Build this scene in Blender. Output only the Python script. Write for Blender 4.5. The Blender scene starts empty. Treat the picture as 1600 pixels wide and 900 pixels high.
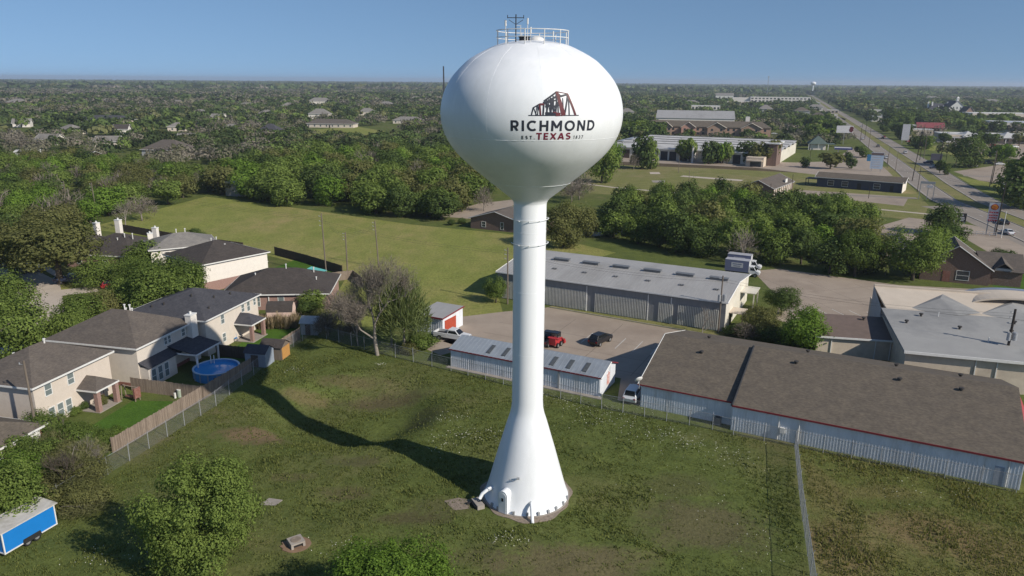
import bpy, bmesh, math, random
import numpy as np
from mathutils import Vector, Matrix
scene = bpy.context.scene
col = scene.collection
R = math.radians
random.seed(7)

# ------------------------------------------------------------------ camera
CAM_H = 38.0
FPX = 1150.0                      # focal length in pixels of the 1600 px wide photograph
PITCH = math.atan(323 / FPX)
ROLL = math.atan(12 / 1600)
FWD = np.array([0, math.cos(PITCH), -math.sin(PITCH)])
UP0 = np.array([0, math.sin(PITCH), math.cos(PITCH)])
RT0 = np.array([1.0, 0, 0])
RT = math.cos(ROLL) * RT0 + math.sin(ROLL) * UP0
UP = -math.sin(ROLL) * RT0 + math.cos(ROLL) * UP0
cam_d = bpy.data.cameras.new("camera")
cam = bpy.data.objects.new("camera", cam_d)
col.objects.link(cam)
cam_d.sensor_width = 36.0
cam_d.lens = 36.0 * FPX / 1600.0
cam_d.clip_start = 0.5
cam_d.clip_end = 90000.0
m = Matrix(((RT[0], UP[0], -FWD[0], 0), (RT[1], UP[1], -FWD[1], 0), (RT[2], UP[2], -FWD[2], CAM_H), (0, 0, 0, 1)))
cam.matrix_world = m
scene.camera = cam

# ------------------------------------------------------------------ light
SUN_AZ = R(144.7 - 180)             # heading from the tower towards the sun
SUN_EL = R(33.2)
to_sun = Vector((math.cos(SUN_AZ) * math.cos(SUN_EL), math.sin(SUN_AZ) * math.cos(SUN_EL), math.sin(SUN_EL)))
sun_d = bpy.data.lights.new("sun", 'SUN')
sun_d.energy = 4.8
sun_d.angle = R(0.53)
sun_d.color = (1.0, 0.93, 0.82)
sun = bpy.data.objects.new("sun", sun_d)
sun.rotation_euler = to_sun.to_track_quat('Z', 'Y').to_euler()
col.objects.link(sun)
world = bpy.data.worlds.new("World")
scene.world = world
world.use_nodes = True
wn = world.node_tree.nodes
wl = world.node_tree.links
bg = wn["Background"]
sky = wn.new("ShaderNodeTexSky")
sky.sky_type = 'NISHITA'
sky.sun_disc = False
sky.sun_elevation = SUN_EL
sky.sun_rotation = R(90) - SUN_AZ
sky.air_density = 1.0
sky.dust_density = 0.3
sky.ozone_density = 3.0
sky.altitude = 0
# clear deep air: the low sky keeps the blue that Nishita gives a little higher up
tc = wn.new("ShaderNodeTexCoord")
mp = wn.new("ShaderNodeMapping"); mp.vector_type = 'POINT'
mp.inputs["Location"].default_value = (0, 0, 0.175)
mp.inputs["Scale"].default_value = (1, 1, 0.8)
wl.new(tc.outputs["Generated"], mp.inputs[0])
wl.new(mp.outputs[0], sky.inputs[0])
hs = wn.new("ShaderNodeHueSaturation")
hs.inputs["Saturation"].default_value = 1.06
wl.new(sky.outputs[0], hs.inputs["Color"])
wl.new(hs.outputs[0], bg.inputs[0])
bg.inputs[1].default_value = 0.105
scene.view_settings.view_transform = 'Standard'
scene.view_settings.look = 'None'
scene.view_settings.exposure = 0.0
scene.view_settings.gamma = 1.0
scene.view_settings.use_curve_mapping = False


def at(px, py, z=0.0):
    """ground point (at height z) that the photograph shows at pixel px, py"""
    d = FWD * FPX + RT * (px - 800) - UP * (py - 450)
    t = (z - CAM_H) / d[2]
    return (float(d[0] * t), float(d[1] * t))


# ------------------------------------------------------------------ mesh building
class MB:
    def __init__(s):
        s.v = []; s.f = []; s.mi = []

    def poly(s, pts, mi=0):
        n = len(s.v)
        s.v += [tuple(p) for p in pts]
        s.f.append(tuple(range(n, n + len(pts)))); s.mi.append(mi)

    def box(s, c, size, rz=0.0, mi=0, tilt=None):
        x, y, z = (q / 2 for q in size)
        M_ = Matrix.Rotation(rz, 3, 'Z')
        if tilt is not None:
            M_ = M_ @ tilt
        n = len(s.v)
        for dx, dy, dz in ((-x, -y, -z), (x, -y, -z), (x, y, -z), (-x, y, -z), (-x, -y, z), (x, -y, z), (x, y, z), (-x, y, z)):
            p = M_ @ Vector((dx, dy, dz))
            s.v.append((p.x + c[0], p.y + c[1], p.z + c[2]))
        for f in ((0, 3, 2, 1), (4, 5, 6, 7), (0, 1, 5, 4), (1, 2, 6, 5), (2, 3, 7, 6), (3, 0, 4, 7)):
            s.f.append(tuple(n + i for i in f)); s.mi.append(mi)

    def bx(s, x0, x1, y0, y1, z0, z1, mi=0):
        s.box(((x0 + x1) / 2, (y0 + y1) / 2, (z0 + z1) / 2), (x1 - x0, y1 - y0, z1 - z0), 0, mi)

    def prism(s, poly, z0, z1, mi=0, caps=True):
        """upright prism over an anticlockwise polygon"""
        k = len(poly); n = len(s.v)
        s.v += [(p[0], p[1], z0) for p in poly] + [(p[0], p[1], z1) for p in poly]
        for i in range(k):
            j = (i + 1) % k
            s.f.append((n + i, n + j, n + k + j, n + k + i)); s.mi.append(mi)
        if caps:
            s.f.append(tuple(n + i for i in reversed(range(k)))); s.mi.append(mi)
            s.f.append(tuple(n + k + i for i in range(k))); s.mi.append(mi)

    def slab(s, pts, t, mi=0):
        """closed slab: polygon in space given thickness t downwards"""
        k = len(pts); n = len(s.v)
        s.v += [tuple(p) for p in pts] + [(p[0], p[1], p[2] - t) for p in pts]
        s.f.append(tuple(range(n, n + k))); s.mi.append(mi)
        s.f.append(tuple(n + k + i for i in reversed(range(k)))); s.mi.append(mi)
        for i in range(k):
            j = (i + 1) % k
            s.f.append((n + j, n + i, n + k + i, n + k + j)); s.mi.append(mi)

    def extrude_y(s, prof, y0, y1, mi=0, caps=True):
        """profile of (x, z) points swept along y"""
        k = len(prof); n = len(s.v)
        s.v += [(p[0], y0, p[1]) for p in prof] + [(p[0], y1, p[1]) for p in prof]
        for i in range(k):
            j = (i + 1) % k
            s.f.append((n + i, n + j, n + k + j, n + k + i)); s.mi.append(mi)
        if caps:
            s.f.append(tuple(n + i for i in reversed(range(k)))); s.mi.append(mi)
            s.f.append(tuple(n + k + i for i in range(k))); s.mi.append(mi)

    def tube(s, pts, rad, n=6, mi=0, cap=True):
        pts = [Vector(p) for p in pts]
        if not isinstance(rad, (list, tuple)):
            rad = [rad] * len(pts)
        base = len(s.v)
        a = Vector((0, 0, 1))
        for i, p in enumerate(pts):
            t = (pts[min(i + 1, len(pts) - 1)] - pts[max(i - 1, 0)]).normalized()
            ref = a if abs(t.dot(a)) < 0.95 else Vector((1, 0, 0))
            u = t.cross(ref).normalized(); w = t.cross(u)
            for k in range(n):
                g = 2 * math.pi * k / n
                q = p + (u * math.cos(g) + w * math.sin(g)) * rad[i]
                s.v.append((q.x, q.y, q.z))
        for i in range(len(pts) - 1):
            for k in range(n):
                k2 = (k + 1) % n
                s.f.append((base + i * n + k, base + (i + 1) * n + k, base + (i + 1) * n + k2, base + i * n + k2)); s.mi.append(mi)
        if cap:
            s.f.append(tuple(base + k for k in range(n))); s.mi.append(mi)
            e = base + (len(pts) - 1) * n
            s.f.append(tuple(e + k for k in reversed(range(n)))); s.mi.append(mi)

    def lathe(s, prof, n=48, mi=0, c=(0, 0)):
        base = len(s.v)
        for r_, z_ in prof:
            for k in range(n):
                g = 2 * math.pi * k / n
                s.v.append((c[0] + r_ * math.cos(g), c[1] + r_ * math.sin(g), z_))
        for i in range(len(prof) - 1):
            for k in range(n):
                k2 = (k + 1) % n
                s.f.append((base + i * n + k, base + i * n + k2, base + (i + 1) * n + k2, base + (i + 1) * n + k)); s.mi.append(mi)

    def cyl(s, c, r_, h, n=16, mi=0):
        s.lathe([(1e-4, c[2]), (r_, c[2]), (r_, c[2] + h), (1e-4, c[2] + h)], n, mi, (c[0], c[1]))

    def mesh(s, name, mats, smooth=False):
        me = bpy.data.meshes.new(name)
        me.from_pydata(s.v, [], s.f)
        for q in (mats if isinstance(mats, (list, tuple)) else [mats]):
            me.materials.append(q)
        if any(s.mi):
            me.polygons.foreach_set("material_index", s.mi)
        if smooth:
            me.polygons.foreach_set("use_smooth", [True] * len(me.polygons))
        me.update()
        return me

    def build(s, name, mats, parent=None, smooth=False, label=None, kind=None):
        o = bpy.data.objects.new(name, s.mesh(name, mats, smooth))
        col.objects.link(o)
        o.parent = parent
        if label: o['label'] = label
        if kind: o['kind'] = kind
        return o


def thing(name, label, cat, loc=(0, 0, 0), rz=0.0, group=None):
    o = bpy.data.objects.new(name, None)
    col.objects.link(o)
    o.empty_display_size = 0.3
    o.location = loc if len(loc) == 3 else (loc[0], loc[1], 0)
    o.rotation_euler = (0, 0, rz)
    o['label'] = label; o['category'] = cat
    if group: o['group'] = group
    return o


def tag(o, label, cat, group=None):
    o['label'] = label; o['category'] = cat
    if group: o['group'] = group
    return o


def structure(o):
    o['kind'] = 'structure'
    return o


def stuff(o):
    o['kind'] = 'stuff'
    return o


def kids(o):
    return list(o.children)


def copy_thing(root, loc, rz=None, scale=None, label=None, group=None):
    def cp(o, par):
        c = o.copy(); col.objects.link(c); c.parent = par
        for ch in kids(o): cp(ch, c)
        return c
    r = cp(root, None)
    r.location = loc if len(loc) == 3 else (loc[0], loc[1], 0)
    if rz is not None: r.rotation_euler = (0, 0, rz)
    if scale is not None: r.scale = scale if isinstance(scale, (tuple, list)) else (scale,) * 3
    if label: r['label'] = label
    if group: r['group'] = group
    return r


# ------------------------------------------------------------------ materials
def nodes_of(mt):
    mt.use_nodes = True
    nt = mt.node_tree
    return nt, nt.nodes, nt.links, nt.nodes["Principled BSDF"]


def rgb(c):
    return (c[0], c[1], c[2], 1.0)


def vec_coord(nt, kind='pos', scale=(1, 1, 1)):
    if kind == 'pos':
        g = nt.nodes.new("ShaderNodeNewGeometry"); out = g.outputs["Position"]
    else:
        g = nt.nodes.new("ShaderNodeTexCoord"); out = g.outputs["Object"]
    mp = nt.nodes.new("ShaderNodeMapping")
    mp.inputs["Scale"].default_value = scale
    nt.links.new(out, mp.inputs[0])
    return mp.outputs[0]


def noise(nt, vec, scale, detail=4, rough=0.6, dist=0.0):
    n = nt.nodes.new("ShaderNodeTexNoise")
    n.inputs["Scale"].default_value = scale
    n.inputs["Detail"].default_value = detail
    n.inputs["Roughness"].default_value = rough
    n.inputs["Distortion"].default_value = dist
    nt.links.new(vec, n.inputs["Vector"])
    return n.outputs["Fac"]


def ramp(nt, fac, stops):
    r_ = nt.nodes.new("ShaderNodeValToRGB")
    el = r_.color_ramp.elements
    while len(el) < len(stops): el.new(0.5)
    for e, (p, c) in zip(el, stops):
        e.position = p; e.color = rgb(c) if len(c) == 3 else c
    nt.links.new(fac, r_.inputs[0])
    return r_.outputs[0]


def mixc(nt, fac, a, b, mode='MIX'):
    mx = nt.nodes.new("ShaderNodeMix"); mx.data_type = 'RGBA'; mx.blend_type = mode
    for val, idx in ((fac, 0), (a, 6), (b, 7)):
        if isinstance(val, (int, float)): mx.inputs[idx].default_value = val
        elif isinstance(val, tuple): mx.inputs[idx].default_value = rgb(val)
        else: nt.links.new(val, mx.inputs[idx])
    return mx.outputs[2]


def mathn(nt, op, a, b=0.0):
    q = nt.nodes.new("ShaderNodeMath"); q.operation = op
    for i, val in enumerate((a, b)):
        if isinstance(val, (int, float)): q.inputs[i].default_value = val
        else: nt.links.new(val, q.inputs[i])
    return q.outputs[0]


def bump(nt, h, strength, dist=0.02):
    b = nt.nodes.new("ShaderNodeBump")
    b.inputs["Strength"].default_value = strength
    b.inputs["Distance"].default_value = dist
    nt.links.new(h, b.inputs["Height"])
    return b.outputs[0]


def mat(name, c, c2=None, scale=2.0, rough=0.8, metal=0.0, bmp=0.0, bscale=None, stretch=(1, 1, 1), coord='obj', spec=0.3, dirt=None, var=0.0):
    """plain surface: two tones mixed by noise, optional dirt tone in large soft patches, fine bump"""
    mt = bpy.data.materials.new(name)
    nt, n, l, b = nodes_of(mt)
    b.inputs["Roughness"].default_value = rough
    b.inputs["Metallic"].default_value = metal
    b.inputs["Specular IOR Level"].default_value = spec
    if c2 is None:
        c2 = tuple(x * 0.8 for x in c)
    v = vec_coord(nt, coord, stretch)
    f = noise(nt, v, scale, 5, 0.65)
    cc = ramp(nt, f, [(0.3, c2), (0.7, c)])
    if dirt is not None:
        f2 = noise(nt, v, scale * 0.23, 6, 0.7)
        k = ramp(nt, f2, [(0.5, (0, 0, 0)), (0.72, (1, 1, 1))])
        cc = mixc(nt, k, cc, dirt)
    if var:
        oi = n.new("ShaderNodeObjectInfo")
        k = mathn(nt, 'MULTIPLY_ADD', oi.outputs["Random"], 2 * var); k.node.inputs[2].default_value = 1 - var
        cc = mixc(nt, 1.0, cc, k, 'MULTIPLY')
    l.new(cc, b.inputs["Base Color"])
    if bmp:
        h = noise(nt, v, bscale or scale * 6, 3, 0.6)
        l.new(bump(nt, h, bmp), b.inputs["Normal"])
    return mt


def glass(name, c=(0.03, 0.04, 0.05), rough=0.08):
    mt = bpy.data.materials.new(name)
    nt, n, l, b = nodes_of(mt)
    b.inputs["Base Color"].default_value = rgb(c)
    b.inputs["Roughness"].default_value = rough
    b.inputs["Specular IOR Level"].default_value = 0.6
    return mt


def leafmat(name, dark, light, trans=0.3, var=0.35):
    """leaf cards: tone varies leaf by leaf and tree by tree"""
    mt = bpy.data.materials.new(name)
    mt.use_nodes = True
    nt = mt.node_tree; n = nt.nodes; l = nt.links
    n.clear()
    out = n.new("ShaderNodeOutputMaterial")
    g = n.new("ShaderNodeNewGeometry")
    oi = n.new("ShaderNodeObjectInfo")
    a = mathn(nt, 'MULTIPLY', g.outputs["Random Per Island"], 0.65)
    a = mathn(nt, 'MULTIPLY_ADD', oi.outputs["Random"], var); a.node.inputs[2].default_value = 0.0
    a2 = mathn(nt, 'MULTIPLY', g.outputs["Random Per Island"], 1 - var)
    fac = mathn(nt, 'ADD', a, a2)
    c = ramp(nt, fac, [(0.0, dark), (1.0, light)])
    d = n.new("ShaderNodeBsdfDiffuse"); t = n.new("ShaderNodeBsdfTranslucent")
    l.new(c, d.inputs[0])
    tc = mixc(nt, 1.0, c, (1.25, 1.35, 0.6), 'MULTIPLY')
    l.new(tc, t.inputs[0])
    mx = n.new("ShaderNodeMixShader"); mx.inputs[0].default_value = trans
    l.new(d.outputs[0], mx.inputs[1]); l.new(t.outputs[0], mx.inputs[2])
    l.new(mx.outputs[0], out.inputs[0])
    return mt


def shingle(name, c, c2, row=0.28):
    """asphalt shingles: blotchy tabs in courses"""
    mt = bpy.data.materials.new(name)
    nt, n, l, b = nodes_of(mt)
    b.inputs["Roughness"].default_value = 0.95
    b.inputs["Specular IOR Level"].default_value = 0.15
    v = vec_coord(nt, 'obj', (1, 1, 1))
    f1 = noise(nt, v, 0.7, 5, 0.7)
    vs = vec_coord(nt, 'obj', (1.2, 1.2, 9.0))
    f2 = noise(nt, vs, 2.2, 2, 0.5)
    c_ = ramp(nt, f2, [(0.3, c2), (0.7, c)])
    k = ramp(nt, f1, [(0.3, (0.78, 0.78, 0.8)), (0.7, (1.1, 1.08, 1.05))])
    c_ = mixc(nt, 1.0, c_, k, 'MULTIPLY')
    l.new(c_, b.inputs["Base Color"])
    l.new(bump(nt, f2, 0.4, 0.03), b.inputs["Normal"])
    return mt


def brickmat(name, c, c2, mortar=(0.35, 0.3, 0.27)):
    mt = bpy.data.materials.new(name)
    nt, n, l, b = nodes_of(mt)
    b.inputs["Roughness"].default_value = 0.9
    v = vec_coord(nt, 'obj')
    sw = n.new("ShaderNodeVectorRotate"); sw.rotation_type = 'X_AXIS'; sw.inputs["Angle"].default_value = R(90)
    # bricks are far below a pixel here: their tone mix comes from stretched noise
    vs = vec_coord(nt, 'obj', (3, 3, 10))
    f = noise(nt, vs, 1.5, 3, 0.6)
    c_ = ramp(nt, f, [(0.25, c2), (0.55, c), (0.8, mortar)])
    n.remove(sw)
    l.new(c_, b.inputs["Base Color"])
    return mt


W_WHITE = mat("white_painted_steel", (0.81, 0.82, 0.83), (0.75, 0.77, 0.785), 0.8, 0.42, stretch=(1.5, 1.5, 0.14), spec=0.35, dirt=(0.70, 0.715, 0.72), bmp=0.05, bscale=0.7)
TRIM_WHITE = mat("white_trim_paint", (0.72, 0.71, 0.68), (0.62, 0.61, 0.58), 3, 0.6)
GALV = mat("galvanised_steel", (0.42, 0.43, 0.44), (0.3, 0.31, 0.32), 3, 0.5, metal=0.3)
GALV_DULL = mat("weathered_chain_wire", (0.24, 0.25, 0.26), (0.17, 0.18, 0.19), 3, 0.7)
DARK = mat("dark_metal", (0.03, 0.03, 0.032), (0.02, 0.02, 0.02), 4, 0.6)
BLACKRUB = mat("tyre_rubber", (0.02, 0.02, 0.02), None, 5, 0.8)
RIM = mat("wheel_rim", (0.45, 0.45, 0.46), None, 5, 0.4, metal=0.6)
CONC = mat("concrete", (0.36, 0.32, 0.28), (0.27, 0.24, 0.21), 0.8, 0.9, coord='pos', dirt=(0.22, 0.19, 0.165), bmp=0.2, bscale=8)
GLASS = glass("window_glass")
GLASS_SKY = glass("pale_window_glass", (0.16, 0.19, 0.19), 0.15)
GLASS_CAR = glass("car_glass", (0.012, 0.014, 0.016), 0.05)
SH_BROWN = shingle("brown_shingles", (0.158, 0.134, 0.106), (0.108, 0.092, 0.074))
SH_TAUPE = shingle("taupe_shingles", (0.145, 0.125, 0.108), (0.10, 0.086, 0.075))
SH_GREY = shingle("charcoal_shingles", (0.085, 0.085, 0.095), (0.055, 0.056, 0.064))
SH_DKBROWN = shingle("dark_brown_shingles", (0.085, 0.074, 0.068), (0.055, 0.048, 0.044))
SH_LTGREY = shingle("light_grey_shingles", (0.25, 0.235, 0.215), (0.19, 0.18, 0.165))
CREAM = mat("cream_siding", (0.64, 0.57, 0.49), (0.57, 0.51, 0.44), 1.5, 0.85)
BEIGE = mat("beige_siding", (0.60, 0.525, 0.45), (0.54, 0.47, 0.40), 1.5, 0.85)
OFFWHITE = mat("off_white_siding", (0.75, 0.70, 0.63), (0.68, 0.63, 0.57), 1.5, 0.85)
GREYSID = mat("grey_siding", (0.42, 0.42, 0.42), (0.35, 0.35, 0.36), 1.5, 0.85)
BRICK = brickmat("red_brick", (0.24, 0.10, 0.075), (0.16, 0.065, 0.05))
BRICK_PINK = brickmat("pinkish_brick", (0.30, 0.185, 0.155), (0.23, 0.135, 0.115))
BRICK_BROWN = brickmat("brown_brick", (0.17, 0.11, 0.085), (0.11, 0.07, 0.055))
BARK = mat("bark", (0.14, 0.115, 0.09), (0.08, 0.065, 0.05), 3, 0.95, bmp=0.4)
BARK_GREY = mat("pale_grey_bark", (0.30, 0.265, 0.225), (0.19, 0.165, 0.14), 3, 0.95, bmp=0.4)
WOOD_POLE = mat("weathered_pole_wood", (0.20, 0.165, 0.13), (0.13, 0.105, 0.085), 2, 0.95, stretch=(4, 4, 0.4))
WOOD_DARK = mat("creosoted_pole_wood", (0.05, 0.04, 0.034), (0.03, 0.025, 0.022), 2, 0.95, stretch=(4, 4, 0.4))
PICKET = mat("weathered_fence_boards", (0.30, 0.24, 0.19), (0.20, 0.155, 0.12), 2.5, 0.95, stretch=(3, 3, 0.5))
PICKET_DK = mat("dark_fence_boards", (0.12, 0.09, 0.07), (0.08, 0.06, 0.045), 2.5, 0.95, stretch=(3, 3, 0.5))
LEAF_MID = leafmat("mid_green_leaves", (0.060, 0.094, 0.023), (0.215, 0.280, 0.070))
LEAF_DARK = leafmat("dark_green_leaves", (0.036, 0.060, 0.020), (0.130, 0.178, 0.054))
LEAF_BRIGHT = leafmat("spring_green_leaves", (0.070, 0.125, 0.020), (0.205, 0.31, 0.055))
LEAF_OLIVE = leafmat("olive_leaves", (0.082, 0.092, 0.032), (0.215, 0.215, 0.082))
TWIG = leafmat("grey_brown_twigs", (0.12, 0.10, 0.082), (0.25, 0.215, 0.18), 0.1)
TWIG_O = leafmat("olive_brown_twigs", (0.095, 0.10, 0.042), (0.23, 0.225, 0.105), 0.25)
# ================================================================== GROUND
TX, TY = 1.50, 62.56              # water tower centre
YARD = [(24.0, 30.0), (24.2, 51.0), (30.9, 73.2), (-30.6, 107.6), (-34.5, 93.0), (-39.2, 68.2), (-45.0, 40.0), (-45.0, 30.0)]


def sstep(a, b, x):
    t = np.clip((x - a) / (b - a), 0, 1)
    return t * t * (3 - 2 * t)


def poly_dist(poly, x, y):
    """distance to the outline, positive inside"""
    x = np.asarray(x, float); y = np.asarray(y, float)
    d = np.full(x.shape, 1e9); ins = np.zeros(x.shape, bool)
    k = len(poly)
    for i in range(k):
        x1, y1 = poly[i]; x2, y2 = poly[(i + 1) % k]
        ex, ey = x2 - x1, y2 - y1
        t = np.clip(((x - x1) * ex + (y - y1) * ey) / (ex * ex + ey * ey), 0, 1)
        d = np.minimum(d, np.hypot(x - x1 - t * ex, y - y1 - t * ey))
        c = ((y1 > y) != (y2 > y)) & (x < (x2 - x1) * (y - y1) / (y2 - y1 + 1e-12) + x1)
        ins ^= c
    return np.where(ins, d, -d)


def gz(x, y):
    """height of the ground: flat, with the shallow basin and small humps in the tower yard"""
    x = np.asarray(x, float); y = np.asarray(y, float)
    rho = np.hypot((x + 19.5) / 1.05, y - 81.5) / 11.5
    z = -2.1 * (1 - sstep(0.45, 1.02, rho))
    msk = sstep(1.0, 5.0, poly_dist(YARD, x, y)) * sstep(4.4, 8.5, np.hypot(x - TX, y - TY))
    z = z + msk * 0.09 * (np.sin(x * 0.9 + 1.7 * np.sin(y * 0.31)) * np.sin(y * 0.8 + x * 0.23) + 0.6 * np.sin(x * 2.1 + y * 1.3) * np.sin(y * 2.3 - x * 0.7))
    return z


def gz1(x, y):
    return float(gz(np.array([x]), np.array([y]))[0])


def graded(lo, hi, step, far):
    a = list(np.arange(lo, hi + 1e-6, step))
    d = step; u = hi; up = []
    while u < far:
        d *= 1.45; u += d; up.append(u)
    d = step; u = lo; dn = []
    while u > -far:
        d *= 1.45; u -= d; dn.append(u)
    return np.array(dn[::-1] + a + up)


def grass_mat(name, c1, c2, dry, patches=(), dry_amt=0.5, sc=1.0, streak=(1, 1, 1)):
    mt = bpy.data.materials.new(name)
    nt, n, l, b = nodes_of(mt)
    b.inputs["Roughness"].default_value = 1.0
    b.inputs["Specular IOR Level"].default_value = 0.05
    v = vec_coord(nt, 'pos', streak)
    big = noise(nt, v, 0.045 * sc, 6, 0.62, 0.4)
    mid = noise(nt, v, 0.32 * sc, 6, 0.7, 0.3)
    fine = noise(nt, v, 3.2 * sc, 4, 0.75)
    c = ramp(nt, mid, [(0.32, c2), (0.66, c1)])
    k = ramp(nt, big, [(dry_amt, (0, 0, 0)), (dry_amt + 0.2, (1, 1, 1))])
    k2 = ramp(nt, mid, [(0.35, (0.15, 0.15, 0.15)), (0.65, (0.9, 0.9, 0.9))])
    kk = mixc(nt, 1.0, k, k2, 'MULTIPLY')
    c = mixc(nt, kk, c, dry)
    warp = noise(nt, v, 0.35, 4, 0.65)
    g = n.new("ShaderNodeNewGeometry")
    sep = n.new("ShaderNodeSeparateXYZ"); l.new(g.outputs["Position"], sep.inputs[0])
    for (cx, cy, rx, ry, pc, st) in patches:
        dx = mathn(nt, 'DIVIDE', mathn(nt, 'SUBTRACT', sep.outputs[0], cx), rx)
        dy = mathn(nt, 'DIVIDE', mathn(nt, 'SUBTRACT', sep.outputs[1], cy), ry)
        q = mathn(nt, 'SQRT', mathn(nt, 'ADD', mathn(nt, 'MULTIPLY', dx, dx), mathn(nt, 'MULTIPLY', dy, dy)))
        q = mathn(nt, 'ADD', q, mathn(nt, 'MULTIPLY', mathn(nt, 'SUBTRACT', warp, 0.5), 1.6))
        q = mathn(nt, 'ADD', q, mathn(nt, 'MULTIPLY', mathn(nt, 'SUBTRACT', fine, 0.5), 0.9))
        kf = ramp(nt, q, [(0.45, (st, st, st)), (1.05, (0, 0, 0))])
        c = mixc(nt, kf, c, pc)
    fr = ramp(nt, fine, [(0.25, (0.62, 0.62, 0.62)), (0.75, (1.34, 1.34, 1.3))])
    c = mixc(nt, 1.0, c, fr, 'MULTIPLY')
    l.new(c, b.inputs["Base Color"])
    l.new(bump(nt, fine, 0.7, 0.12), b.inputs["Normal"])
    return mt


EARTH = (0.155, 0.105, 0.068)
lawn_patches = []
for (px, py, rx, ry, c_, s_) in [
        (395, 680, 5.0, 2.6, (0.19, 0.125, 0.08), 0.8), (475, 610, 3.6, 2.0, (0.17, 0.12, 0.07), 0.55),
        (600, 610, 7.0, 2.2, (0.095, 0.075, 0.045), 0.75), (660, 640, 3.2, 3.0, (0.062, 0.058, 0.03), 0.5),
        (540, 590, 6.0, 1.6, (0.12, 0.09, 0.052), 0.6), (660, 655, 2.5, 2.4, (0.066, 0.062, 0.033), 0.45),
        (540, 770, 3.2, 2.0, (0.12, 0.095, 0.052), 0.6), (640, 810, 4.0, 1.4, (0.085, 0.065, 0.04), 0.65),
        (560, 720, 4.0, 1.5, (0.10, 0.085, 0.048), 0.6), (690, 790, 4.0, 2.0, (0.105, 0.085, 0.05), 0.5),
        (900, 880, 8.0, 3.5, (0.145, 0.115, 0.068), 0.75), (1100, 820, 7.0, 5.0, (0.12, 0.098, 0.058), 0.7),
        (1060, 760, 5.0, 3.0, (0.11, 0.095, 0.05), 0.45), (750, 870, 4.0, 2.0, (0.13, 0.105, 0.06), 0.5),
        (160, 700, 2.6, 1.2, (0.20, 0.14, 0.09), 0.7), (455, 745, 3.0, 1.2, (0.13, 0.10, 0.055), 0.5)]:
    wx, wy = at(px, py)
    lawn_patches.append((wx, wy, rx, ry, c_, s_))
LAWN = grass_mat("mown_grass", (0.118, 0.142, 0.040), (0.078, 0.100, 0.030), (0.160, 0.132, 0.070), lawn_patches, 0.49)
MEADOW = grass_mat("meadow_grass", (0.232, 0.242, 0.068), (0.168, 0.192, 0.050), (0.310, 0.245, 0.115), (), 0.46, 0.6, (1, 0.6, 1))
YARDG = grass_mat("watered_lawn", (0.075, 0.145, 0.022), (0.055, 0.11, 0.018), (0.10, 0.12, 0.04), (), 0.62)
rough_patches = []
for (px, py, rx, ry, s_) in ((1450, 830, 6, 4, .8), (1310, 860, 4, 6, .7), (1560, 860, 5, 5, .6), (1380, 770, 5, 2, .4), (1290, 760, 2, 6, .4)):
    wx, wy = at(px, py); rough_patches.append((wx, wy, rx, ry, (0.20, 0.145, 0.075), s_))
ROUGH = grass_mat("rough_grass", (0.140, 0.152, 0.045), (0.092, 0.112, 0.032), (0.205, 0.160, 0.078), rough_patches, 0.5, 1.2)
VACANT = grass_mat("vacant_lot_grass", (0.205, 0.20, 0.078), (0.145, 0.155, 0.052), (0.26, 0.205, 0.12), (), 0.45, 0.8)
DITCH = grass_mat("bare_ditch_earth", (0.11, 0.085, 0.055), (0.075, 0.06, 0.04), (0.16, 0.115, 0.08), (), 0.5)
ROAD = mat("road_concrete", (0.285, 0.245, 0.205), (0.225, 0.195, 0.165), 0.25, 0.9, coord='pos', dirt=(0.19, 0.165, 0.14))
LOTC = mat("parking_concrete", (0.36, 0.295, 0.235), (0.295, 0.24, 0.19), 0.22, 0.9, coord='pos', dirt=(0.24, 0.19, 0.15), bmp=0.15, bscale=6)
PATHC = mat("pale_path_concrete", (0.50, 0.43, 0.36), (0.42, 0.36, 0.30), 0.3, 0.9, coord='pos')
SHADEC = mat("street_asphalt", (0.17, 0.155, 0.14), (0.12, 0.11, 0.10), 0.4, 0.9, coord='pos')
PAINT = mat("worn_road_paint", (0.62, 0.60, 0.56), (0.42, 0.40, 0.37), 1.5, 0.8, coord='pos')
GRAVEL = mat("crushed_gravel", (0.30, 0.24, 0.19), (0.17, 0.14, 0.11), 4, 0.95, coord='pos', bmp=0.6, bscale=12)

xs = graded(-60, 60, 1.0, 11000); ys = graded(34, 116, 1.0, 11000)
gx, gy = np.meshgrid(xs, ys)
gzv = gz(gx, gy)
nx, ny = len(xs), len(ys)
verts = np.stack([gx.ravel(), gy.ravel(), gzv.ravel()], 1)
ii, jj = np.meshgrid(np.arange(nx - 1), np.arange(ny - 1))
q = (jj * nx + ii).ravel()
faces = np.stack([q, q + 1, q + nx + 1, q + nx], 1)


def np_mesh(name, verts, faces, mats, smooth=False):
    me = bpy.data.meshes.new(name)
    k = faces.shape[1]
    me.vertices.add(len(verts)); me.vertices.foreach_set("co", np.ascontiguousarray(verts, dtype=np.float32).ravel())
    me.loops.add(faces.size); me.loops.foreach_set("vertex_index", np.ascontiguousarray(faces, dtype=np.int32).ravel())
    me.polygons.add(len(faces))
    me.polygons.foreach_set("loop_start", np.arange(0, faces.size, k, dtype=np.int32))
    for q_ in (mats if isinstance(mats, (list, tuple)) else [mats]): me.materials.append(q_)
    if smooth: me.polygons.foreach_set("use_smooth", np.ones(len(faces), dtype=bool))
    me.update(calc_edges=True)
    return me


def link(name, me, parent=None):
    o = bpy.data.objects.new(name, me); col.objects.link(o); o.parent = parent
    return o


structure(link("ground", np_mesh("ground", verts, faces, LAWN, True)))


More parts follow.
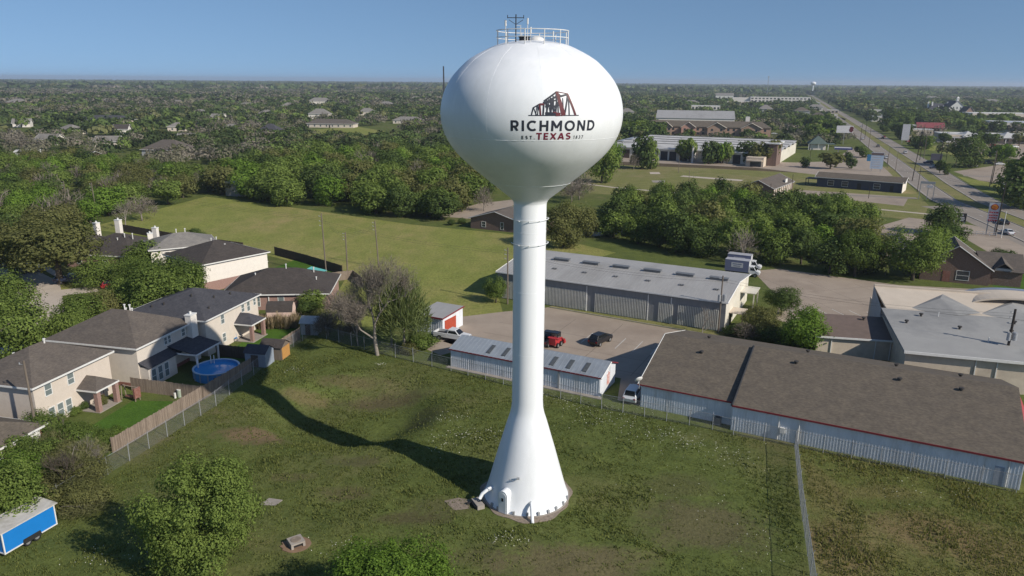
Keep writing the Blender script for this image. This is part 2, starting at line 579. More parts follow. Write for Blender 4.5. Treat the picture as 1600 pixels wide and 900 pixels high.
def sheet(name, pts, mt, z, px=True):
    """flat piece of the setting, outline given anticlockwise or clockwise"""
    P = [at(*p) if px else p for p in pts]
    a = sum(P[i][0] * P[(i + 1) % len(P)][1] - P[(i + 1) % len(P)][0] * P[i][1] for i in range(len(P)))
    if a < 0: P = P[::-1]
    b = MB(); b.poly([(p[0], p[1], z) for p in P])
    o = structure(b.build(name, mt))
    bm = bmesh.new(); bm.from_mesh(o.data); bmesh.ops.triangulate(bm, faces=bm.faces[:]); bm.to_mesh(o.data); bm.free()
    return o


def strip(pts, half, z, mb=None, off=0.0, mi=0):
    """ribbon along world points, offset to the right by off"""
    mb = mb or MB()
    P = [Vector((p[0], p[1])) for p in pts]
    L = []
    for i, p in enumerate(P):
        t = (P[min(i + 1, len(P) - 1)] - P[max(i - 1, 0)]).normalized()
        r_ = Vector((t.y, -t.x))
        L.append((p + r_ * (off - half), p + r_ * (off + half)))
    for (a, b), (c, d) in zip(L[:-1], L[1:]):
        mb.poly([(a.x, a.y, z), (b.x, b.y, z), (d.x, d.y, z), (c.x, c.y, z)], mi)
    return mb


# fields and lawns
MEADOW_P = [(-112, 190), (-103, 246), (-66, 224), (-28, 199), (-3.5, 188), (14, 178), (24, 166), (8.8, 150.5), (-2.8, 132.8), (-1.5, 119.5), (-7, 117.5), (-16, 113.5),
            (-28, 110.5), (-31.5, 118), (-33, 140), (-46, 154), (-62, 166), (-78, 174)]
sheet("meadow", MEADOW_P, MEADOW, 0.008, False)
ROUGH_P = [(31.2, 73.6), (49.8, 64.6), (85, 46.5), (85, 24), (17, 24), (24.6, 50.7)]
sheet("rough_field", ROUGH_P, ROUGH, 0.006, False)
sheet("yard_lawn", [(-48.6, 71), (-46.3, 83), (-38.2, 82.8), (-42.0, 69.0)], YARDG, 0.006, False)
sheet("yard_lawn", [(-41.5, 97), (-39.5, 110), (-31.5, 112), (-33.5, 96)], YARDG, 0.006, False)
sheet("yard_lawn", [(-52, 143), (-47, 158.5), (-34.0, 144), (-36, 134)], YARDG, 0.012, False)
sheet("yard_lawn", [(93.5, 137), (101, 156), (140, 152), (140, 118)], YARDG, 0.006, False)
sheet("front_lawn", [(-96, 139), (-80, 139), (-76, 131), (-84, 130)], MEADOW, 0.006, False)
# vacant land and ditch beside the path
sheet("vacant_lot", [(920, 302), (1180, 318), (1440, 345), (1452, 322), (1395, 260), (1320, 262), (1180, 258), (940, 245), (915, 270)], VACANT, 0.004)
sheet("ditch", [(945, 257), (1110, 263), (1290, 272), (1320, 276), (1318, 264), (1180, 258), (960, 250)], DITCH, 0.012)
structure(strip([at(880, 283), at(960, 293), at(1100, 305), at(1205, 313), at(1320, 322), at(1455, 335)], 1.0, 0.016).build("path", PATHC))
structure(strip([at(1065, 275), at(1110, 278.5), at(1160, 282)], 2.2, 0.016).build("old_slab", PATHC))
sheet("old_slab", [(1015, 269), (1030, 269), (1032, 272), (1016, 272)], PATHC, 0.016)
sheet("old_slab", [(1018, 282), (1040, 282), (1038, 286), (1020, 285)], CONC, 0.016)
# parking lots
LOT_B = [(-8.5, 117.2), (-1.5, 120.2), (6.6, 123.0), (31.5, 108.6), (36, 103), (30.5, 95.5), (21.4, 94.0), (15.8, 82.6), (13.2, 84.2), (14.6, 91.2), (-6.0, 101.3), (-12.2, 106.6)]
sheet("parking_lot", LOT_B, LOTC, 0.012, False)
sheet("parking_lot", [(-13.6, 102.8), (-9.2, 106.2), (-7.0, 101.9), (-10.2, 99.2)], LOTC, 0.012, False)
LOT_D = [(44.0, 117), (49, 129), (50.5, 150), (57, 152), (66, 146), (76, 139.5), (92, 136.5), (96, 134), (84, 112), (60, 115), (52, 107.5)]
sheet("parking_lot", LOT_D, LOTC, 0.012, False)
sheet("parking_lot", [(1240, 296), (1420, 308), (1412, 322), (1258, 305)], LOTC, 0.016)
sheet("parking_lot", [(1330, 232), (1352, 236), (1388, 268), (1395, 275), (1318, 278), (1180, 262), (960, 252), (965, 246), (1245, 254), (1300, 252)], LOTC, 0.018)
sheet("parking_lot", [(1470, 230), (1600, 250), (1640, 230), (1640, 214), (1480, 214)], LOTC, 0.010)
sheet("parking_lot", [(1530, 282), (1660, 300), (1660, 262), (1560, 258), (1490, 268)], LOTC, 0.010)
sheet("parking_lot", [(1340, 395), (1425, 405), (1500, 368), (1585, 418), (1640, 400), (1600, 372), (1520, 352), (1420, 340), (1350, 360)], LOTC, 0.010)
# kerb along the grass strip in front of the long warehouse
kb = MB(); a_, b_ = Vector((6.6, 123.0)), Vector((33.0, 107.8))
kb.box(((a_.x + b_.x) / 2, (a_.y + b_.y) / 2, 0.06), ((b_ - a_).length, 0.18, 0.14), math.atan2(b_.y - a_.y, b_.x - a_.x))
structure(kb.build("kerb", CONC))
# lines in the lots
jt = MB()
JOINT = mat("dark_paving_joint", (0.17, 0.14, 0.115), None, 2, 0.95, coord='pos')
for (o_, d, L) in (((-6.0, 104.5), (0.891, -0.454), 34), ((-4.5, 109.5), (0.891, -0.454), 36), ((-2.0, 114.5), (0.891, -0.454), 34), ((2, 99.5), (0.454, 0.891), 19), ((9, 96), (0.454, 0.891), 20), ((16, 92), (0.454, 0.891), 20), ((23, 96), (0.454, 0.891), 14),
                   ((54, 118), (0.93, 0.36), 30), ((52, 125), (0.93, 0.36), 38), ((53, 133), (0.93, 0.30), 30), ((58, 116), (-0.25, 0.97), 32), ((66, 115), (-0.25, 0.97), 28), ((74, 115), (-0.25, 0.97), 26), ((82, 114), (-0.2, 0.97), 24)):
    strip([o_, (o_[0] + d[0] * L, o_[1] + d[1] * L)], 0.035, 0.0155, jt)
structure(jt.build("paving_joints", JOINT))
pl = MB()
for k in range(7):
    p0 = Vector((10.5, 105.0)) + Vector((0.891, -0.454)) * (2.7 * k)
    p1 = p0 + Vector((0.454, 0.891)) * 5.0
    strip([p0, p1], 0.06, 0.018, pl)
for k in range(6):
    p0 = Vector((62.5, 116.5)) + Vector((-0.97, 0.26)) * (2.8 * k)
    p1 = p0 + Vector((-0.2, 1.0)) * 5.2
    strip([p0, p1], 0.07, 0.018, pl)
structure(pl.build("parking_lines", PAINT))

# the highway: two carriageways, grass median, kerbs, lane lines
HW = [(124, 160), (134.5, 207), (143, 251), (159, 297), (175.4, 340), (218.7, 459), (300, 682), (420, 1012), (870, 2249), (1500, 3980)]
structure(strip(HW, 4.1, 0.020, None, 4.1).build("highway", ROAD))
structure(strip(HW, 3.65, 0.020, None, 17.6).build("highway", ROAD))
structure(strip(HW, 2.85, 0.010, None, 11.1).build("median", VACANT))
kb = MB()
for off in (-0.1, 8.3, 13.85, 21.35):
    P = [Vector(p) for p in HW]
    for a, b in zip(P[:-3], P[1:-2]):
        t = (b - a).normalized(); r_ = Vector((t.y, -t.x)) * off
        c = (a + b) / 2 + r_
        kb.box((c.x, c.y, 0.06), ((b - a).length + 0.1, 0.2, 0.15), math.atan2(t.y, t.x))
structure(kb.build("kerb", CONC))
rl = MB()
for a, b in zip(HW[:-2], HW[1:-1]):
    L = math.hypot(b[0] - a[0], b[1] - a[1]); t = ((b[0] - a[0]) / L, (b[1] - a[1]) / L)
    s_ = 0.0
    while s_ < L and s_ < 400:
        p = (a[0] + t[0] * s_, a[1] + t[1] * s_); p2 = (p[0] + t[0] * 3, p[1] + t[1] * 3)
        for off in (4.1, 17.6): strip([p, p2], 0.08, 0.026, rl, off)
        s_ += 12
for off in (0.45, 7.75, 14.3, 20.9): strip(HW[:-1], 0.07, 0.026, rl, off)
structure(rl.build("lane_lines", PAINT))
structure(strip([at(1452, 322), at(1500, 333), at(1540, 352), at(1590, 372), at(1640, 395)], 3.0, 0.013).build("service_road", ROAD))
structure(strip([(112, 262), (140, 254)], 2.0, 0.022).build("driveway", ROAD))
structure(strip([(196, 322), (215, 312), (280, 300)], 3.2, 0.014).build("side_road", ROAD))
# residential street at the left
ST = [(-132, 164), (-105, 148), (-90, 134.5), (-82, 122), (-76.5, 108), (-73.5, 96), (-70, 80), (-66, 60)]
structure(strip(ST, 3.6, 0.016).build("street", PATHC))
structure(strip([(-100, 151), (-88, 139.5), (-80, 134)], 0.7, 0.020).build("pavement", PATHC))
structure(strip([(-84, 129), (-77, 133)], 2.3, 0.020).build("driveway", PATHC))
structure(strip([(-79, 118), (-66, 124)], 2.3, 0.020).build("driveway", PATHC))
sheet("driveway", [(684, 338), (720, 326), (748, 318), (800, 312), (806, 320), (770, 330), (735, 342)], LOTC, 0.014)
structure(strip([(18, 186), (26, 190), (34, 204)], 2.4, 0.014).build("driveway", PATHC))
for P in ([(1405, 214), (1425, 222), (1436, 214), (1418, 207)], [(1372, 192), (1392, 200), (1404, 196), (1384, 189)], [(1352, 181), (1366, 186), (1378, 183), (1362, 178)], [(1292, 186), (1316, 192), (1322, 186), (1304, 180)], [(1500, 196), (1600, 203), (1640, 198), (1530, 190)], [(1110, 168), (1180, 170), (1230, 165), (1170, 163)]):
    sheet("parking_lot", P, LOTC, 0.010)
# open grass far away
for P in ([(490, 216), (600, 222), (640, 212), (560, 198), (480, 203)], [(1050, 158), (1160, 160), (1190, 154.5), (1060, 154)], [(230, 268), (345, 290), (420, 262), (330, 262)],
          [(1440, 232), (1535, 252), (1560, 240), (1470, 226)], [(1495, 275), (1620, 300), (1640, 330), (1530, 296)]):
    sheet("clearing", P, MEADOW, 0.006)
# ================================================================== THE WATER TOWER
tower = thing("water_tower", "tall white ball-topped water tower with RICHMOND TEXAS painted on it", "water tower", (TX, TY, 0))
PROF = [(1.41, 26.9), (1.41, 27.85), (1.47, 28.14), (1.67, 28.42), (2.30, 28.93), (3.66, 30.02), (4.99, 31.1), (6.13, 32.16), (6.90, 33.22), (7.35, 34.27), (7.50, 35.31), (7.41, 36.33), (7.09, 37.35), (6.48, 38.36), (5.52, 39.36), (4.86, 39.86), (3.96, 40.35), (2.82, 40.84), (1.5, 41.1), (0.02, 41.18)]


def spline(P, sub=5):
    out = []
    for i in range(len(P) - 1):
        p0, p1, p2, p3 = P[max(i - 1, 0)], P[i], P[i + 1], P[min(i + 2, len(P) - 1)]
        for k in range(sub):
            t = k / sub
            out.append(tuple(0.5 * (2 * p1[a] + (p2[a] - p0[a]) * t + (2 * p0[a] - 5 * p1[a] + 4 * p2[a] - p3[a]) * t * t + (3 * p1[a] - p0[a] - 3 * p2[a] + p3[a]) * t ** 3) for a in (0, 1)))
    out.append(P[-1])
    return out


SP = spline(PROF)
b = MB(); b.lathe(SP, 128); b.build("tank", W_WHITE, tower, True)
b = MB(); b.lathe([(4.0, 0.02), (4.0, 0.10), (3.96, 0.12), (3.57, 1.45), (2.66, 4.81), (1.80, 7.8), (1.60, 8.4), (1.47, 9.0), (1.425, 9.8), (1.41, 15), (1.405, 21), (1.408, 26.9)], 96)
b.build("pedestal", W_WHITE, tower, True)


def rad_at(z):
    best = 0
    for (r0, z0), (r1, z1) in zip(SP[:-1], SP[1:]):
        if min(z0, z1) <= z <= max(z0, z1) and z1 != z0:
            best = max(best, r0 + (r1 - r0) * (z - z0) / (z1 - z0))
    return best


def ring(mb, r_, z, t, a0=0.0, a1=2 * math.pi, n=64):
    pts = [(r_ * math.cos(a0 + (a1 - a0) * k / n), r_ * math.sin(a0 + (a1 - a0) * k / n), z) for k in range(n + 1)]
    mb.tube(pts, t, 5, 0, False)


for z, r_, t_ in ((33.76, None, 0.03), (29.85, None, 0.03), (14.5, 1.412, 0.012), (20.3, 1.412, 0.012), (25.6, 1.412, 0.012)):
    b = MB(); ring(b, r_ or rad_at(z) - 0.012, z, t_); b.build("weld_seam", W_WHITE, tower)
for k in range(11):                               # upright plate seams of the bowl and cone
    a = R(13 + 360 / 11 * k)
    P = [(r_ * math.cos(a), r_ * math.sin(a), z) for r_, z in SP if 33.8 < z < 40.6]
    b = MB(); b.tube([(p[0] * 0.9986, p[1] * 0.9986, p[2]) for p in P], 0.0145, 6); b.build("weld_seam", W_WHITE, tower)
# brackets with rails round the neck
for z in (26.7, 24.6):
    b = MB(); ring(b, 1.62, z, 0.022, R(-170), R(10), 40)
    b.tube([(1.62 * math.cos(R(10)), 1.62 * math.sin(R(10)), z), (1.42 * math.cos(R(16)), 1.42 * math.sin(R(16)), z)], 0.022, 5)
    for a in (-165, -130, -95, -60, -30, 0):
        b.tube([(1.40 * math.cos(R(a)), 1.40 * math.sin(R(a)), z - 0.14), (1.62 * math.cos(R(a)), 1.62 * math.sin(R(a)), z)], 0.03, 5)
    b.build("painters_rail", W_WHITE, tower)
# roof railing, hatch, aerials
RZ = 40.78; RR = 2.9
b = MB(); ring(b, RR, RZ + 1.12, 0.035); ring(b, RR, RZ + 0.58, 0.03)
b.build("handrail", TRIM_WHITE, tower)
for k in range(12):
    a = R(17 + 30 * k)
    b = MB(); b.tube([(RR * math.cos(a), RR * math.sin(a), RZ - 0.08), (RR * math.cos(a), RR * math.sin(a), RZ + 1.14)], 0.045, 6)
    b.build("rail_post", TRIM_WHITE, tower)
b = MB(); b.lathe([(0.62, 41.0), (0.62, 41.22), (0.5, 41.38), (0.22, 41.47), (0.01, 41.5)], 24, 0, (0.35, -0.2)); b.build("roof_vent", TRIM_WHITE, tower, True)
b = MB(); b.cyl((-0.65, 0.2, 41.0), 0.42, 0.42, 20); b.cyl((-0.65, 0.2, 41.42), 0.48, 0.12, 20); b.build("hatch", DARK, tower)
b = MB(); b.tube([(-1.35, -1.9, 40.5), (-1.35, -1.9, 43.0)], 0.05, 6)
b.tube([(-2.0, -1.9, 42.75), (-0.75, -1.9, 42.75)], 0.03, 5); b.tube([(-1.9, -1.9, 42.6), (-1.35, -1.9, 42.25), (-0.8, -1.9, 42.6)], 0.022, 5)
for dx in (-2.0, -1.35, -0.75): b.tube([(dx, -1.9, 42.7), (dx, -1.9, 42.95)], 0.03, 5)
b.build("weather_mast", DARK, tower)
for (x, y, h, r_) in ((-2.15, -1.7, 1.5, 0.035), (-0.42, -1.0, 1.7, 0.03), (-0.2, -2.3, 0.95, 0.03), (1.75, 1.6, 0.9, 0.025)):
    b = MB(); b.tube([(x, y, 40.6), (x, y, 41.1 + h)], r_, 6); b.tube([(x, y, 41.1 + h - 0.45), (x, y, 41.1 + h)], r_ * 2.2, 8)
    b.build("antenna", TRIM_WHITE, tower)
b = MB()
for dx in (-0.2, 0.2): b.tube([(-1.15 + dx, 0.7, 40.7), (-1.15 + dx, 0.7, 42.4)], 0.025, 5)
for k in range(6): b.tube([(-1.35, 0.7, 41.0 + 0.27 * k), (-0.95, 0.7, 41.0 + 0.27 * k)], 0.018, 4)
b.build("ladder", TRIM_WHITE, tower)

# ---- writing and emblem, as thin paint on the tank
AZ0 = math.atan2(-TY, -TX)
NAVY = mat("navy_paint", (0.022, 0.026, 0.038), (0.03, 0.034, 0.048), 2, 0.5)
CRIMSON = mat("crimson_paint", (0.20, 0.025, 0.05), (0.16, 0.02, 0.04), 2, 0.5)
RUST = mat("dark_red_paint", (0.13, 0.03, 0.035), (0.09, 0.02, 0.025), 2, 0.5)


def wrap(u, z, lift=0.012):
    r_ = rad_at(z)
    a = AZ0 + u / 7.3
    # outward normal of the profile
    dz = 0.05
    dr = (rad_at(z + dz) - rad_at(z - dz)) / (2 * dz)
    nl = math.hypot(1, dr)
    rr = r_ + lift / nl; zz = z - lift * dr / nl
    return (rr * math.cos(a), rr * math.sin(a), zz)


def arc(cx, cy, rx, ry, a0, a1, n=10):
    return [(cx + rx * math.cos(R(a0 + (a1 - a0) * k / n)), cy + ry * math.sin(R(a0 + (a1 - a0) * k / n))) for k in range(n + 1)]


# block letters as centre lines: (advance width, [polylines]) on a unit height
GLYPH = {
    'R': (0.74, [[(0.1, 0), (0.1, 1)], [(0.1, 0.91), (0.38, 0.91)] + arc(0.38, 0.66, 0.25, 0.25, 90, -90) + [(0.1, 0.41)], [(0.36, 0.42), (0.62, 0)]]),
    'I': (0.2, [[(0.1, 0), (0.1, 1)]]),
    'C': (0.86, [arc(0.5, 0.5, 0.41, 0.41, 48, 312, 18)]),
    'H': (0.8, [[(0.1, 0), (0.1, 1)], [(0.7, 0), (0.7, 1)], [(0.1, 0.5), (0.7, 0.5)]]),
    'M': (1.0, [[(0.1, 0), (0.1, 1)], [(0.9, 0), (0.9, 1)], [(0.1, 0.97), (0.5, 0.3)], [(0.9, 0.97), (0.5, 0.3)]]),
    'O': (1.0, [arc(0.5, 0.5, 0.41, 0.41, 0, 360, 24)]),
    'N': (0.84, [[(0.1, 0), (0.1, 1)], [(0.74, 0), (0.74, 1)], [(0.12, 0.96), (0.72, 0.04)]]),
    'D': (0.84, [[(0.1, 0), (0.1, 1)], [(0.1, 0.91), (0.34, 0.91)] + arc(0.34, 0.5, 0.41, 0.41, 90, -90, 14) + [(0.1, 0.09)]]),
    'T': (0.74, [[(0.37, 0), (0.37, 1)], [(0, 0.91), (0.74, 0.91)]]),
    'E': (0.62, [[(0.1, 0), (0.1, 1)], [(0.1, 0.91), (0.6, 0.91)], [(0.1, 0.5), (0.54, 0.5)], [(0.1, 0.09), (0.6, 0.09)]]),
    'X': (0.8, [[(0.06, 0), (0.74, 1)], [(0.74, 0), (0.06, 1)]]),
    'A': (0.86, [[(0.06, 0), (0.43, 1)], [(0.8, 0), (0.43, 1)], [(0.2, 0.3), (0.66, 0.3)]]),
    'S': (0.66, [arc(0.34, 0.71, 0.24, 0.2, 30, 270, 10) + arc(0.34, 0.3, 0.26, 0.21, 90, -150, 10)]),
    '.': (0.2, [[(0.1, 0.0), (0.1, 0.18)]]),
    '1': (0.44, [[(0.28, 0), (0.28, 1)], [(0.05, 0.75), (0.28, 0.97)]]),
    '8': (0.64, [arc(0.32, 0.73, 0.2, 0.18, 0, 360, 14), arc(0.32, 0.29, 0.24, 0.21, 0, 360, 14)]),
    '3': (0.62, [arc(0.28, 0.73, 0.22, 0.18, 140, -90, 10), arc(0.28, 0.3, 0.25, 0.22, 90, -140, 10)]),
    '7': (0.62, [[(0.02, 0.91), (0.6, 0.91)], [(0.58, 0.95), (0.22, 0)]]),
}


def letters(txt, uc, zc, width, height, material, t=0.2, gap=0.28, slant=0.0):
    tot = sum(GLYPH[c][0] for c in txt) + gap * (len(txt) - 1)
    x = 0.0
    for c in txt:
        mb = MB(); lift = 0.010
        wd, lines = GLYPH[c]
        for L in lines:
            lift += 0.0006
            P = [Vector((p[0] + x, p[1])) for p in L]
            if len(P) == 2:
                k = max(2, int((P[1] - P[0]).length / 0.25))
                P = [P[0].lerp(P[1], i / k) for i in range(k + 1)]
            closed = (P[0] - P[-1]).length < 1e-4
            row = []
            for i, p in enumerate(P):
                if closed and i in (0, len(P) - 1): d = P[1] - P[-2]
                else: d = P[min(i + 1, len(P) - 1)] - P[max(i - 1, 0)]
                d.normalize(); nn = Vector((-d.y, d.x)) * (t / 2)
                rr = []
                for s_ in (-1, 1):
                    q_ = p + nn * s_
                    rr.append(wrap(uc + (q_.x / tot - 0.5) * width + slant * (q_.y - 0.5) * height, zc + (min(1, max(0, q_.y)) - 0.5) * height, lift))
                row.append(rr)
            for r0, r1 in zip(row[:-1], row[1:]): mb.poly([r0[0], r1[0], r1[1], r0[1]])
        x += wd + gap
        mb.build("letter", material, tower)


letters("RICHMOND", 1.77, 34.87, 6.5, 0.77, NAVY, 0.215, 0.27)
letters("TEXAS", 1.69, 34.11, 2.63, 0.51, CRIMSON, 0.23, 0.24)
letters("EST.", -0.22, 34.02, 0.97, 0.25, NAVY, 0.22, 0.6)
letters("1837", 3.69, 34.02, 0.84, 0.25, NAVY, 0.18, 0.45)


def strokes(mb, L, mi, lift):
    for (x0, y0, x1, y1, w0, *w1) in L:
        w1 = w1[0] if w1 else w0
        w0 *= 1.65; w1 *= 1.55; lift += 0.0004
        n = max(2, int(math.hypot(x1 - x0, y1 - y0) / 40))
        t = Vector((x1 - x0, y1 - y0)).normalized(); nn = Vector((-t.y, t.x))
        row = []
        for k in range(n + 1):
            f = k / n; w = (w0 + (w1 - w0) * f) / 2
            p = Vector((x0 + (x1 - x0) * f, y0 + (y1 - y0) * f))
            rr = []
            for s in (-1, 1):
                q_ = p + nn * (s * w)
                # pixels of the enlarged emblem -> metres on the tank skin
                rr.append(wrap(-0.02 + (q_.x - 315) / 680 * 3.34, 35.59 + (445 - q_.y) / 330 * 1.69, lift))
            row.append(rr)
        for r0, r1 in zip(row[:-1], row[1:]): mb.poly([r0[0], r0[1], r1[1], r1[0]], mi)


em = MB()
strokes(em, [
    (275, 441, 1040, 441, 8), (500, 245, 705, 113, 16), (345, 335, 437, 283, 12), (345, 332, 318, 440, 12), (350, 335, 392, 440, 9), (398, 312, 380, 440, 8), (410, 305, 412, 440, 7),
    (430, 300, 402, 440, 8), (500, 250, 488, 440, 16), (520, 245, 560, 440, 9), (545, 230, 540, 440, 12), (575, 215, 540, 440, 9), (560, 235, 600, 440, 9), (603, 195, 600, 440, 14), (640, 180, 600, 440, 9),
    (610, 220, 650, 440, 10), (645, 170, 640, 440, 12), (690, 250, 640, 440, 10), (690, 150, 690, 270, 14), (655, 300, 690, 440, 8), (700, 250, 672, 440, 9), (712, 250, 712, 440, 12),
    (505, 275, 700, 175, 18), (560, 265, 700, 225, 12), (520, 320, 600, 300, 16), (520, 415, 690, 415, 26), (790, 200, 787, 400, 10), (868, 170, 812, 420, 15), (880, 170, 882, 440, 12), (735, 150, 770, 185, 14), (765, 175, 872, 150, 18)],
    0, 0.012)
strokes(em, [
    (703, 113, 795, 440, 26, 44), (870, 140, 985, 440, 20), (705, 113, 878, 142, 7), (437, 287, 500, 287, 18), (437, 287, 452, 440, 16), (675, 425, 745, 425, 30), (640, 398, 690, 398, 12)], 1, 0.026)
stuff(em.build("bridge_emblem", [NAVY, RUST], tower))

# ---- base: door housing, bolted brackets, overflow and inlet pipes
DA = AZ0 + R(-31)


def polar(a, r_, z):
    return (r_ * math.cos(a), r_ * math.sin(a), z)


b = MB(); ca, sa = math.cos(DA), math.sin(DA)


def door_prof(w, h, n=8):
    P = [(-w, 0.1), (w, 0.1)]
    for k in range(n + 1):
        g = math.pi * k / n
        P.append((w * math.cos(g), h - w + w * math.sin(g)))
    return P


def door_box(mb, w, h, r0, r1):
    P = door_prof(w, h); k = len(P); n0 = len(mb.v)
    for rr in (r0, r1):
        for (s, z) in P:
            mb.v.append((rr * ca - s * sa, rr * sa + s * ca, z))
    for i in range(k):
        j = (i + 1) % k
        mb.f.append((n0 + i, n0 + j, n0 + k + j, n0 + k + i)); mb.mi.append(0)
    mb.f.append(tuple(n0 + k + i for i in range(k))); mb.mi.append(0)


door_box(b, 0.48, 2.3, 3.1, 4.12); b.build("door_housing", W_WHITE, tower)
b = MB(); door_box(b, 0.36, 2.1, 4.05, 4.145); d_o = b.build("door", W_WHITE, tower)
b = MB(); b.box((4.16 * ca, 4.16 * sa, 1.45), (0.05, 0.2, 0.32), DA); b.build("vent_panel", DARK, d_o)
for a in (-52, -40, -16, 2, 17, 31, 44, 60, 75):
    g = AZ0 + R(a); b = MB(); b.box(polar(g, 4.0, 0.28), (0.16, 0.2, 0.34), g); b.build("anchor_bracket", GALV, tower)
g = AZ0 + R(7)
b = MB(); b.tube([polar(g, 3.6, 1.25), polar(g, 3.95, 1.25), polar(g, 4.2, 1.1), polar(g, 4.75, 0.30), polar(g, 5.05, 0.06)], 0.15, 12); b.build("overflow_pipe", W_WHITE, tower, True)
g = AZ0 + R(-63)
b = MB(); b.tube([polar(g, 3.4, 1.55), polar(g, 4.0, 1.45), polar(g, 4.55, 1.15), polar(g, 4.8, 0.7), polar(g, 4.85, 0.45)], 0.17, 12); b.build("drain_pipe", W_WHITE, tower, True)
b = MB(); b.tube([polar(AZ0 + R(-26), 3.62, 3.4), polar(AZ0 + R(-18), 3.72, 3.3), polar(AZ0 + R(-14), 3.55, 3.45)], 0.03, 5); b.box(polar(AZ0 + R(-13), 3.3, 3.45), (0.2, 0.25, 0.15), AZ0); b.build("light_bracket", GALV, tower)
# concrete ring and small slabs round the foot
b = MB()
prof = []
NN = 72
for k in range(NN):
    a = 2 * math.pi * k / NN
    e = 4.36 + 0.75 * max(0, math.cos(a - AZ0 - R(7))) ** 10 + 0.12 * math.sin(5 * a) + 0.1 * math.sin(11 * a + 1)
    prof.append((TX + e * math.cos(a), TY + e * math.sin(a)))
b.prism(prof, -0.2, 0.05); structure(b.build("tower_apron", GRAVEL))
b = MB(); b.lathe([(4.16, 0.0), (4.16, 0.09), (3.9, 0.10)], 72, 0, (TX, TY)); structure(b.build("tower_footing", CONC))
pt = thing("splash_block", "small concrete splash block under the white drain pipe beside the tower", "concrete block", (TX + 5.0 * math.cos(g), TY + 5.0 * math.sin(g), 0.0), g)
b = MB(); b.bx(-0.35, 0.35, -0.75, 0.75, -0.05, 0.42); b.build("block", CONC, pt)
b = MB(); b.bx(0.36, 0.5, -0.5, 0.5, 0.0, 0.3); b.bx(0.36, 0.9, -0.6, -0.45, 0.0, 0.25); b.build("trough", DARK, pt)
sheet("bare_slab", [(694, 783), (716, 778), (735, 781), (733, 795), (710, 798)], GRAVEL, 0.03)
# concrete utility box in the lawn and an old cover
ux, uy = at(463, 852)
ub = thing("utility_box", "square concrete utility box with a round lid in the grass", "utility box", (ux, uy, gz1(ux, uy)), R(35))
b = MB()
b.bx(-0.6, 0.6, -0.6, 0.6, 0.38, 0.52)
for sx, sy in ((-1, -1), (1, -1), (1, 1), (-1, 1)): b.box((0.5 * sx, 0.5 * sy, 0.18), (0.2, 0.2, 0.42))
b.bx(-0.59, 0.59, 0.4, 0.58, -0.1, 0.37); b.bx(-0.58, -0.42, -0.59, 0.59, -0.1, 0.37)
b.build("box_body", CONC, ub)
b = MB(); b.cyl((0, 0, 0.52), 0.42, 0.04, 24); b.build("lid", GRAVEL, ub)
b = MB(); b.bx(-0.4, 0.4, -0.4, 0.4, -0.1, 0.3); b.build("dark_inside", DARK, ub)
b = MB()
NN = 24
b.prism([(ux + 1.25 * math.cos(2 * math.pi * k / NN) * (1 + 0.1 * math.sin(3 * k)), uy + 1.1 * math.sin(2 * math.pi * k / NN)) for k in range(NN)], gz1(ux, uy) - 0.3, gz1(ux, uy) + 0.05)
structure(b.build("bare_earth_ring", mat("bare_earth", (0.26, 0.17, 0.11), (0.18, 0.115, 0.075), 1.5, 0.95, coord='pos')))
cx_, cy_ = at(424, 785)
cv = MB(); cv.prism([(cx_ - 0.9, cy_ - 0.5), (cx_ + 0.6, cy_ - 0.7), (cx_ + 0.95, cy_ + 0.3), (cx_ - 0.4, cy_ + 0.6)], gz1(cx_, cy_) - 0.3, gz1(cx_, cy_) + 0.08)
tag(cv.build("concrete_cover", CONC), "flat grey concrete cover lying in the grass beside the big foreground tree", "cover")
# ================================================================== BUILDINGS NEAR THE TOWER
ANG = R(-27)                      # the commercial plots share this heading
UX, UY = math.cos(ANG), math.sin(ANG)


def wall_pt(face, s, Lx, Ly):
    return {'S': (s, 0.0), 'N': (Lx - s, Ly), 'E': (Lx, s), 'W': (0.0, Ly - s)}[face]


FACE_ROT = {'S': 0.0, 'E': R(90), 'N': R(180), 'W': R(-90)}


def facebox(mb, face, s, z, w, h, d0, d1, Lx, Ly, mi=0):
    """box on a wall: centre at s along the face and z up, reaching from d0 to d1 outside the wall"""
    x, y = wall_pt(face, s, Lx, Ly); a = FACE_ROT[face]
    ox, oy = math.sin(a), -math.cos(a)
    dm = (d0 + d1) / 2
    mb.box((x + ox * dm, y + oy * dm, z), (w, d1 - d0, h), a, mi)


def add_window(root, face, s, z, w, h, Lx, Ly, frame=None, pane=None, mull=True):
    b = MB(); facebox(b, face, s, z, w, h, -0.05, 0.02, Lx, Ly); o = b.build("window", pane or GLASS, root)
    f = MB()
    for ds in (-w / 2, w / 2): facebox(f, face, s + ds, z, 0.09, h + 0.18, -0.04, 0.06, Lx, Ly)
    for dz in (-h / 2 - 0.045, h / 2 + 0.045): facebox(f, face, s, z + dz, w - 0.09, 0.09, -0.04, 0.058, Lx, Ly)
    if mull: facebox(f, face, s, z, w - 0.09, 0.06, -0.04, 0.05, Lx, Ly)
    f.build("frame", frame or TRIM_WHITE, o)
    return o


def add_door(root, face, s, w, h, Lx, Ly, mt, z0=0.05):
    b = MB(); facebox(b, face, s, z0 + h / 2, w, h, -0.03, 0.05, Lx, Ly)
    return b.build("door", mt, root)


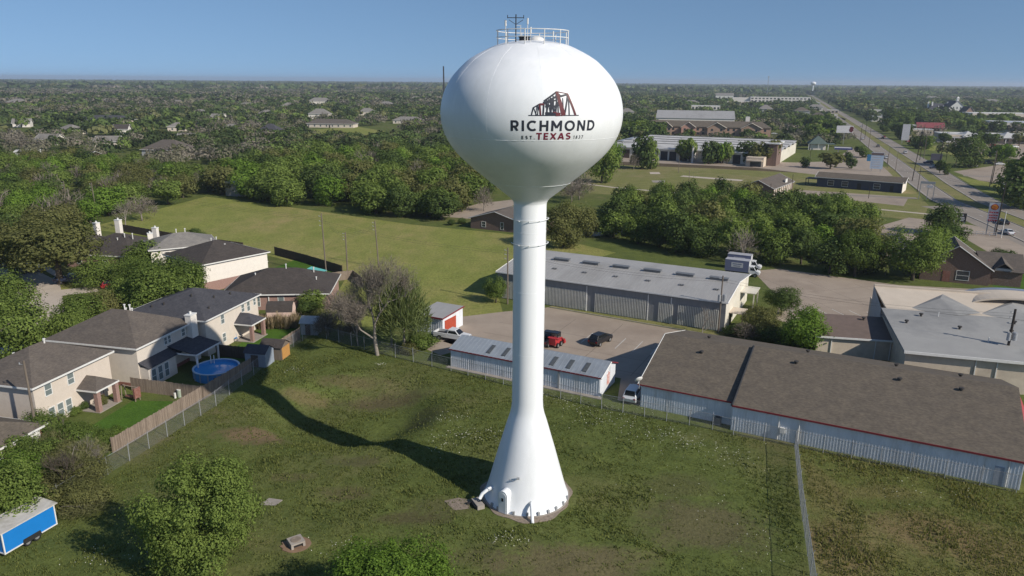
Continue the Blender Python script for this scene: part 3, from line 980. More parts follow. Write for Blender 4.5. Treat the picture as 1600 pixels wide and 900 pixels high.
def roof_parts(root, Lx, Ly, eave, rise, kind, oh, rmat, fmat, t=0.14, ridge_frac=1.0):
    """hip or gable roof as a closed shell, with fascia boards along its edges"""
    x0, x1, y0, y1 = -oh, Lx + oh, -oh, Ly + oh
    b = MB()
    ze = eave + t
    if kind == 'hip':
        if (x1 - x0) >= (y1 - y0):
            d = (y1 - y0) / 2 * ridge_frac; ym = (y0 + y1) / 2
            r0, r1 = (x0 + d, ym, ze + rise), (x1 - d, ym, ze + rise)
            b.poly([(x0, y0, ze), (x1, y0, ze), r1, r0]); b.poly([(x1, y1, ze), (x0, y1, ze), r0, r1])
            b.poly([(x1, y0, ze), (x1, y1, ze), r1]); b.poly([(x0, y1, ze), (x0, y0, ze), r0])
        else:
            d = (x1 - x0) / 2 * ridge_frac; xm = (x0 + x1) / 2
            r0, r1 = (xm, y0 + d, ze + rise), (xm, y1 - d, ze + rise)
            b.poly([(x0, y0, ze), (x1, y0, ze), r0]); b.poly([(x1, y1, ze), (x0, y1, ze), r1])
            b.poly([(x1, y0, ze), (x1, y1, ze), r1, r0]); b.poly([(x0, y1, ze), (x0, y0, ze), r0, r1])
        b.poly([(x0, y1, ze - 0.02), (x1, y1, ze - 0.02), (x1, y0, ze - 0.02), (x0, y0, ze - 0.02)])
    elif kind == 'gx':            # ridge along x
        ym = (y0 + y1) / 2
        A, B_, C_, D_ = (x0, y0, ze), (x1, y0, ze), (x1, y1, ze), (x0, y1, ze); r0, r1 = (x0, ym, ze + rise), (x1, ym, ze + rise)
        b.slab([A, B_, r1, r0], t); b.slab([C_, D_, r0, r1], t)
    elif kind == 'gy':
        xm = (x0 + x1) / 2
        A, B_, C_, D_ = (x0, y0, ze), (x1, y0, ze), (x1, y1, ze), (x0, y1, ze); r0, r1 = (xm, y0, ze + rise), (xm, y1, ze + rise)
        b.slab([B_, C_, r1, r0], t); b.slab([D_, A, r0, r1], t)
    o = b.build("roof", rmat, root)
    f = MB(); h = 0.2
    if kind == 'hip':
        f.bx(x0 - 0.03, x1 + 0.03, y0 - 0.05, y0, ze - h, ze + 0.01); f.bx(x0 - 0.03, x1 + 0.03, y1, y1 + 0.05, ze - h, ze + 0.01)
        f.bx(x0 - 0.05, x0 - 0.002, y0 + 0.002, y1 - 0.002, ze - h, ze + 0.012); f.bx(x1 + 0.002, x1 + 0.05, y0 + 0.002, y1 - 0.002, ze - h, ze + 0.012)
    elif kind == 'gx':
        f.bx(x0, x1, y0 - 0.05, y0 - 0.002, ze - t - 0.06, ze + 0.01); f.bx(x0, x1, y1 + 0.002, y1 + 0.05, ze - t - 0.06, ze + 0.01)
        for x in (x0 - 0.025, x1 + 0.025):
            for ya, yb in ((y0, (y0 + y1) / 2), (y1, (y0 + y1) / 2)):
                f.tube([(x, ya, ze - t / 2), (x, yb, ze + rise - t / 2)], 0.11, 4)
    else:
        f.bx(x0 - 0.05, x0 - 0.002, y0, y1, ze - t - 0.06, ze + 0.01); f.bx(x1 + 0.002, x1 + 0.05, y0, y1, ze - t - 0.06, ze + 0.01)
        for y in (y0 - 0.025, y1 + 0.025):
            for xa, xb in ((x0, (x0 + x1) / 2), (x1, (x0 + x1) / 2)):
                f.tube([(xa, y, ze - t / 2), (xb, y, ze + rise - t / 2)], 0.11, 4)
    f.build("fascia", fmat, root)
    return o


def walls(root, Lx, Ly, eave, kind, rise, wmat, x0=0, y0=0):
    b = MB()
    b.prism([(x0, y0), (x0 + Lx, y0), (x0 + Lx, y0 + Ly), (x0, y0 + Ly)], -0.1, eave + 0.05)
    e = eave + 0.05
    if kind == 'gx':
        for x in (x0 + 0.001, x0 + Lx - 0.001): b.poly([(x, y0, e), (x, y0 + Ly, e), (x, y0 + Ly / 2, e + rise * Ly / (Ly + 0.9))])
    if kind == 'gy':
        for y in (y0 + 0.001, y0 + Ly - 0.001): b.poly([(x0, y, e), (x0 + Lx, y, e), (x0 + Lx / 2, y, e + rise * Lx / (Lx + 0.9))])
    return b.build("wall", wmat, root)


def pipe_vents(o, pts):
    for (x, y, z, h) in pts:
        b = MB(); b.tube([(x, y, z - 0.4), (x, y, z + h)], 0.09, 6); b.tube([(x, y, z + h), (x, y, z + h + 0.12)], 0.16, 6)
        b.build("vent_pipe", TRIM_WHITE, o)


def house(name, label, o, ang, Lx, Ly, eave, rise, kind='hip', wmat=CREAM, rmat=SH_TAUPE, fmat=TRIM_WHITE, oh=0.45, wins=(), doors=(), band=None, group=None, vents=(), cat="house", pane=None, ridge_frac=1.0):
    t = thing(name, label, cat, (o[0], o[1], 0), R(ang), group)
    walls(t, Lx, Ly, eave, kind, rise, wmat)
    if band:
        b = MB(); b.prism([(-0.03, -0.03), (Lx + 0.03, -0.03), (Lx + 0.03, Ly + 0.03), (-0.03, Ly + 0.03)], -0.1, band[1], 0, True)
        b.build("brick_base", band[0], t)
    ro = roof_parts(t, Lx, Ly, eave, rise, kind, oh, rmat, fmat, ridge_frac=ridge_frac)
    for w in wins: add_window(t, *w, Lx, Ly, None, pane)
    for (f, s, w, h, mt) in doors: add_door(t, f, s, w, h, Lx, Ly, mt)
    pipe_vents(ro, vents)
    return t


def patio(root, x0, x1, y0, y1, z, rise, rmat, post, pr=0.2, sides='E', slope=None):
    """lean-to patio roof with posts, attached to a wall"""
    b = MB()
    if slope == 'hip':
        b.slab([(x0, y0, z + rise), (x1, y0 + 0.0, z), (x1, y1, z), (x0, y1, z + rise)], 0.12)
    r_ = MB()
    ym = (y0 + y1) / 2
    R0, R1 = (x0, ym, z + rise), (x1 - (y1 - y0) / 2 * 0.8, ym, z + rise)
    r_.poly([(x0, y0, z), (x1, y0, z), R1, R0]); r_.poly([(x1, y1, z), (x0, y1, z), R0, R1]); r_.poly([(x1, y0, z), (x1, y1, z), R1])
    r_.poly([(x0, y1, z - 0.02), (x1, y1, z - 0.02), (x1, y0, z - 0.02), (x0, y0, z - 0.02)]); r_.poly([(x0, y0, z - .02), (x0, y0, z), R0, (x0, y1, z), (x0, y1, z - .02)])
    r_.build("patio_roof", rmat, root)
    f = MB(); f.bx(x0, x1 + 0.05, y0 - 0.05, y0, z - 0.18, z + 0.01); f.bx(x0, x1 + 0.05, y1, y1 + 0.05, z - 0.18, z + 0.01); f.bx(x1 + 0.002, x1 + 0.05, y0 + 0.002, y1 - 0.002, z - 0.18, z + 0.012)
    f.build("patio_fascia", TRIM_WHITE, root)
    for y in (y0 + 0.35, y1 - 0.35):
        p = MB(); p.bx(x1 - 0.55, x1 - 0.55 + 2 * pr, y - pr, y + pr, -0.05, z - 0.1); p.build("column", post, root)


def chimney(root, x, y, w, d, h, mt=OFFWHITE):
    b = MB(); b.bx(x - w / 2, x + w / 2, y - d / 2, y + d / 2, 0, h); o = b.build("chimney", mt, root)
    c = MB(); c.bx(x - w / 2 - 0.06, x + w / 2 + 0.06, y - d / 2 - 0.06, y + d / 2 + 0.06, h, h + 0.14); c.cyl((x, y, h + 0.14), 0.16, 0.35, 10)
    c.build("chimney_cap", TRIM_WHITE, o)


RED_TRIM = mat("red_trim_paint", (0.22, 0.03, 0.035), (0.16, 0.022, 0.026), 3, 0.5)
RIBWHITE = mat("white_ribbed_metal", (0.72, 0.74, 0.77), (0.60, 0.63, 0.67), 0.8, 0.5, stretch=(2.5, 2.5, 0.4), dirt=(0.46, 0.45, 0.44))
ROOFGREY = mat("grey_metal_roof", (0.37, 0.36, 0.345), (0.32, 0.31, 0.30), 0.6, 0.55, metal=0.05, stretch=(1, 0.4, 1), dirt=(0.27, 0.26, 0.245))
ROOFBLUE = mat("pale_blue_metal_roof", (0.33, 0.365, 0.40), (0.28, 0.31, 0.345), 0.7, 0.4, metal=0.2, dirt=(0.24, 0.26, 0.28))
GREYWALL = mat("grey_metal_wall", (0.235, 0.24, 0.245), (0.19, 0.195, 0.20), 0.7, 0.6, stretch=(2, 2, 0.4))
RIBPALE = mat("pale_wall_ribs", (0.62, 0.61, 0.55), (0.50, 0.49, 0.44), 1.2, 0.6)
TANWALL = mat("tan_block_wall", (0.62, 0.53, 0.42), (0.52, 0.44, 0.35), 0.8, 0.85, dirt=(0.42, 0.35, 0.28))
CREAMWALL = mat("cream_metal_wall", (0.68, 0.64, 0.55), (0.60, 0.56, 0.48), 0.8, 0.7, dirt=(0.48, 0.44, 0.36))
REDDOOR = mat("red_roller_door", (0.42, 0.075, 0.04), (0.34, 0.06, 0.035), 2, 0.6)
MEMBRANE = mat("grey_roof_membrane", (0.335, 0.33, 0.315), (0.285, 0.28, 0.27), 0.25, 0.75, dirt=(0.19, 0.19, 0.19), spec=0.2)
TANROOF = mat("tan_roof_coating", (0.56, 0.48, 0.39), (0.49, 0.42, 0.34), 0.4, 0.8)


def ribs(mb, face, s0, s1, z0, z1, pitch, w, d, Lx, Ly):
    k = int((s1 - s0) / pitch)
    for i in range(k + 1):
        facebox(mb, face, s0 + (s1 - s0) * i / k, (z0 + z1) / 2, w, z1 - z0, -0.01, d, Lx, Ly)


# ---- A: long white shed with brown shingle roof, two stepped sections
A = thing("long_white_building", "long white metal building with brown shingle roof and red eaves along the back fence", "building", (15.7, 82.4, 0), ANG)
LA, WA = 11.0, 21.9
b = MB(); b.prism([(0, 0), (LA, 0), (LA, WA), (0, WA)], -0.1, 2.95)
for x in (0.001,): b.poly([(x, 0, 2.95), (x, WA, 2.95), (x, WA / 2, 5.75)])
b.build("wall", RIBWHITE, A)
b = MB(); ribs(b, 'S', 0.2, LA - 0.2, 0.05, 2.85, 0.3, 0.06, 0.035, LA, WA); ribs(b, 'W', 0.2, WA - 0.2, 0.05, 2.85, 0.3, 0.06, 0.035, LA, WA)
stuff(b.build("wall_rib", RIBWHITE, A))
y0 = -0.24; zE = 2.98; zR = 5.95
rb = MB(); rb.slab([(-0.35, y0, zE), (LA, y0, zE), (LA, WA / 2, zR), (-0.35, WA / 2, zR)], 0.14); rb.slab([(LA, WA + .45, zE), (-0.35, WA + .45, zE), (-0.35, WA / 2, zR), (LA, WA / 2, zR)], 0.14)
roofA1 = rb.build("roof", SH_BROWN, A)
b = MB(); b.bx(-0.4, LA, y0 - 0.06, y0 - 0.002, zE - 0.15, zE + 0.02); b.build("eave_trim", RED_TRIM, A)
b = MB()
for ya in (y0, WA + .45): b.tube([(-0.38, ya, zE - 0.06), (-0.38, WA / 2, zR - 0.06)], 0.1, 4)
b.build("gable_trim", TRIM_WHITE, A)
# right section, standing 1.2 m proud and a little higher
X1, LB = 11.0, 27.6; YB = -1.25
b = MB(); b.prism([(X1 + 0.01, YB), (X1 + LB, YB), (X1 + LB, WA), (X1 + 0.01, WA)], -0.1, 3.1)
b.poly([(X1 + LB - 0.001, YB, 3.1), (X1 + LB - 0.001, WA, 3.1), (X1 + LB - 0.001, WA / 2, 6.05)])
b.poly([(X1 + 0.02, YB, 3.1), (X1 + 0.02, WA, 3.1), (X1 + 0.02, WA / 2, 6.05)])
b.build("wall", RIBWHITE, A)
b = MB()
for i in range(91): b.bx(X1 + 0.15 + i * 0.304 - 0.03, X1 + 0.15 + i * 0.304 + 0.03, YB - 0.035, YB + 0.01, 0.05, 3.0)
stuff(b.build("wall_rib", RIBWHITE, A))
yb = YB - 0.24; zE2 = 3.16; zR2 = 6.22
rb = MB(); rb.slab([(X1 + 0.05, yb, zE2), (X1 + LB + 0.35, yb, zE2), (X1 + LB + 0.35, WA / 2, zR2), (X1 + 0.05, WA / 2, zR2)], 0.16)
rb.slab([(X1 + LB + 0.35, WA + .45, zE), (X1 + 0.05, WA + .45, zE), (X1 + 0.05, WA / 2, zR2), (X1 + LB + 0.35, WA / 2, zR2)], 0.16)
roofA2 = rb.build("roof", SH_BROWN, A)
b = MB(); b.bx(X1 + 0.02, X1 + LB + 0.4, yb - 0.06, yb - 0.002, zE2 - 0.18, zE2 + 0.02); b.build("eave_trim", RED_TRIM, A)
slope = (zR2 - zE2) / (WA / 2 - yb)
b = MB(); b.tube([(X1 + 0.0, yb, zE2 - 0.05), (X1 + 0.0, WA / 2, zR2 - 0.05)], 0.17, 4); b.build("step_flashing", DARK, A)
VENT = mat("dark_roof_vent", (0.06, 0.055, 0.05), (0.04, 0.036, 0.033), 4, 0.7)
for (px, py) in ((1096, 555), (1108, 530), (1243, 577), (1262, 553), (1404, 604), (1400, 575), (1500, 592), (1500, 620)):
    w = at(px, py, 4.9); dx, dy = w[0] - 15.7, w[1] - 82.4
    lx, ly = dx * UX + dy * UY, -dx * UY + dy * UX
    on2 = lx > X1
    zr, ze, yy = (zR2, zE2, yb) if on2 else (zR, zE, y0)
    z = ze + (ly - yy) / (WA / 2 - yy) * (zr - ze) if ly < WA / 2 else zr - (ly - WA / 2) / (WA / 2 + .45) * (zr - zE)
    b = MB(); b.cyl((lx, ly, z - 0.15), 0.16, 0.38, 10); b.cyl((lx, ly, z + 0.2), 0.26, 0.14, 12)
    b.build("roof_vent", VENT, roofA2 if on2 else roofA1)
# awning at the far right end, downpipes, wall door and lamp
RED_AWN = mat("faded_red_awning", (0.42, 0.075, 0.08), (0.34, 0.06, 0.065), 1, 0.6)
b = MB(); xe = X1 + LB; b.slab([(xe + 0.36, YB + 0.2, 3.0), (xe + 2.1, YB + 0.2, 2.2), (xe + 2.1, WA - 2, 2.2), (xe + 0.36, WA - 2, 3.4)], 0.1)
b.build("awning", RED_AWN, A)
for s in (X1 + 5.1, X1 + 7.2, X1 + LB - 1.2):
    b = MB(); b.tube([(s, YB - 0.1, 0.1), (s, YB - 0.1, 2.9)], 0.06, 6); b.build("downpipe", TRIM_WHITE, A)
b = MB(); b.bx(X1 + LB - 2.3, X1 + LB - 1.5, YB - 0.07, YB + 0.02, 0.1, 2.1); b.build("door", mat("grey_blue_door", (0.30, 0.34, 0.40), None, 3, 0.6), A)
b = MB(); b.bx(X1 + 5.3, X1 + 5.8, YB - 0.3, YB - 0.02, 1.0, 1.6); b.build("meter_box", TRIM_WHITE, A)
# satellite dish on the left corner
dish = thing("satellite_dish", "pale round satellite dish on the left corner of the long white building", "satellite dish", (15.35, 82.1, 3.1), R(200))
b = MB(); b.lathe([(0.01, 0), (0.25, 0.03), (0.42, 0.1), (0.5, 0.17), (0.49, 0.18), (0.24, 0.06), (0.01, 0.03)], 20)
do = b.build("reflector", TRIM_WHITE, dish, True); do.rotation_euler = (R(55), 0, 0); do.location = (0, 0, 0.45)
b = MB(); b.tube([(0, 0.1, -0.6), (0, 0.08, 0.42)], 0.04, 6); b.build("mast", GALV, dish)
# air conditioners by the wall
ac0 = None
ACM = mat("beige_ac_casing", (0.22, 0.21, 0.19), (0.16, 0.15, 0.14), 4, 0.7)
for i, (px, py, lb) in enumerate(((1121, 662, "grey air conditioner by the recessed wall of the long white building"), (1214, 684, "air conditioner left of the fence corner by the long white wall"),
                                  (1242, 690, "middle air conditioner right behind the fence corner at the white wall"), (1268, 695, "air conditioner with a pale top right of the fence corner"))):
    x, y = at(px, py)
    if ac0 is None:
        ac0 = thing("air_conditioner", lb, "air conditioner", (x, y, 0), ANG, "air conditioners along the white wall")
        b = MB(); b.bx(-0.42, 0.42, -0.42, 0.42, 0.0, 0.12); b.build("pad", CONC, ac0)
        b = MB(); b.bx(-0.36, 0.36, -0.36, 0.36, 0.12, 0.85)
        for k in range(9): b.bx(-0.38, 0.38, -0.38, 0.38, 0.18 + k * 0.075, 0.2 + k * 0.075)
        b.build("casing", ACM, ac0)
        b = MB(); b.cyl((0, 0, 0.85), 0.28, 0.05, 16); b.build("fan_guard", DARK, ac0)
    else: copy_thing(ac0, (x, y), None, None, lb)

# ---- B: low metal storage building with skylights
B_ = thing("storage_building", "low white metal storage building with pale blue roof behind the tower", "building", (-8.35, 94.9, 0), ANG)
LB_, WB = 21.8, 5.6
b = MB(); b.prism([(0, 0), (LB_, 0), (LB_, WB), (0, WB)], -0.05, 2.6)
for x in (0.001, LB_ - 0.001): b.poly([(x, 0, 2.6), (x, WB, 2.6), (x, 3.3, 3.55)])
b.build("wall", RIBWHITE, B_)
b = MB(); ribs(b, 'S', 0.15, LB_ - 0.15, 0.05, 2.5, 0.33, 0.07, 0.04, LB_, WB); stuff(b.build("wall_rib", RIBWHITE, B_))
rb = MB(); rb.slab([(-0.2, -0.16, 2.66), (LB_ + 0.2, -0.16, 2.66), (LB_ + 0.2, 3.3, 3.66), (-0.2, 3.3, 3.66)], 0.09); rb.slab([(LB_ + 0.2, WB + .3, 2.66), (-0.2, WB + .3, 2.66), (-0.2, 3.3, 3.66), (LB_ + 0.2, 3.3, 3.66)], 0.09)
rB = rb.build("roof", ROOFBLUE, B_)
b = MB()
for i in range(36):
    x = -0.1 + i * 0.62; zt = lambda y: 2.66 + (y + 0.3) / 3.6 * 1.0
    b.tube([(x, -0.28, zt(-0.28)), (x, 3.28, zt(3.28))], 0.025, 4)
stuff(b.build("roof_seam", ROOFBLUE, rB))
SKYL = mat("smoky_skylight", (0.10, 0.11, 0.115), (0.07, 0.075, 0.08), 3, 0.25)
for x in (5.6, 7.9, 10.2, 12.6, 14.9, 17.2, 19.4)[:7]:
    z0_, z1_ = 2.66 + (0.4 + 0.3) / 3.6, 2.66 + (2.2 + 0.3) / 3.6
    b = MB(); b.slab([(x - 0.28, 0.4, z0_ + 0.07), (x + 0.28, 0.4, z0_ + 0.07), (x + 0.28, 2.2, z1_ + 0.07), (x - 0.28, 2.2, z1_ + 0.07)], 0.1); b.build("skylight", SKYL, rB)
b = MB(); b.bx(-0.22, LB_ + 0.22, -0.22, -0.162, 2.5, 2.68); b.build("eave_trim", RED_TRIM, B_)
b = MB(); b.tube([(LB_ + 0.22, WB + .3, 2.6), (LB_ + 0.22, 3.3, 3.6)], 0.09, 4); b.build("gable_trim", RED_TRIM, B_)
b = MB(); b.tube([(LB_ + 0.22, -.3, 2.6), (LB_ + 0.22, 3.3, 3.6)], 0.07, 4); b.build("gable_trim", TRIM_WHITE, B_)
b = MB(); b.bx(LB_ - 0.01, LB_ + 0.05, 2.4, 3.3, 0.7, 2.0); b.bx(LB_ - 0.01, LB_ + 0.06, 2.3, 3.4, 2.05, 2.2); b.bx(LB_ - 0.01, LB_ + 0.06, 2.78, 2.92, 1.2, 2.5); b.build("wall_sign", mat("pale_red_sign", (0.5, 0.12, 0.1), (0.7, 0.6, 0.55), 4, 0.6), B_)
b = MB(); b.bx(-0.4, LB_ + 0.3, -0.7, -0.005, -0.05, 0.1); b.build("foundation", CONC, B_)
b = MB(); b.bx(16.1, 16.3, -0.16, -0.045, 0.1, 2.5); b.build("downpipe", GALV, B_)

# ---- C: small white garage with a red door
C_ = thing("garage", "small white garage with red trim, orange red roller door and flat grey roof", "garage", (-14.9, 109.7, 0), ANG)
LC, WC = 4.8, 6.0
b = MB(); b.prism([(0, 0), (LC, 0), (LC, WC), (0, WC)], -0.05, 2.85); b.build("wall", RIBWHITE, C_)
b = MB(); ribs(b, 'S', 0.15, LC - 0.15, 0.05, 2.8, 0.3, 0.06, 0.04, LC, WC); stuff(b.build("wall_rib", RIBWHITE, C_))
b = MB(); b.slab([(-0.15, -0.2, 2.92), (LC + 0.15, -0.2, 2.92), (LC + 0.15, WC + 0.2, 3.2), (-0.15, WC + 0.2, 3.2)], 0.1); b.build("roof", ROOFGREY, C_)
b = MB(); b.bx(-0.2, LC + 0.2, -0.27, -0.202, 2.7, 2.95); b.box((LC + 0.185, WC / 2, 2.99), (0.06, WC + 0.5, 0.2), 0, 0, Matrix.Rotation(math.atan2(0.28, 6.4), 3, 'X')); b.build("roof_trim", RED_TRIM, C_)
b = MB(); facebox(b, 'E', 2.2, 1.15, 3.3, 2.3, -0.02, 0.05, LC, WC)
for k in range(6): facebox(b, 'E', 2.2, 0.2 + 0.38 * k, 3.3, 0.05, 0.05, 0.075, LC, WC)
b.build("roller_door", REDDOOR, C_)

# ---- D: long grey warehouse
D_ = thing("warehouse", "long low warehouse with grey metal roof and pale ribbed grey walls", "warehouse", (-2.6, 128.9, 0), ANG)
LD = 40.6; ED = 4.95; RD = 6.1; YR = 8.9; WD = 19.6
b = MB(); b.prism([(0, 0), (LD, 0), (LD, WD), (0, WD)], -0.05, ED)
b.build("wall", GREYWALL, D_)
b = MB()
b.prism([(LD + 0.002, 0.0), (LD + 0.06, 0.0), (LD + 0.06, WD), (LD + 0.002, WD)], -0.05, ED)
b.poly([(LD + 0.06, 0, ED), (LD + 0.06, WD, ED), (LD + 0.06, YR, RD - 0.05)]); b.build("gable_wall", CREAMWALL, D_)
b = MB(); b.poly([(0, 0, ED), (0, YR, RD - 0.05), (0, WD, ED)]); b.build("gable_wall", CREAMWALL, D_)
bays = [(0.2, 7.8), (9.2, 17.2), (18.9, 27.7), (30.0, 32.2), (33.2, 39.5)]
for s0, s1 in bays:
    b = MB(); ribs(b, 'S', s0, s1, 0.12, 3.45, 0.27, 0.13, 0.12, LD, WD); stuff(b.build("wall_rib", RIBPALE, D_))
for s in (8.5, 18.05, 28.85, 32.7):
    b = MB(); facebox(b, 'S', s - 0.75, 2.2, 0.14, 4.5, 0.0, 0.1, LD, WD); b.build("downpipe", TRIM_WHITE, D_)
rb = MB(); rb.slab([(-0.2, -0.35, ED), (LD + 0.3, -0.35, ED), (LD + 0.3, YR, RD), (-0.2, YR, RD)], 0.1); rb.slab([(LD + 0.3, WD + .3, ED), (-0.2, WD + .3, ED), (-0.2, YR, RD), (LD + 0.3, YR, RD)], 0.1)
rD = rb.build("roof", ROOFGREY, D_)
zt = lambda y: ED + (y + 0.35) / (YR + 0.35) * (RD - ED) if y < YR else RD - (y - YR) / (WD + .3 - YR) * (RD - ED)
b = MB()
for i in range(68):
    x = 0.0 + i * 0.605; b.tube([(x, -0.3, zt(-0.3)), (x, YR, zt(YR)), (x, WD + 0.25, zt(WD + 0.25))], 0.022, 4)
stuff(b.build("roof_seam", ROOFGREY, rD))
b = MB(); b.bx(-0.25, LD + 0.35, -0.43, -0.352, ED - 0.2, ED + 0.02); b.build("gutter", TRIM_WHITE, D_)
for xa in (LD + 0.34, -0.24):
    b = MB(); b.tube([(xa, -0.35, ED - 0.04), (xa, YR, RD - 0.04), (xa, WD + .3, ED - 0.04)], 0.1, 4); b.build("gable_trim", TRIM_WHITE, D_)
MON = mat("ridge_monitor_metal", (0.20, 0.205, 0.21), (0.15, 0.155, 0.16), 2, 0.5, metal=0.2)
for i in range(7):
    x = 3.0 + i * 5.75
    b = MB(); b.extrude_y([(x - 1.5, zt(YR) - 0.2), (x + 1.5, zt(YR) - 0.2), (x + 1.5, zt(YR) + 0.32), (x - 1.5, zt(YR) + 0.32)], YR - 0.4, YR + 0.4)
    b.bx(x - 1.58, x + 1.58, YR - 0.55, YR + 0.55, zt(YR) + 0.32, zt(YR) + 0.4); b.build("ridge_vent", MON, rD)
    y = 4.3
    b = MB()
    for k in range(3): b.tube([(x + 0.3 + k * 0.3, y - 0.3, zt(y - .3) + 0.12), (x + 0.3 + k * 0.3, y + 0.3, zt(y + .3) + 0.12)], 0.08, 5)
    b.bx(x + 0.15, x + 1.05, y - 0.05, y + 0.05, zt(y) - 0.1, zt(y) + 0.2)
    b.build("roof_vent", MON, rD)
b = MB(); facebox(b, 'E', 14.4, 3.5, 4.6, 0.12, 0.06, 2.6, LD, WD); facebox(b, 'E', 16.5, 1.75, 0.14, 3.5, 2.2, 2.4, LD, WD); facebox(b, 'E', 12.3, 1.75, 0.14, 3.5, 2.2, 2.4, LD, WD); b.build("entrance_canopy", CREAMWALL, D_)
b = MB(); facebox(b, 'E', 4.6, 2.4, 3.4, 0.1, 0.06, 2.4, LD, WD); facebox(b, 'E', 3.1, 1.2, 0.12, 2.4, 2.1, 2.3, LD, WD); facebox(b, 'E', 6.1, 1.2, 0.12, 2.4, 2.1, 2.3, LD, WD); b.build("side_canopy", TANWALL, D_)
add_door(D_, 'E', 4.6, 1.6, 2.1, LD + 0.06, WD, DARK)
sheet("grass_verge", [(6.4, 122.8), (33.0, 107.5), (33.9, 109.9), (7.4, 124.6)], VACANT, 0.02, False)

# ---- E: grey roofed block with folded back roof and barrel canopy
E_ = thing("grey_roof_building", "tan walled building with broad grey roof, folded peaks and a barrel vault", "building", (51.7, 90.7, 0), R(-16))
LE = 34.0
b = MB(); b.prism([(0, 0), (LE, 0), (LE, 27), (0, 27)], -0.05, 4.2); b.build("wall", TANWALL, E_)
b = MB(); b.slab([(-0.3, -0.5, 4.5), (LE, -0.5, 4.5), (LE, 16.5, 5.4), (-0.3, 16.5, 5.4)], 0.3); rE = b.build("roof", MEMBRANE, E_)
b = MB(); b.bx(-0.35, LE, -0.62, -0.502, 4.2, 4.55); b.build("gutter", TRIM_WHITE, E_)
for s in (8.2, 10.6, 20):
    b = MB(); b.bx(s - 0.06, s + 0.06, -0.15, -0.005, 0.2, 4.2); b.build("downpipe", TRIM_WHITE, E_)
b = MB(); b.slab([(0.4, 16.4, 5.41), (LE, 16.4, 5.41), (LE, 23.5, 6.9), (-0.3, 23.5, 6.9)], 0.3); b.bx(-0.3, LE, 23.5, 23.9, 4.0, 7.2); b.build("back_roof", TANROOF, E_)
b = MB(); b.prism([(-0.35, 16.4), (-0.02, 16.4), (-0.02, 23.8), (-0.35, 23.8)], 0, 4.4); b.poly([(-0.34, 16.4, 4.4), (-0.34, 16.4, 5.4), (-0.34, 23.8, 7.0), (-0.34, 23.8, 4.4)]); b.build("side_wall", GREYSID, E_)
for x, w in ((7.6, 5.6), (17.2, 6.0), (27.0, 6.0)):
    b = MB(); pk = (x + 0.8, 20.2, 6.62)
    b.poly([(x - w * 0.75, 16.8, 5.44), (x + w * 0.42, 15.6, 5.40), pk]); b.poly([(x + w * 0.42, 15.6, 5.40), (x + w * 1.0, 17.2, 5.6), pk]); b.poly([(x + w, 17.2, 5.6), (x + w * 0.3, 22.5, 6.7), pk]); b.poly([(x - w * 0.75, 16.8, 5.44), pk, (x + w * 0.3, 22.5, 6.7)])
    b.build("roof_peak", MEMBRANE, E_)
b = MB()
arcp = [(7.0 * math.cos(R(180 - 180 * k / 20)), 1.5 * math.sin(R(180 * k / 20))) for k in range(21)]
for ya, yb_, rr, mi in ((20.5, 25.4, 1.0, 0),):
    for (a0, a1) in zip(arcp[:-1], arcp[1:]):
        b.slab([(19.6 + a0[0], ya, 5.9 + a0[1]), (19.6 + a1[0], ya, 5.9 + a1[1]), (19.6 + a1[0], yb_, 5.9 + a1[1]), (19.6 + a0[0], yb_, 5.9 + a0[1])], 0.25)
b.build("barrel_vault", TANROOF, E_)
b = MB()
for (a0, a1) in zip(arcp[:-1], arcp[1:]):
    b.slab([(19.6 + a0[0] * 1.02, 25.41, 6.0 + a0[1] * 1.06), (19.6 + a1[0] * 1.02, 25.41, 6.0 + a1[1] * 1.06), (19.6 + a1[0] * 1.02, 26.0, 6.0 + a1[1] * 1.06), (19.6 + a0[0] * 1.02, 26.0, 6.0 + a0[1] * 1.06)], 0.7)
b.build("vault_rim", mat("blue_grey_fascia", (0.24, 0.29, 0.40), (0.2, 0.24, 0.33), 1, 0.5), E_)
for (x, y) in ((2.0, 10.5), (4.6, 14.0), (8.6, 9.8), (15.0, 10.0), (16.6, 14.0), (23, 10)):
    b = MB(); z = 4.5 + (y + 0.5) / 17 * 0.9; b.cyl((x, y, z - 0.1), 0.15, 0.4, 8); b.cyl((x, y, z + 0.3), 0.28, 0.16, 10); b.build("roof_vent", VENT, rE)
for (x, y) in ((7.0, 14.6), (11.0, 5.6)):
    b = MB(); z = 4.5 + (y + 0.5) / 17 * 0.9; b.tube([(x, y, z - 0.1), (x, y, z + 0.7)], 0.06, 6); b.build("vent_pipe", TRIM_WHITE, rE)

# ---- F: lower tan block with brown roof
F_ = thing("brown_roof_block", "low tan block with flat brown roof beside the grey roofed building", "building", (45.5, 100.0, 0), R(-11))
b = MB(); b.prism([(-1.5, 0), (9.6, 0), (9.6, 8), (-1.5, 8)], -0.05, 2.9); b.build("wall", TANWALL, F_)
b = MB(); b.slab([(-1.8, -0.3, 3.1), (9.7, -0.3, 3.1), (9.7, 8.2, 4.0), (-1.8, 8.2, 4.0)], 0.2); rF = b.build("roof", mat("brown_gravel_roof", (0.17, 0.125, 0.105), (0.13, 0.098, 0.083), 1.2, 0.95), F_)
b = MB(); b.bx(-1.85, 9.75, -0.42, -0.302, 2.9, 3.14); b.build("gutter", TRIM_WHITE, F_)
for s in (0.5, 6.4, 8.4):
    b = MB(); b.bx(s - 0.06, s + 0.06, -0.14, -0.005, 0.1, 2.9); b.build("downpipe", TRIM_WHITE, F_)
b = MB(); b.cyl((6.2, 6.6, 3.7), 0.15, 0.45, 8); b.cyl((6.2, 6.6, 4.15), 0.27, 0.15, 10); b.build("roof_vent", VENT, rF)
xs_, ys_ = at(1592, 575)
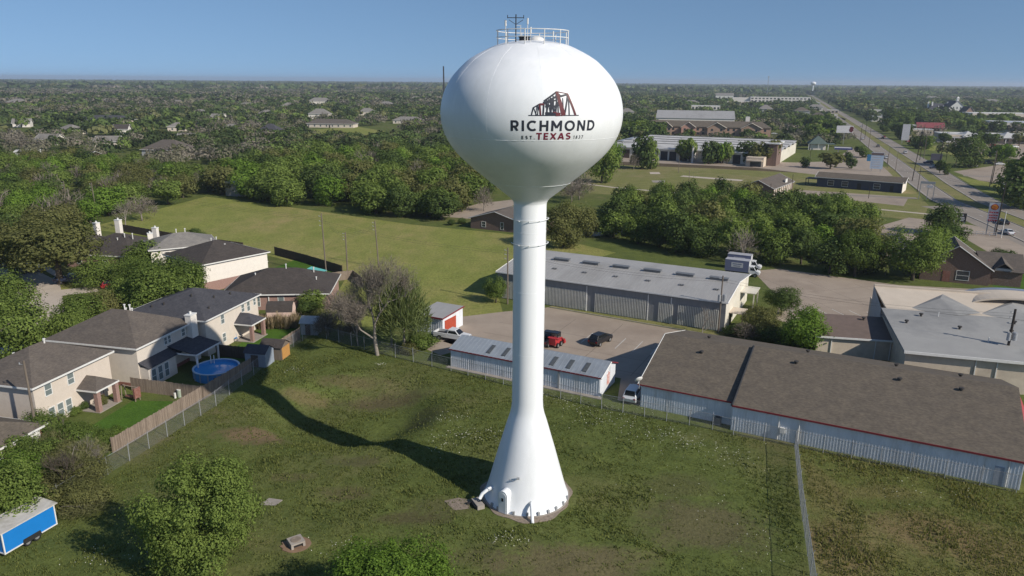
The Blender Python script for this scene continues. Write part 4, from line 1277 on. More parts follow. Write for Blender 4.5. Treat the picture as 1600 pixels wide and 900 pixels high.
S_ = thing("grey_shed", "grey metal shed at the right edge beyond the long brown roof", "shed", (66.5, 91.5, 0), R(-16))
b = MB(); b.prism([(0, 0), (9, 0), (9, 7), (0, 7)], -0.05, 2.6); b.build("wall", GREYWALL, S_)
b = MB(); b.slab([(-0.2, -0.3, 2.75), (9.2, -0.3, 2.75), (9.2, 7.3, 3.4), (-0.2, 7.3, 3.4)], 0.12); b.build("roof", ROOFBLUE, S_)

# ---- houses at the left
E2 = 5.3
h1 = house("suburban_house", "beige two storey house with taupe hip roof and small patio at the left edge", (-61.5, 76.6), -13, 9.3, 11.2, E2, 2.6, 'hip', BEIGE, SH_TAUPE,
           wins=[('E', 1.9, 4.3, 0.95, 1.25), ('E', 5.1, 4.35, 0.95, 1.25), ('E', 1.9, 1.35, 0.85, 1.5), ('E', 3.1, 1.35, 0.85, 1.5), ('E', 4.3, 1.35, 0.85, 1.5), ('S', 4.0, 4.2, 0.9, 1.2)], pane=GLASS_SKY, vents=((5.0, 6.5, 7.4, 0.9), (2.5, 4.5, 6.7, 0.3)))
patio(h1, 9.3, 12.1, 5.6, 9.2, 2.75, 1.1, SH_TAUPE, BRICK_PINK, 0.26)
b = MB(); b.bx(9.32, 12.2, 5.6, 9.2, -0.05, 0.08); b.build("patio_slab", CONC, h1)
h1b = house("low_house", "low brick house with brown roof in the lower left corner behind shrubs", (-64.5, 63.5), -13, 12.8, 10.5, 2.6, 2.4, 'hip', BRICK, SH_BROWN, wins=[('E', 2.0, 1.4, 1.2, 1.3), ('E', 5.0, 1.4, 1.2, 1.3)])
b = MB(); facebox(b, 'E', 8.4, 1.25, 3.6, 2.3, -0.02, 0.06, 12.8, 10.5); b.build("white_panel", TRIM_WHITE, h1b)
h2 = house("suburban_house", "two storey house with taupe hip roof, dark patio roof and chimney beside the pool", (-60.0, 89.9), -13, 13.1, 10.8, E2, 2.9, 'hip', CREAM, SH_TAUPE,
           wins=[('E', 5.4, 4.45, 0.6, 0.95), ('E', 6.15, 4.45, 0.6, 0.95), ('E', 9.0, 4.45, 0.75, 1.0), ('E', 9.9, 4.45, 0.75, 1.0), ('E', 6.4, 1.6, 1.0, 1.1)],
           pane=GLASS_SKY, vents=((6.0, 7.0, 7.6, 0.8), (7.0, 6.8, 7.7, 0.8), (4.2, 9.2, 6.4, 0.7), (5.1, 9.3, 6.4, 0.7)), band=(BRICK, 0.5))
b = MB(); b.slab([(13.1, 0.0, 3.35), (14.6, 0.0, 2.72), (14.6, 10.5, 2.72), (13.1, 10.5, 3.35)], 0.12); b.slab([(13.1, 5.6, 3.6), (17.4, 5.6, 2.78), (17.4, 10.9, 2.78), (13.1, 10.9, 3.6)], 0.12); b.build("patio_roof", SH_GREY, h2)
b = MB(); b.bx(17.402, 17.46, 5.55, 10.95, 2.6, 2.8); b.bx(13.2, 17.4, 5.54, 5.598, 2.58, 2.8); b.build("patio_fascia", TRIM_WHITE, h2)
for y in (5.9, 10.5):
    b = MB(); b.bx(17.1, 17.3, y - 0.1, y + 0.1, -0.05, 2.68); b.build("column", TRIM_WHITE, h2)
b = MB(); b.bx(13.12, 14.4, 0.1, 5.4, -0.05, 2.68); b.build("lower_wall", CREAM, h2)
for s in (1.0, 2.2, 3.4): add_window(h2, 'E', s, 1.35, 0.85, 1.8, 14.4, 10.8, None, GLASS_SKY)
for s in (0.9, 1.9, 2.9): pass
chimney(h2, 13.6, 10.3, 0.9, 1.3, 6.6)
h3 = house("suburban_house", "cream two storey house with charcoal hip roof and covered patio with brick columns", (-55.4, 101.0), -13, 12.6, 13.3, E2, 2.4, 'hip', CREAM, SH_GREY,
           wins=[('E', 4.0, 4.3, 0.85, 1.3), ('E', 9.2, 4.4, 0.8, 1.1), ('E', 10.7, 4.3, 0.8, 1.5), ('E', 12.4, 4.5, 0.7, 1.0), ('E', 4.0, 1.5, 0.8, 1.2), ('E', 10.9, 2.4, 0.6, 0.8)], pane=GLASS_SKY, vents=())
patio(h3, 12.6, 15.6, 6.6, 10.4, 2.75, 1.2, SH_GREY, BRICK_PINK, 0.24)
b = MB(); b.bx(12.62, 15.7, 6.5, 10.5, -0.05, 0.09); b.build("patio_slab", CONC, h3)
r3 = [c for c in h3.children if c.name.startswith("roof")][0]
for (x, y) in ((4.5, 2.2), (7.5, 4.5), (9.8, 6.5), (10.5, 9.5), (3, 1.5), (11.3, 3.0)):
    z = E2 + 0.14 + min(x + .45, 13.05 - x, y + .45, 13.75 - y) / 6.5 * 2.4
    b = MB(); b.tube([(x, y, z - 0.2), (x, y, z + 0.35)], 0.12, 6); b.build("roof_vent", VENT, r3)
h4 = house("brick_bungalow", "one storey pinkish brick house with dark brown hip roof behind the barn shed", (-49.0, 119.6), 5, 17.5, 12.5, 2.75, 3.0, 'hip', BRICK_PINK, SH_DKBROWN,
           wins=[('S', 5.6, 1.5, 1.0, 1.5), ('S', 9.6, 1.5, 1.0, 1.5), ('S', 14.2, 1.4, 0.9, 1.4)], pane=GLASS_SKY, vents=((9.5, 6.0, 5.6, 0.9), (4.5, 4.5, 4.8, 0.5), (14.0, 7.5, 5.0, 0.5), (15.0, 4.0, 4.3, 0.3)))
b = MB(); b.bx(7.5, 7.64, -0.16, -0.005, 0.1, 2.7); b.build("downpipe", TRIM_WHITE, h4)
h5 = house("suburban_house", "white sided two storey house with brick lower walls and dark brown roof", (-56.6, 130.3), 52, 13.6, 13.0, E2, 2.6, 'hip', OFFWHITE, SH_DKBROWN, band=(BRICK_PINK, 1.9),
           wins=[('W', 3.0, 3.9, 0.9, 1.3), ('W', 6.0, 3.9, 0.9, 1.3)], vents=((6.2, 7.0, 7.6, 0.7), (7.4, 7.2, 7.6, 0.7), (7.5, 4.5, 6.9, 0.4)))
b = MB(); b.slab([(13.6, 2.5, 3.0), (15.4, 2.5, 2.8), (15.4, 6, 2.8), (13.6, 6, 3.0)], 0.1); b.bx(15.1, 15.25, 2.6, 2.75, 0, 2.75); b.bx(13.6, 15.4, 2.5, 6.0, 1.0, 1.12); b.build("balcony", TRIM_WHITE, h5)
b = MB(); b.prism([(-3.0, 3.0), (0.0, 3.0), (0.0, 7.5), (-3.0, 7.5)], -0.05, 3.9); b.build("porch_wall", BRICK_PINK, h5)
b = MB(); b.slab([(-3.3, 2.7, 3.95), (0.5, 2.7, 3.95), (0.5, 5.25, 5.3), (-3.3, 5.25, 5.3)], 0.12); b.slab([(0.5, 7.8, 3.95), (-3.3, 7.8, 3.95), (-3.3, 5.25, 5.3), (0.5, 5.25, 5.3)], 0.12); b.build("porch_roof", SH_DKBROWN, h5)
h6 = house("suburban_house", "house with light grey hip roof behind the white sided house", (-72.3, 143.5), 30, 12.5, 10, 4.9, 2.1, 'hip', OFFWHITE, SH_LTGREY, wins=[('S', 3.0, 3.7, 0.9, 1.2), ('S', 8.0, 3.7, 0.9, 1.2)], vents=((5.5, 5, 6.8, 1.0), (7.2, 5, 6.8, 1.0)))
h7 = house("suburban_house", "brick house with broad dark brown roof and solar panel near the street", (-93.0, 149.3), -10, 15.5, 13.5, 2.8, 3.2, 'hip', BRICK_PINK, SH_DKBROWN, wins=[('S', 3, 1.5, 1.1, 1.4), ('S', 9, 1.5, 1.1, 1.4)], vents=((10, 5.5, 5.5, 0.8), (11.5, 6, 5.5, 0.8), (9.0, 4.5, 5.0, 0.5)))
SOLAR = glass("solar_glass", (0.012, 0.018, 0.045), 0.15)
b = MB(); b.slab([(13.0, 3.0, 3.85), (15.2, 3.0, 3.35), (15.2, 6.2, 3.45), (13.0, 6.2, 3.95)], 0.06); b.build("solar_panel", SOLAR, h7)
h8 = house("suburban_house", "brick house under the big live oak with taupe roof", (-106.0, 158), -25, 13, 11, 2.8, 2.9, 'hip', BRICK_PINK, SH_DKBROWN, wins=[('S', 3, 1.5, 1.0, 1.4), ('S', 7, 1.5, 1.0, 1.4)])
for (px, py, pb, who, wd) in ((134, 341, 395, h7, 1.1), (97, 341, 385, h8, 1.0), (193, 357, 398, h7, 1.1), (221, 360, 395, h6, 1.0)):
    pass
chimney(h7, 3.6, 12.2, 1.15, 1.0, 7.8); chimney(h7, 12.2, 12.6, 1.1, 0.9, 6.3)
chimney(h8, 9.4, 9.6, 1.1, 1.0, 6.7); chimney(h6, 0.8, 9.4, 1.0, 0.9, 6.6)
# house behind the tower and the grey field shed
hb = house("brown_house", "low brown brick house with taupe gable roof directly behind the tower shaft", (-11.2, 194.5), -27, 15.0, 9.0, 2.7, 2.3, 'gy', BRICK_BROWN, SH_TAUPE, wins=[('S', 4, 1.4, 1.2, 1.3), ('S', 9.5, 1.4, 0.9, 1.8)], fmat=GREYSID)
b = MB(); b.prism([(15.0, 1.0), (21, 1.0), (21, 8), (15.0, 8)], -0.05, 2.5); b.build("wing_wall", BRICK_BROWN, hb)
b = MB(); b.slab([(15.02, 0.4, 2.6), (21.4, 0.4, 2.6), (21.4, 4.5, 4.0), (15.02, 4.5, 4.0)], 0.14); b.slab([(21.4, 8.6, 2.6), (15.02, 8.6, 2.6), (15.02, 4.5, 4.0), (21.4, 4.5, 4.0)], 0.14); b.build("wing_roof", SH_TAUPE, hb)
fs = thing("field_shed", "grey metal shed with pale roof at the far left corner of the meadow", "shed", (-97.0, 248, 0), R(-15))
b = MB(); b.prism([(0, 0), (6.5, 0), (6.5, 8), (0, 8)], -0.05, 4.6); b.build("wall", mat("tan_grey_metal", (0.33, 0.31, 0.28), None, 1, 0.6), fs)
b = MB(); b.slab([(-0.3, -0.3, 4.7), (6.8, -0.3, 4.7), (6.8, 8.3, 5.3), (-0.3, 8.3, 5.3)], 0.15); b.build("roof", mat("pale_metal_roof", (0.55, 0.57, 0.6), None, 1, 0.4), fs)
sd = thing("field_shed", "small slate coloured shed half hidden by trees behind the grey warehouse", "shed", (*at(1068, 325), 0), R(-27))
b = MB(); b.prism([(0, 0), (5, 0), (5, 5), (0, 5)], -0.05, 3); b.build("wall", GREYSID, sd)
b = MB(); b.slab([(-0.3, -0.3, 3.05), (5.3, -0.3, 3.05), (5.3, 5.3, 3.6), (-0.3, 5.3, 3.6)], 0.12); b.build("roof", SH_GREY, sd)

# ---- house and canopy by the lot at the right
hg = house("gabled_house", "grey brown house with steep shingle roofs beside the right parking lot", (82.5, 144.3), -25, 12.0, 9.5, 3.0, 4.4, 'gy', BRICK_BROWN, SH_TAUPE, wins=[('S', 7.4, 1.6, 2.2, 1.8), ('S', 3.5, 4.6, 1.0, 0.9)], doors=[('S', 4.6, 1.3, 2.2, BRICK)], fmat=GREYSID)
b = MB(); b.prism([(11.9, 1.5), (17.5, 1.5), (17.5, 12), (11.9, 12)], -0.05, 2.9); b.build("wing_wall", BRICK_BROWN, hg)
b = MB(); b.slab([(11.0, 1.1, 3.0), (17.9, 1.1, 3.0), (17.9, 6.7, 5.6), (9.8, 6.7, 5.6)], 0.14); b.slab([(17.9, 12.4, 3.0), (11.0, 12.4, 3.0), (9.8, 6.7, 5.6), (17.9, 6.7, 5.6)], 0.14); b.build("wing_roof", SH_TAUPE, hg)
b = MB(); b.slab([(12.6, 0.9, 3.4), (14.2, 0.9, 4.6), (14.2, 5.5, 5.1), (12.6, 5.5, 3.9)], 0.12); b.slab([(15.8, 0.9, 3.4), (15.8, 5.5, 3.9), (14.2, 5.5, 5.1), (14.2, 0.9, 4.6)], 0.12); b.build("dormer_roof", SH_TAUPE, hg)
b = MB(); b.bx(12.8, 15.6, 1.2, 5, 3, 3.5); b.build("dormer_wall", GREYSID, hg)
cn = thing("fuel_canopy", "dark grey hipped fuel station canopy on posts behind the right trees", "canopy", (79.5, 157.5, 0), R(-12))
b = MB(); roof = b
b.poly([(0, 0, 4.2), (7, 0, 4.2), (6.2, 7, 5.6), (0.8, 7, 5.6)]); b.poly([(7, 0, 4.2), (7, 14, 4.2), (6.2, 7, 5.6)]); b.poly([(7, 14, 4.2), (0, 14, 4.2), (0.8, 7, 5.6), (6.2, 7, 5.6)]); b.poly([(0, 14, 4.2), (0, 0, 4.2), (0.8, 7, 5.6)]); b.poly([(0, 14, 4.18), (7, 14, 4.18), (7, 0, 4.18), (0, 0, 4.18)])
b.build("roof", SH_GREY, cn)
b = MB(); b.bx(-0.05, 7.05, -0.08, -0.002, 3.8, 4.22); b.bx(-0.05, 7.05, 14.002, 14.08, 3.8, 4.22); b.build("fascia", TRIM_WHITE, cn)
for x in (1, 6):
    for y in (2, 12):
        b = MB(); b.bx(x - 0.2, x + 0.2, y - 0.2, y + 0.2, -0.05, 4.17); b.build("column", GREYSID, cn)
# ================================================================== BUILDINGS FARTHER OFF
NAVYWALL = mat("navy_cladding", (0.055, 0.065, 0.10), (0.04, 0.048, 0.075), 0.6, 0.5)
WHITEROOF = mat("white_membrane_roof", (0.55, 0.54, 0.52), (0.44, 0.43, 0.42), 0.3, 0.7, dirt=(0.33, 0.32, 0.31))
TANBRICK = brickmat("tan_brick", (0.36, 0.24, 0.18), (0.28, 0.18, 0.135))
GREENROOF = mat("dull_green_roof", (0.10, 0.135, 0.115), (0.08, 0.11, 0.095), 1, 0.7)
nb = house("navy_building", "long dark navy building with brown roof beside the highway", (116.6, 283), -34, 29.5, 10, 3.5, 1.5, 'gx', NAVYWALL, SH_BROWN, cat="building", oh=0.8,
           wins=[('S', 5, 1.7, 2.2, 1.8), ('S', 10, 1.7, 2.2, 1.8), ('S', 21, 1.7, 2.2, 1.8)], doors=[('S', 15, 1.4, 2.3, DARK), ('S', 26, 1.2, 2.3, DARK)])
b = MB(); b.bx(29.51, 29.6, -1.2, 10, -0.05, 3.9); b.build("end_wall", OFFWHITE, nb)
b = MB(); b.bx(-4.5, -0.05, 1.0, 6.0, 2.5, 2.7); b.bx(-4.4, -4.2, 1.1, 1.3, 0, 2.5); b.bx(-4.4, -4.2, 5.7, 5.9, 0, 2.5); b.build("carport", DARK, nb)
ib = house("brown_building", "single storey brown building with hip roof and pale pilasters facing the vacant lot", (81.3, 259.8), -35, 10.5, 25, 2.8, 2.6, 'gy', BRICK_BROWN, SH_TAUPE, cat="building", fmat=GREYSID, wins=[('S', 3.2, 1.4, 1.0, 1.2)])
for k in range(10):
    b = MB(); facebox(b, 'E', 1.5 + k * 2.4, 1.35, 1.1, 2.6, -0.02, 0.08, 10.5, 25); b.build("pilaster", CREAM, ib)
b = MB(); b.box((10.0, 17, 4.0), (0.3, 2.6, 1.3), 0, 0); b.build("roof_sign", TRIM_WHITE, ib)

# J: long white-roofed warehouse
J = thing("long_warehouse", "long pale warehouse with striped white roof and roller doors across the vacant lot", "warehouse", (50.0, 392.0, 0), R(-27))
LJ, WJ = 84.0, 78.0
b = MB(); b.prism([(0, 0), (LJ, 0), (LJ, WJ), (0, WJ)], -0.05, 5.6); b.build("wall", CREAMWALL, J)
n_ = 5; w_ = WJ / n_
STRIPE = mat("dark_roof_stripe", (0.20, 0.19, 0.185), (0.16, 0.155, 0.15), 0.5, 0.8)  # dark grey tone for each bay's back slope and ridge strip
for k in range(n_):
    y = k * w_
    b = MB(); b.slab([(-0.4, y - (0.5 if k == 0 else 0), 5.7), (LJ + .4, y - (0.5 if k == 0 else 0), 5.7), (LJ + .4, y + w_ * 0.8, 7.1), (-0.4, y + w_ * 0.8, 7.1)], 0.15)
    b.build("roof", WHITEROOF, J)
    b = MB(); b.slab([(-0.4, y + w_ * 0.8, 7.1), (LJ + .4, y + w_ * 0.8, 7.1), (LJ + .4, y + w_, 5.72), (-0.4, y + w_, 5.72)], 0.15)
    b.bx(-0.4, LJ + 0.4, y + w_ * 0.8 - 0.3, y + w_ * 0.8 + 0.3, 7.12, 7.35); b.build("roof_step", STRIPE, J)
b = MB(); b.bx(-0.5, LJ + 0.5, -0.7, -0.52, 5.3, 5.8); b.build("gutter", TRIM_WHITE, J)
for s in (4, 10, 22, 30, 34.5, 40, 52, 58, 66):
    b = MB(); facebox(b, 'S', s, 2.2, 3.6, 4.4, -0.05, 0.06, LJ, WJ); b.build("roller_door", mat("brown_door", (0.09, 0.06, 0.045), None, 2, 0.7) if s in (4, 10) else DARK, J)
for s in (1, 7, 16, 27, 37, 47, 62):
    b = MB(); facebox(b, 'S', s, 2.8, 0.5, 5.6, 0.0, 0.2, LJ, WJ); b.build("pilaster", CREAM, J)
b = MB(); b.bx(45.5, 46.2, -6, 0, 0, 8.2); b.build("fin_wall", OFFWHITE, J)
b = MB(); b.bx(72, 80, -9, 0, -0.05, 4.4); b.bx(72.5, 79.5, -11, -9, 2.7, 3.2); b.build("office_block", TANWALL, J)
b = MB(); b.bx(74, 79, -9.08, -8.99, 0.1, 2.4); b.build("entrance_glass", GLASS, J)
b = MB(); b.bx(80.5, 84.5, -1, 14, -0.05, 10.3); b.build("brick_tower", BRICK_BROWN, J)
b = MB(); b.bx(79.5, 85.5, -2, 15, 10.3, 10.8); b.build("tower_cap", TRIM_WHITE, J)

# K: apartments with gabled fronts
K = thing("apartment_building", "low apartment block with brown roofs and several gabled brick fronts", "apartment building", (99, 571, 0), R(-13))
LK = 92.0
b = MB(); b.prism([(0, 0), (LK, 0), (LK, 16), (0, 16)], -0.05, 6.2); b.build("wall", TANBRICK, K)
b = MB(); b.slab([(-0.6, -0.6, 6.3), (LK + .6, -0.6, 6.3), (LK - 6, 8, 10.4), (6, 8, 10.4)], 0.2); b.slab([(LK + .6, 16.6, 6.3), (-.6, 16.6, 6.3), (6, 8, 10.4), (LK - 6, 8, 10.4)], 0.2)
b.poly([(LK + .6, -.6, 6.3), (LK + .6, 16.6, 6.3), (LK - 6, 8, 10.4)]); b.poly([(-.6, 16.6, 6.3), (-.6, -.6, 6.3), (6, 8, 10.4)]); b.build("roof", SH_BROWN, K)
for i, x in enumerate((2, 13, 28, 47, 71)):
    w = (8, 8, 10, 13, 14)[i]
    b = MB(); b.bx(x, x + w, -4, 0, -0.05, 6.1); b.poly([(x, -4, 6.1), (x + w, -4, 6.1), (x + w / 2, -4, 9.6)]); b.build("gable_front", TANBRICK if i != 2 else brickmat("salmon_stucco", (0.50, 0.28, 0.22), (0.42, 0.23, 0.18)), K)
    b = MB(); b.slab([(x - .7, -4.8, 6.0), (x + w / 2, -4.8, 9.9), (x + w / 2, 7, 9.9), (x - .7, 7, 6.0)][::-1], 0.2); b.slab([(x + w / 2, -4.8, 9.9), (x + w + .7, -4.8, 6.0), (x + w + .7, 7, 6.0), (x + w / 2, 7, 9.9)][::-1], 0.2); b.build("gable_roof", SH_BROWN, K)
    b = MB(); b.tube([(x - .7, -4.9, 5.9), (x + w / 2, -4.9, 9.8), (x + w + .7, -4.9, 5.9)], 0.22, 4); b.build("barge_board", CREAM, K)
    for q_ in (0.25, 0.75):
        for z in (1.6, 4.4):
            b = MB(); b.bx(x + w * q_ - 0.7, x + w * q_ + 0.7, -4.06, -3.98, z - 0.8, z + 0.8); b.build("window", GLASS, K)
b = MB(); b.bx(30.5, 33.5, -4.1, -3.98, 0, 3.4); b.build("door", REDDOOR, K)
for x in (22, 40, 44, 62, 66, 88):
    for z in (1.6, 4.4):
        b = MB(); b.bx(x - 0.8, x + 0.8, -0.06, 0.02, z - 0.8, z + 0.8); b.build("window", GLASS, K)
chimney(K, 76, 13, 3.0, 2.5, 13.5, OFFWHITE)
hall = thing("grey_roofed_hall", "big hall with plain pale grey roof behind the gabled apartments", "building", (118, 622, 0), R(-13))
b = MB(); b.prism([(0, 0), (62, 0), (62, 44), (0, 44)], -0.05, 10); b.build("wall", OFFWHITE, hall)
b = MB(); b.slab([(-.5, -.5, 10), (62.5, -.5, 10), (62.5, 22, 15.5), (-.5, 22, 15.5)], 0.2); b.slab([(62.5, 44.5, 10), (-.5, 44.5, 10), (-.5, 22, 15.5), (62.5, 22, 15.5)], 0.2); b.poly([(62, 0, 10), (62, 44, 10), (62, 22, 15.3)]); b.build("roof", ROOFGREY, hall)


def block(name, label, o, ang, Lx, Ly, h, wmat, rmat, cat="building", wins=0, storeys=1, group=None, z0=0):
    """flat roofed building with parapet and rows of windows on its near face"""
    t = thing(name, label, cat, (o[0], o[1], 0), R(ang), group)
    b = MB(); b.prism([(0, 0), (Lx, 0), (Lx, Ly), (0, Ly)], -0.05, h); b.build("wall", wmat, t)
    b = MB(); b.bx(0.3, Lx - 0.3, 0.3, Ly - 0.3, h - 0.2, h + 0.02); b.build("roof", rmat, t)
    b = MB(); b.bx(-.12, Lx + .12, -.12, .25, h + 0.03, h + 0.55); b.bx(-.12, Lx + .12, Ly - .25, Ly + .12, h + 0.03, h + 0.55); b.bx(-.12, .25, .251, Ly - .251, h + 0.03, h + 0.55); b.bx(Lx - .25, Lx + .12, .251, Ly - .251, h + 0.03, h + 0.55); b.build("parapet", TRIM_WHITE, t)
    for s in range(storeys):
        for k in range(wins):
            x = Lx * (k + 0.5) / wins; z = (s + 0.5) * h / storeys
            b = MB(); b.bx(x - Lx / wins * 0.28, x + Lx / wins * 0.28, -0.1, 0.05, z - h / storeys * 0.25, z + h / storeys * 0.25); b.build("window", GLASS, t)
    return t


def far_at(px, py): return at(px, py)


# gazebo-like green roofed pavilion, fuel canopy, strip mall and more beside the highway
x, y = at(1264, 234)
gzb = thing("pavilion", "white pavilion with green pyramid roof left of the highway", "pavilion", (x, y, 0), R(-15))
b = MB(); b.prism([(0.8, 0.8), (9.2, 0.8), (9.2, 9.2), (0.8, 9.2)], -0.05, 3.4); b.build("wall", OFFWHITE, gzb)
b = MB(); E_s = [(-0.6, -0.6, 3.5), (10.6, -0.6, 3.5), (10.6, 10.6, 3.5), (-0.6, 10.6, 3.5)]
for i in range(4): b.poly([E_s[i], E_s[(i + 1) % 4], (5, 5, 8.2)])
b.poly([(p[0], p[1], 3.45) for p in E_s[::-1]]); b.build("roof", GREENROOF, gzb)
b = MB(); b.bx(10.7, 14.5, 1, 9, 3.2, 3.6); b.bx(14.2, 14.5, 1, 1.3, 0, 3.2); b.build("carport", GREENROOF, gzb)
for xx in (-0.4, 5, 10.4):
    b = MB(); b.bx(xx - .15, xx + .15, -0.55, -0.25, 0, 3.45); b.build("column", TRIM_WHITE, gzb)
x, y = at(1303, 246)
fc = thing("fuel_canopy", "flat fuel station canopy with navy edge left of the highway", "canopy", (x, y, 0), R(-20))
b = MB(); b.bx(0, 8.5, 0, 9, 4.3, 4.9); b.build("deck", WHITEROOF, fc)
b = MB(); b.bx(-0.1, 8.6, -0.1, -0.01, 4.2, 5.1); b.bx(8.51, 8.62, -0.1, 9.1, 4.2, 5.1); b.bx(-0.1, 8.6, 9.01, 9.1, 4.2, 5.1); b.build("fascia", mat("navy_fascia", (0.05, 0.06, 0.2), None, 2, 0.4), fc)
for xx in (2, 6.5):
    b = MB(); b.bx(xx - .25, xx + .25, 4, 4.6, 0, 4.3); b.build("column", TRIM_WHITE, fc)
x, y = at(1472, 222)
mall = block("strip_mall", "long low strip mall with pale roof right of the highway", (x, y), -14, 62, 22, 5.2, TANWALL, WHITEROOF, "shops", 12)
b = MB(); b.bx(-1, 63, -4, -0.15, 3.2, 3.7); b.build("arcade_roof", WHITEROOF, mall)
for k in range(11):
    b = MB(); b.bx(k * 6.2 - .2, k * 6.2 + .2, -3.8, -3.4, 0, 3.2); b.build("column", TRIM_WHITE, mall)
for xx in (16, 40): 
    b = MB(); b.slab([(xx - 5, -4.4, 4.0), (xx + 5, -4.4, 4.0), (xx, 4, 7.6)], 0.2); b.poly([(xx - 5, -4.4, 4.0), (xx, 4, 7.6), (xx - 5, 8, 5.4)]); b.poly([(xx + 5, -4.4, 4.0), (xx + 5, 8, 5.4), (xx, 4, 7.6)]); b.build("entry_gable", WHITEROOF, mall)
for k in range(7):
    b = MB(); b.bx(5 + k * 8, 6.4 + k * 8, 9, 10.4, 5.2, 6.2); b.build("roof_unit", GREYSID, mall)
x, y = at(1432, 208)
redb = block("red_building", "red roofed shop building behind the strip mall sign", (x, y), -16, 19, 14, 5.0, BRICK, mat("red_roof", (0.22, 0.06, 0.065), (0.17, 0.05, 0.05), 1, 0.7), "shop", 4)
b = MB(); b.slab([(-.8, -1.5, 4.6), (19.8, -1.5, 4.6), (19.8, 3, 8.5), (-.8, 3, 8.5)], 0.3); b.build("mansard", mat("red_mansard", (0.25, 0.065, 0.07), None, 1, 0.6), redb)
x, y = at(1478, 178)
ch = house("white_gabled_hall", "white building with steep white gable and small belfry among dark trees", (x, y), -10, 25, 30, 5.5, 11.5, 'gy', TRIM_WHITE, SH_GREY, cat="church", wins=[('S', 8, 8, 1.6, 2.6), ('S', 12.5, 8, 1.6, 2.6), ('S', 17, 8, 1.6, 2.6)])
b = MB(); b.bx(11, 14, 1, 4, 16, 20.5); b.slab([(10.6, .6, 20.5), (14.4, .6, 20.5), (12.5, 2.5, 23)], .2); b.build("belfry", TRIM_WHITE, ch)
x, y = at(1450, 177)
ho = house("slate_roofed_house", "long white house with dark slate hip roof and white chimneys beside the white gable", (x, y), -8, 28, 18, 5.0, 8.0, 'hip', TRIM_WHITE, SH_GREY, wins=[('S', 5, 3, 1.6, 2), ('S', 12, 3, 1.6, 2), ('S', 20, 3, 1.6, 2)])
for (xx, yy) in ((2, 9), (6, 6), (14, 4), (20, 4), (26, 8)): chimney(ho, xx, yy, 1.6, 1.6, 15.0 if xx in (2, 6, 26) else 10, TRIM_WHITE)
x, y = at(1422, 176)
house("white_cottage", "small white gabled house left of the slate roofed house", (x, y), -8, 16, 12, 3.5, 3.4, 'gy', TRIM_WHITE, SH_GREY, wins=[('S', 5, 2, 1.4, 1.6), ('S', 11, 2, 1.4, 1.6)])
x, y = at(1505, 186)
house("brown_gabled_house", "tall brown gabled building right of the white gable", (x, y), -8, 12, 18, 6, 8, 'gy', TANBRICK, SH_TAUPE, wins=[('S', 6, 4, 1.6, 2)])
x, y = at(1518, 190)
block("cream_hall", "long cream flat roofed hall behind trees at the far right", (x, y), -8, 62, 26, 8.5, CREAM, WHITEROOF, "building", 5)
x, y = at(1556, 206)
block("blue_white_store", "white and blue store building behind the strip mall at the right edge", (x, y), -14, 50, 30, 7.5, OFFWHITE, mat("pale_blue_roof", (0.32, 0.36, 0.48), None, 0.5, 0.6), "shop", 4)
x, y = at(1172, 163)
wl_ = block("white_school", "long white three storey building on the wooded horizon", (x, y), -14, 105, 24, 13, OFFWHITE, WHITEROOF, "building", 16, 3)
b = MB(); b.bx(-32, 0, 6, 20, 0, 12); b.build("west_wing", OFFWHITE, wl_)
x, y = at(1118, 154.5)
house("white_farmhouse", "white house at the edge of the distant green field", (x, y), -14, 42, 20, 8, 6, 'gx', TRIM_WHITE, SH_LTGREY, wins=[('S', 10, 4, 3, 3), ('S', 20, 4, 3, 3), ('S', 30, 4, 3, 3)])
for i, (px, py, ang, w) in enumerate(((1000, 145, -10, 60), (1330, 141, -14, 90), (1345, 146, -14, 70), (1415, 145, -12, 130), (1170, 136.5, -10, 300), (1560, 142, -10, 120), (30, 136, 5, 110))):
    x, y = at(px, py)
    block("pale_warehouse", ("pale flat building far off right of the white tank", "left pale building on the horizon beyond the highway", "pale building just below another one beyond the highway", "broad pale buildings on the horizon right of the highway", "white industrial sheds on the skyline right of the tank", "pale building in the far woods at the right edge", "long pale roof in the far woods at the left edge")[i], (x, y), ang, w, w * 0.4, 7 + w * 0.03, OFFWHITE, WHITEROOF, "building", 3)

for i, (px, py, ang, w, d, h, wm, lb) in enumerate(((1362, 190, -20, 18, 12, 5, OFFWHITE, "white shop under trees right of the highway"), (1396, 176, -16, 22, 14, 6, OFFWHITE, "pale shop just left of the white cottage"), (1292, 177, -20, 14, 10, 4, TANWALL, "tan shop left of the far highway"),
        (1252, 166, -16, 30, 16, 6, GREYSID, "grey store in the woods left of the far highway"), (1342, 168, -20, 26, 14, 5, TANWALL, "tan building right of the far highway bend"), (1425, 212, -18, 14, 10, 4.5, TANWALL, "small tan shop beside the white pylon sign"), (1585, 176, -10, 40, 20, 7, CREAM, "cream building in trees at the far right edge"), (1080, 172, -13, 40, 16, 6, OFFWHITE, "pale building in woods behind the grey roofed hall"), (1010, 163, -13, 26, 14, 5, OFFWHITE, "white shop in woods right of the tank top"),
        (1412, 206, -18, 16, 10, 5, OFFWHITE, "white shop behind the tall white pylon sign"), (1378, 188, -18, 18, 11, 5, TANWALL, "tan shop right of the highway by its small lot"), (1356, 178, -18, 22, 12, 5, OFFWHITE, "pale shop by the highway where it narrows"), (1284, 186, -18, 16, 10, 4.5, CREAM, "cream shop left of the highway by its lot"), (1512, 190, -10, 40, 14, 6, OFFWHITE, "white hall in front of the long cream hall"), (1130, 164, -13, 46, 16, 6, CREAM, "long cream shop left of the white school"))):
    block("small_building", lb, at(px, py), ang, w, d, h, wm, WHITEROOF, "shop", max(3, int(w / 5)))
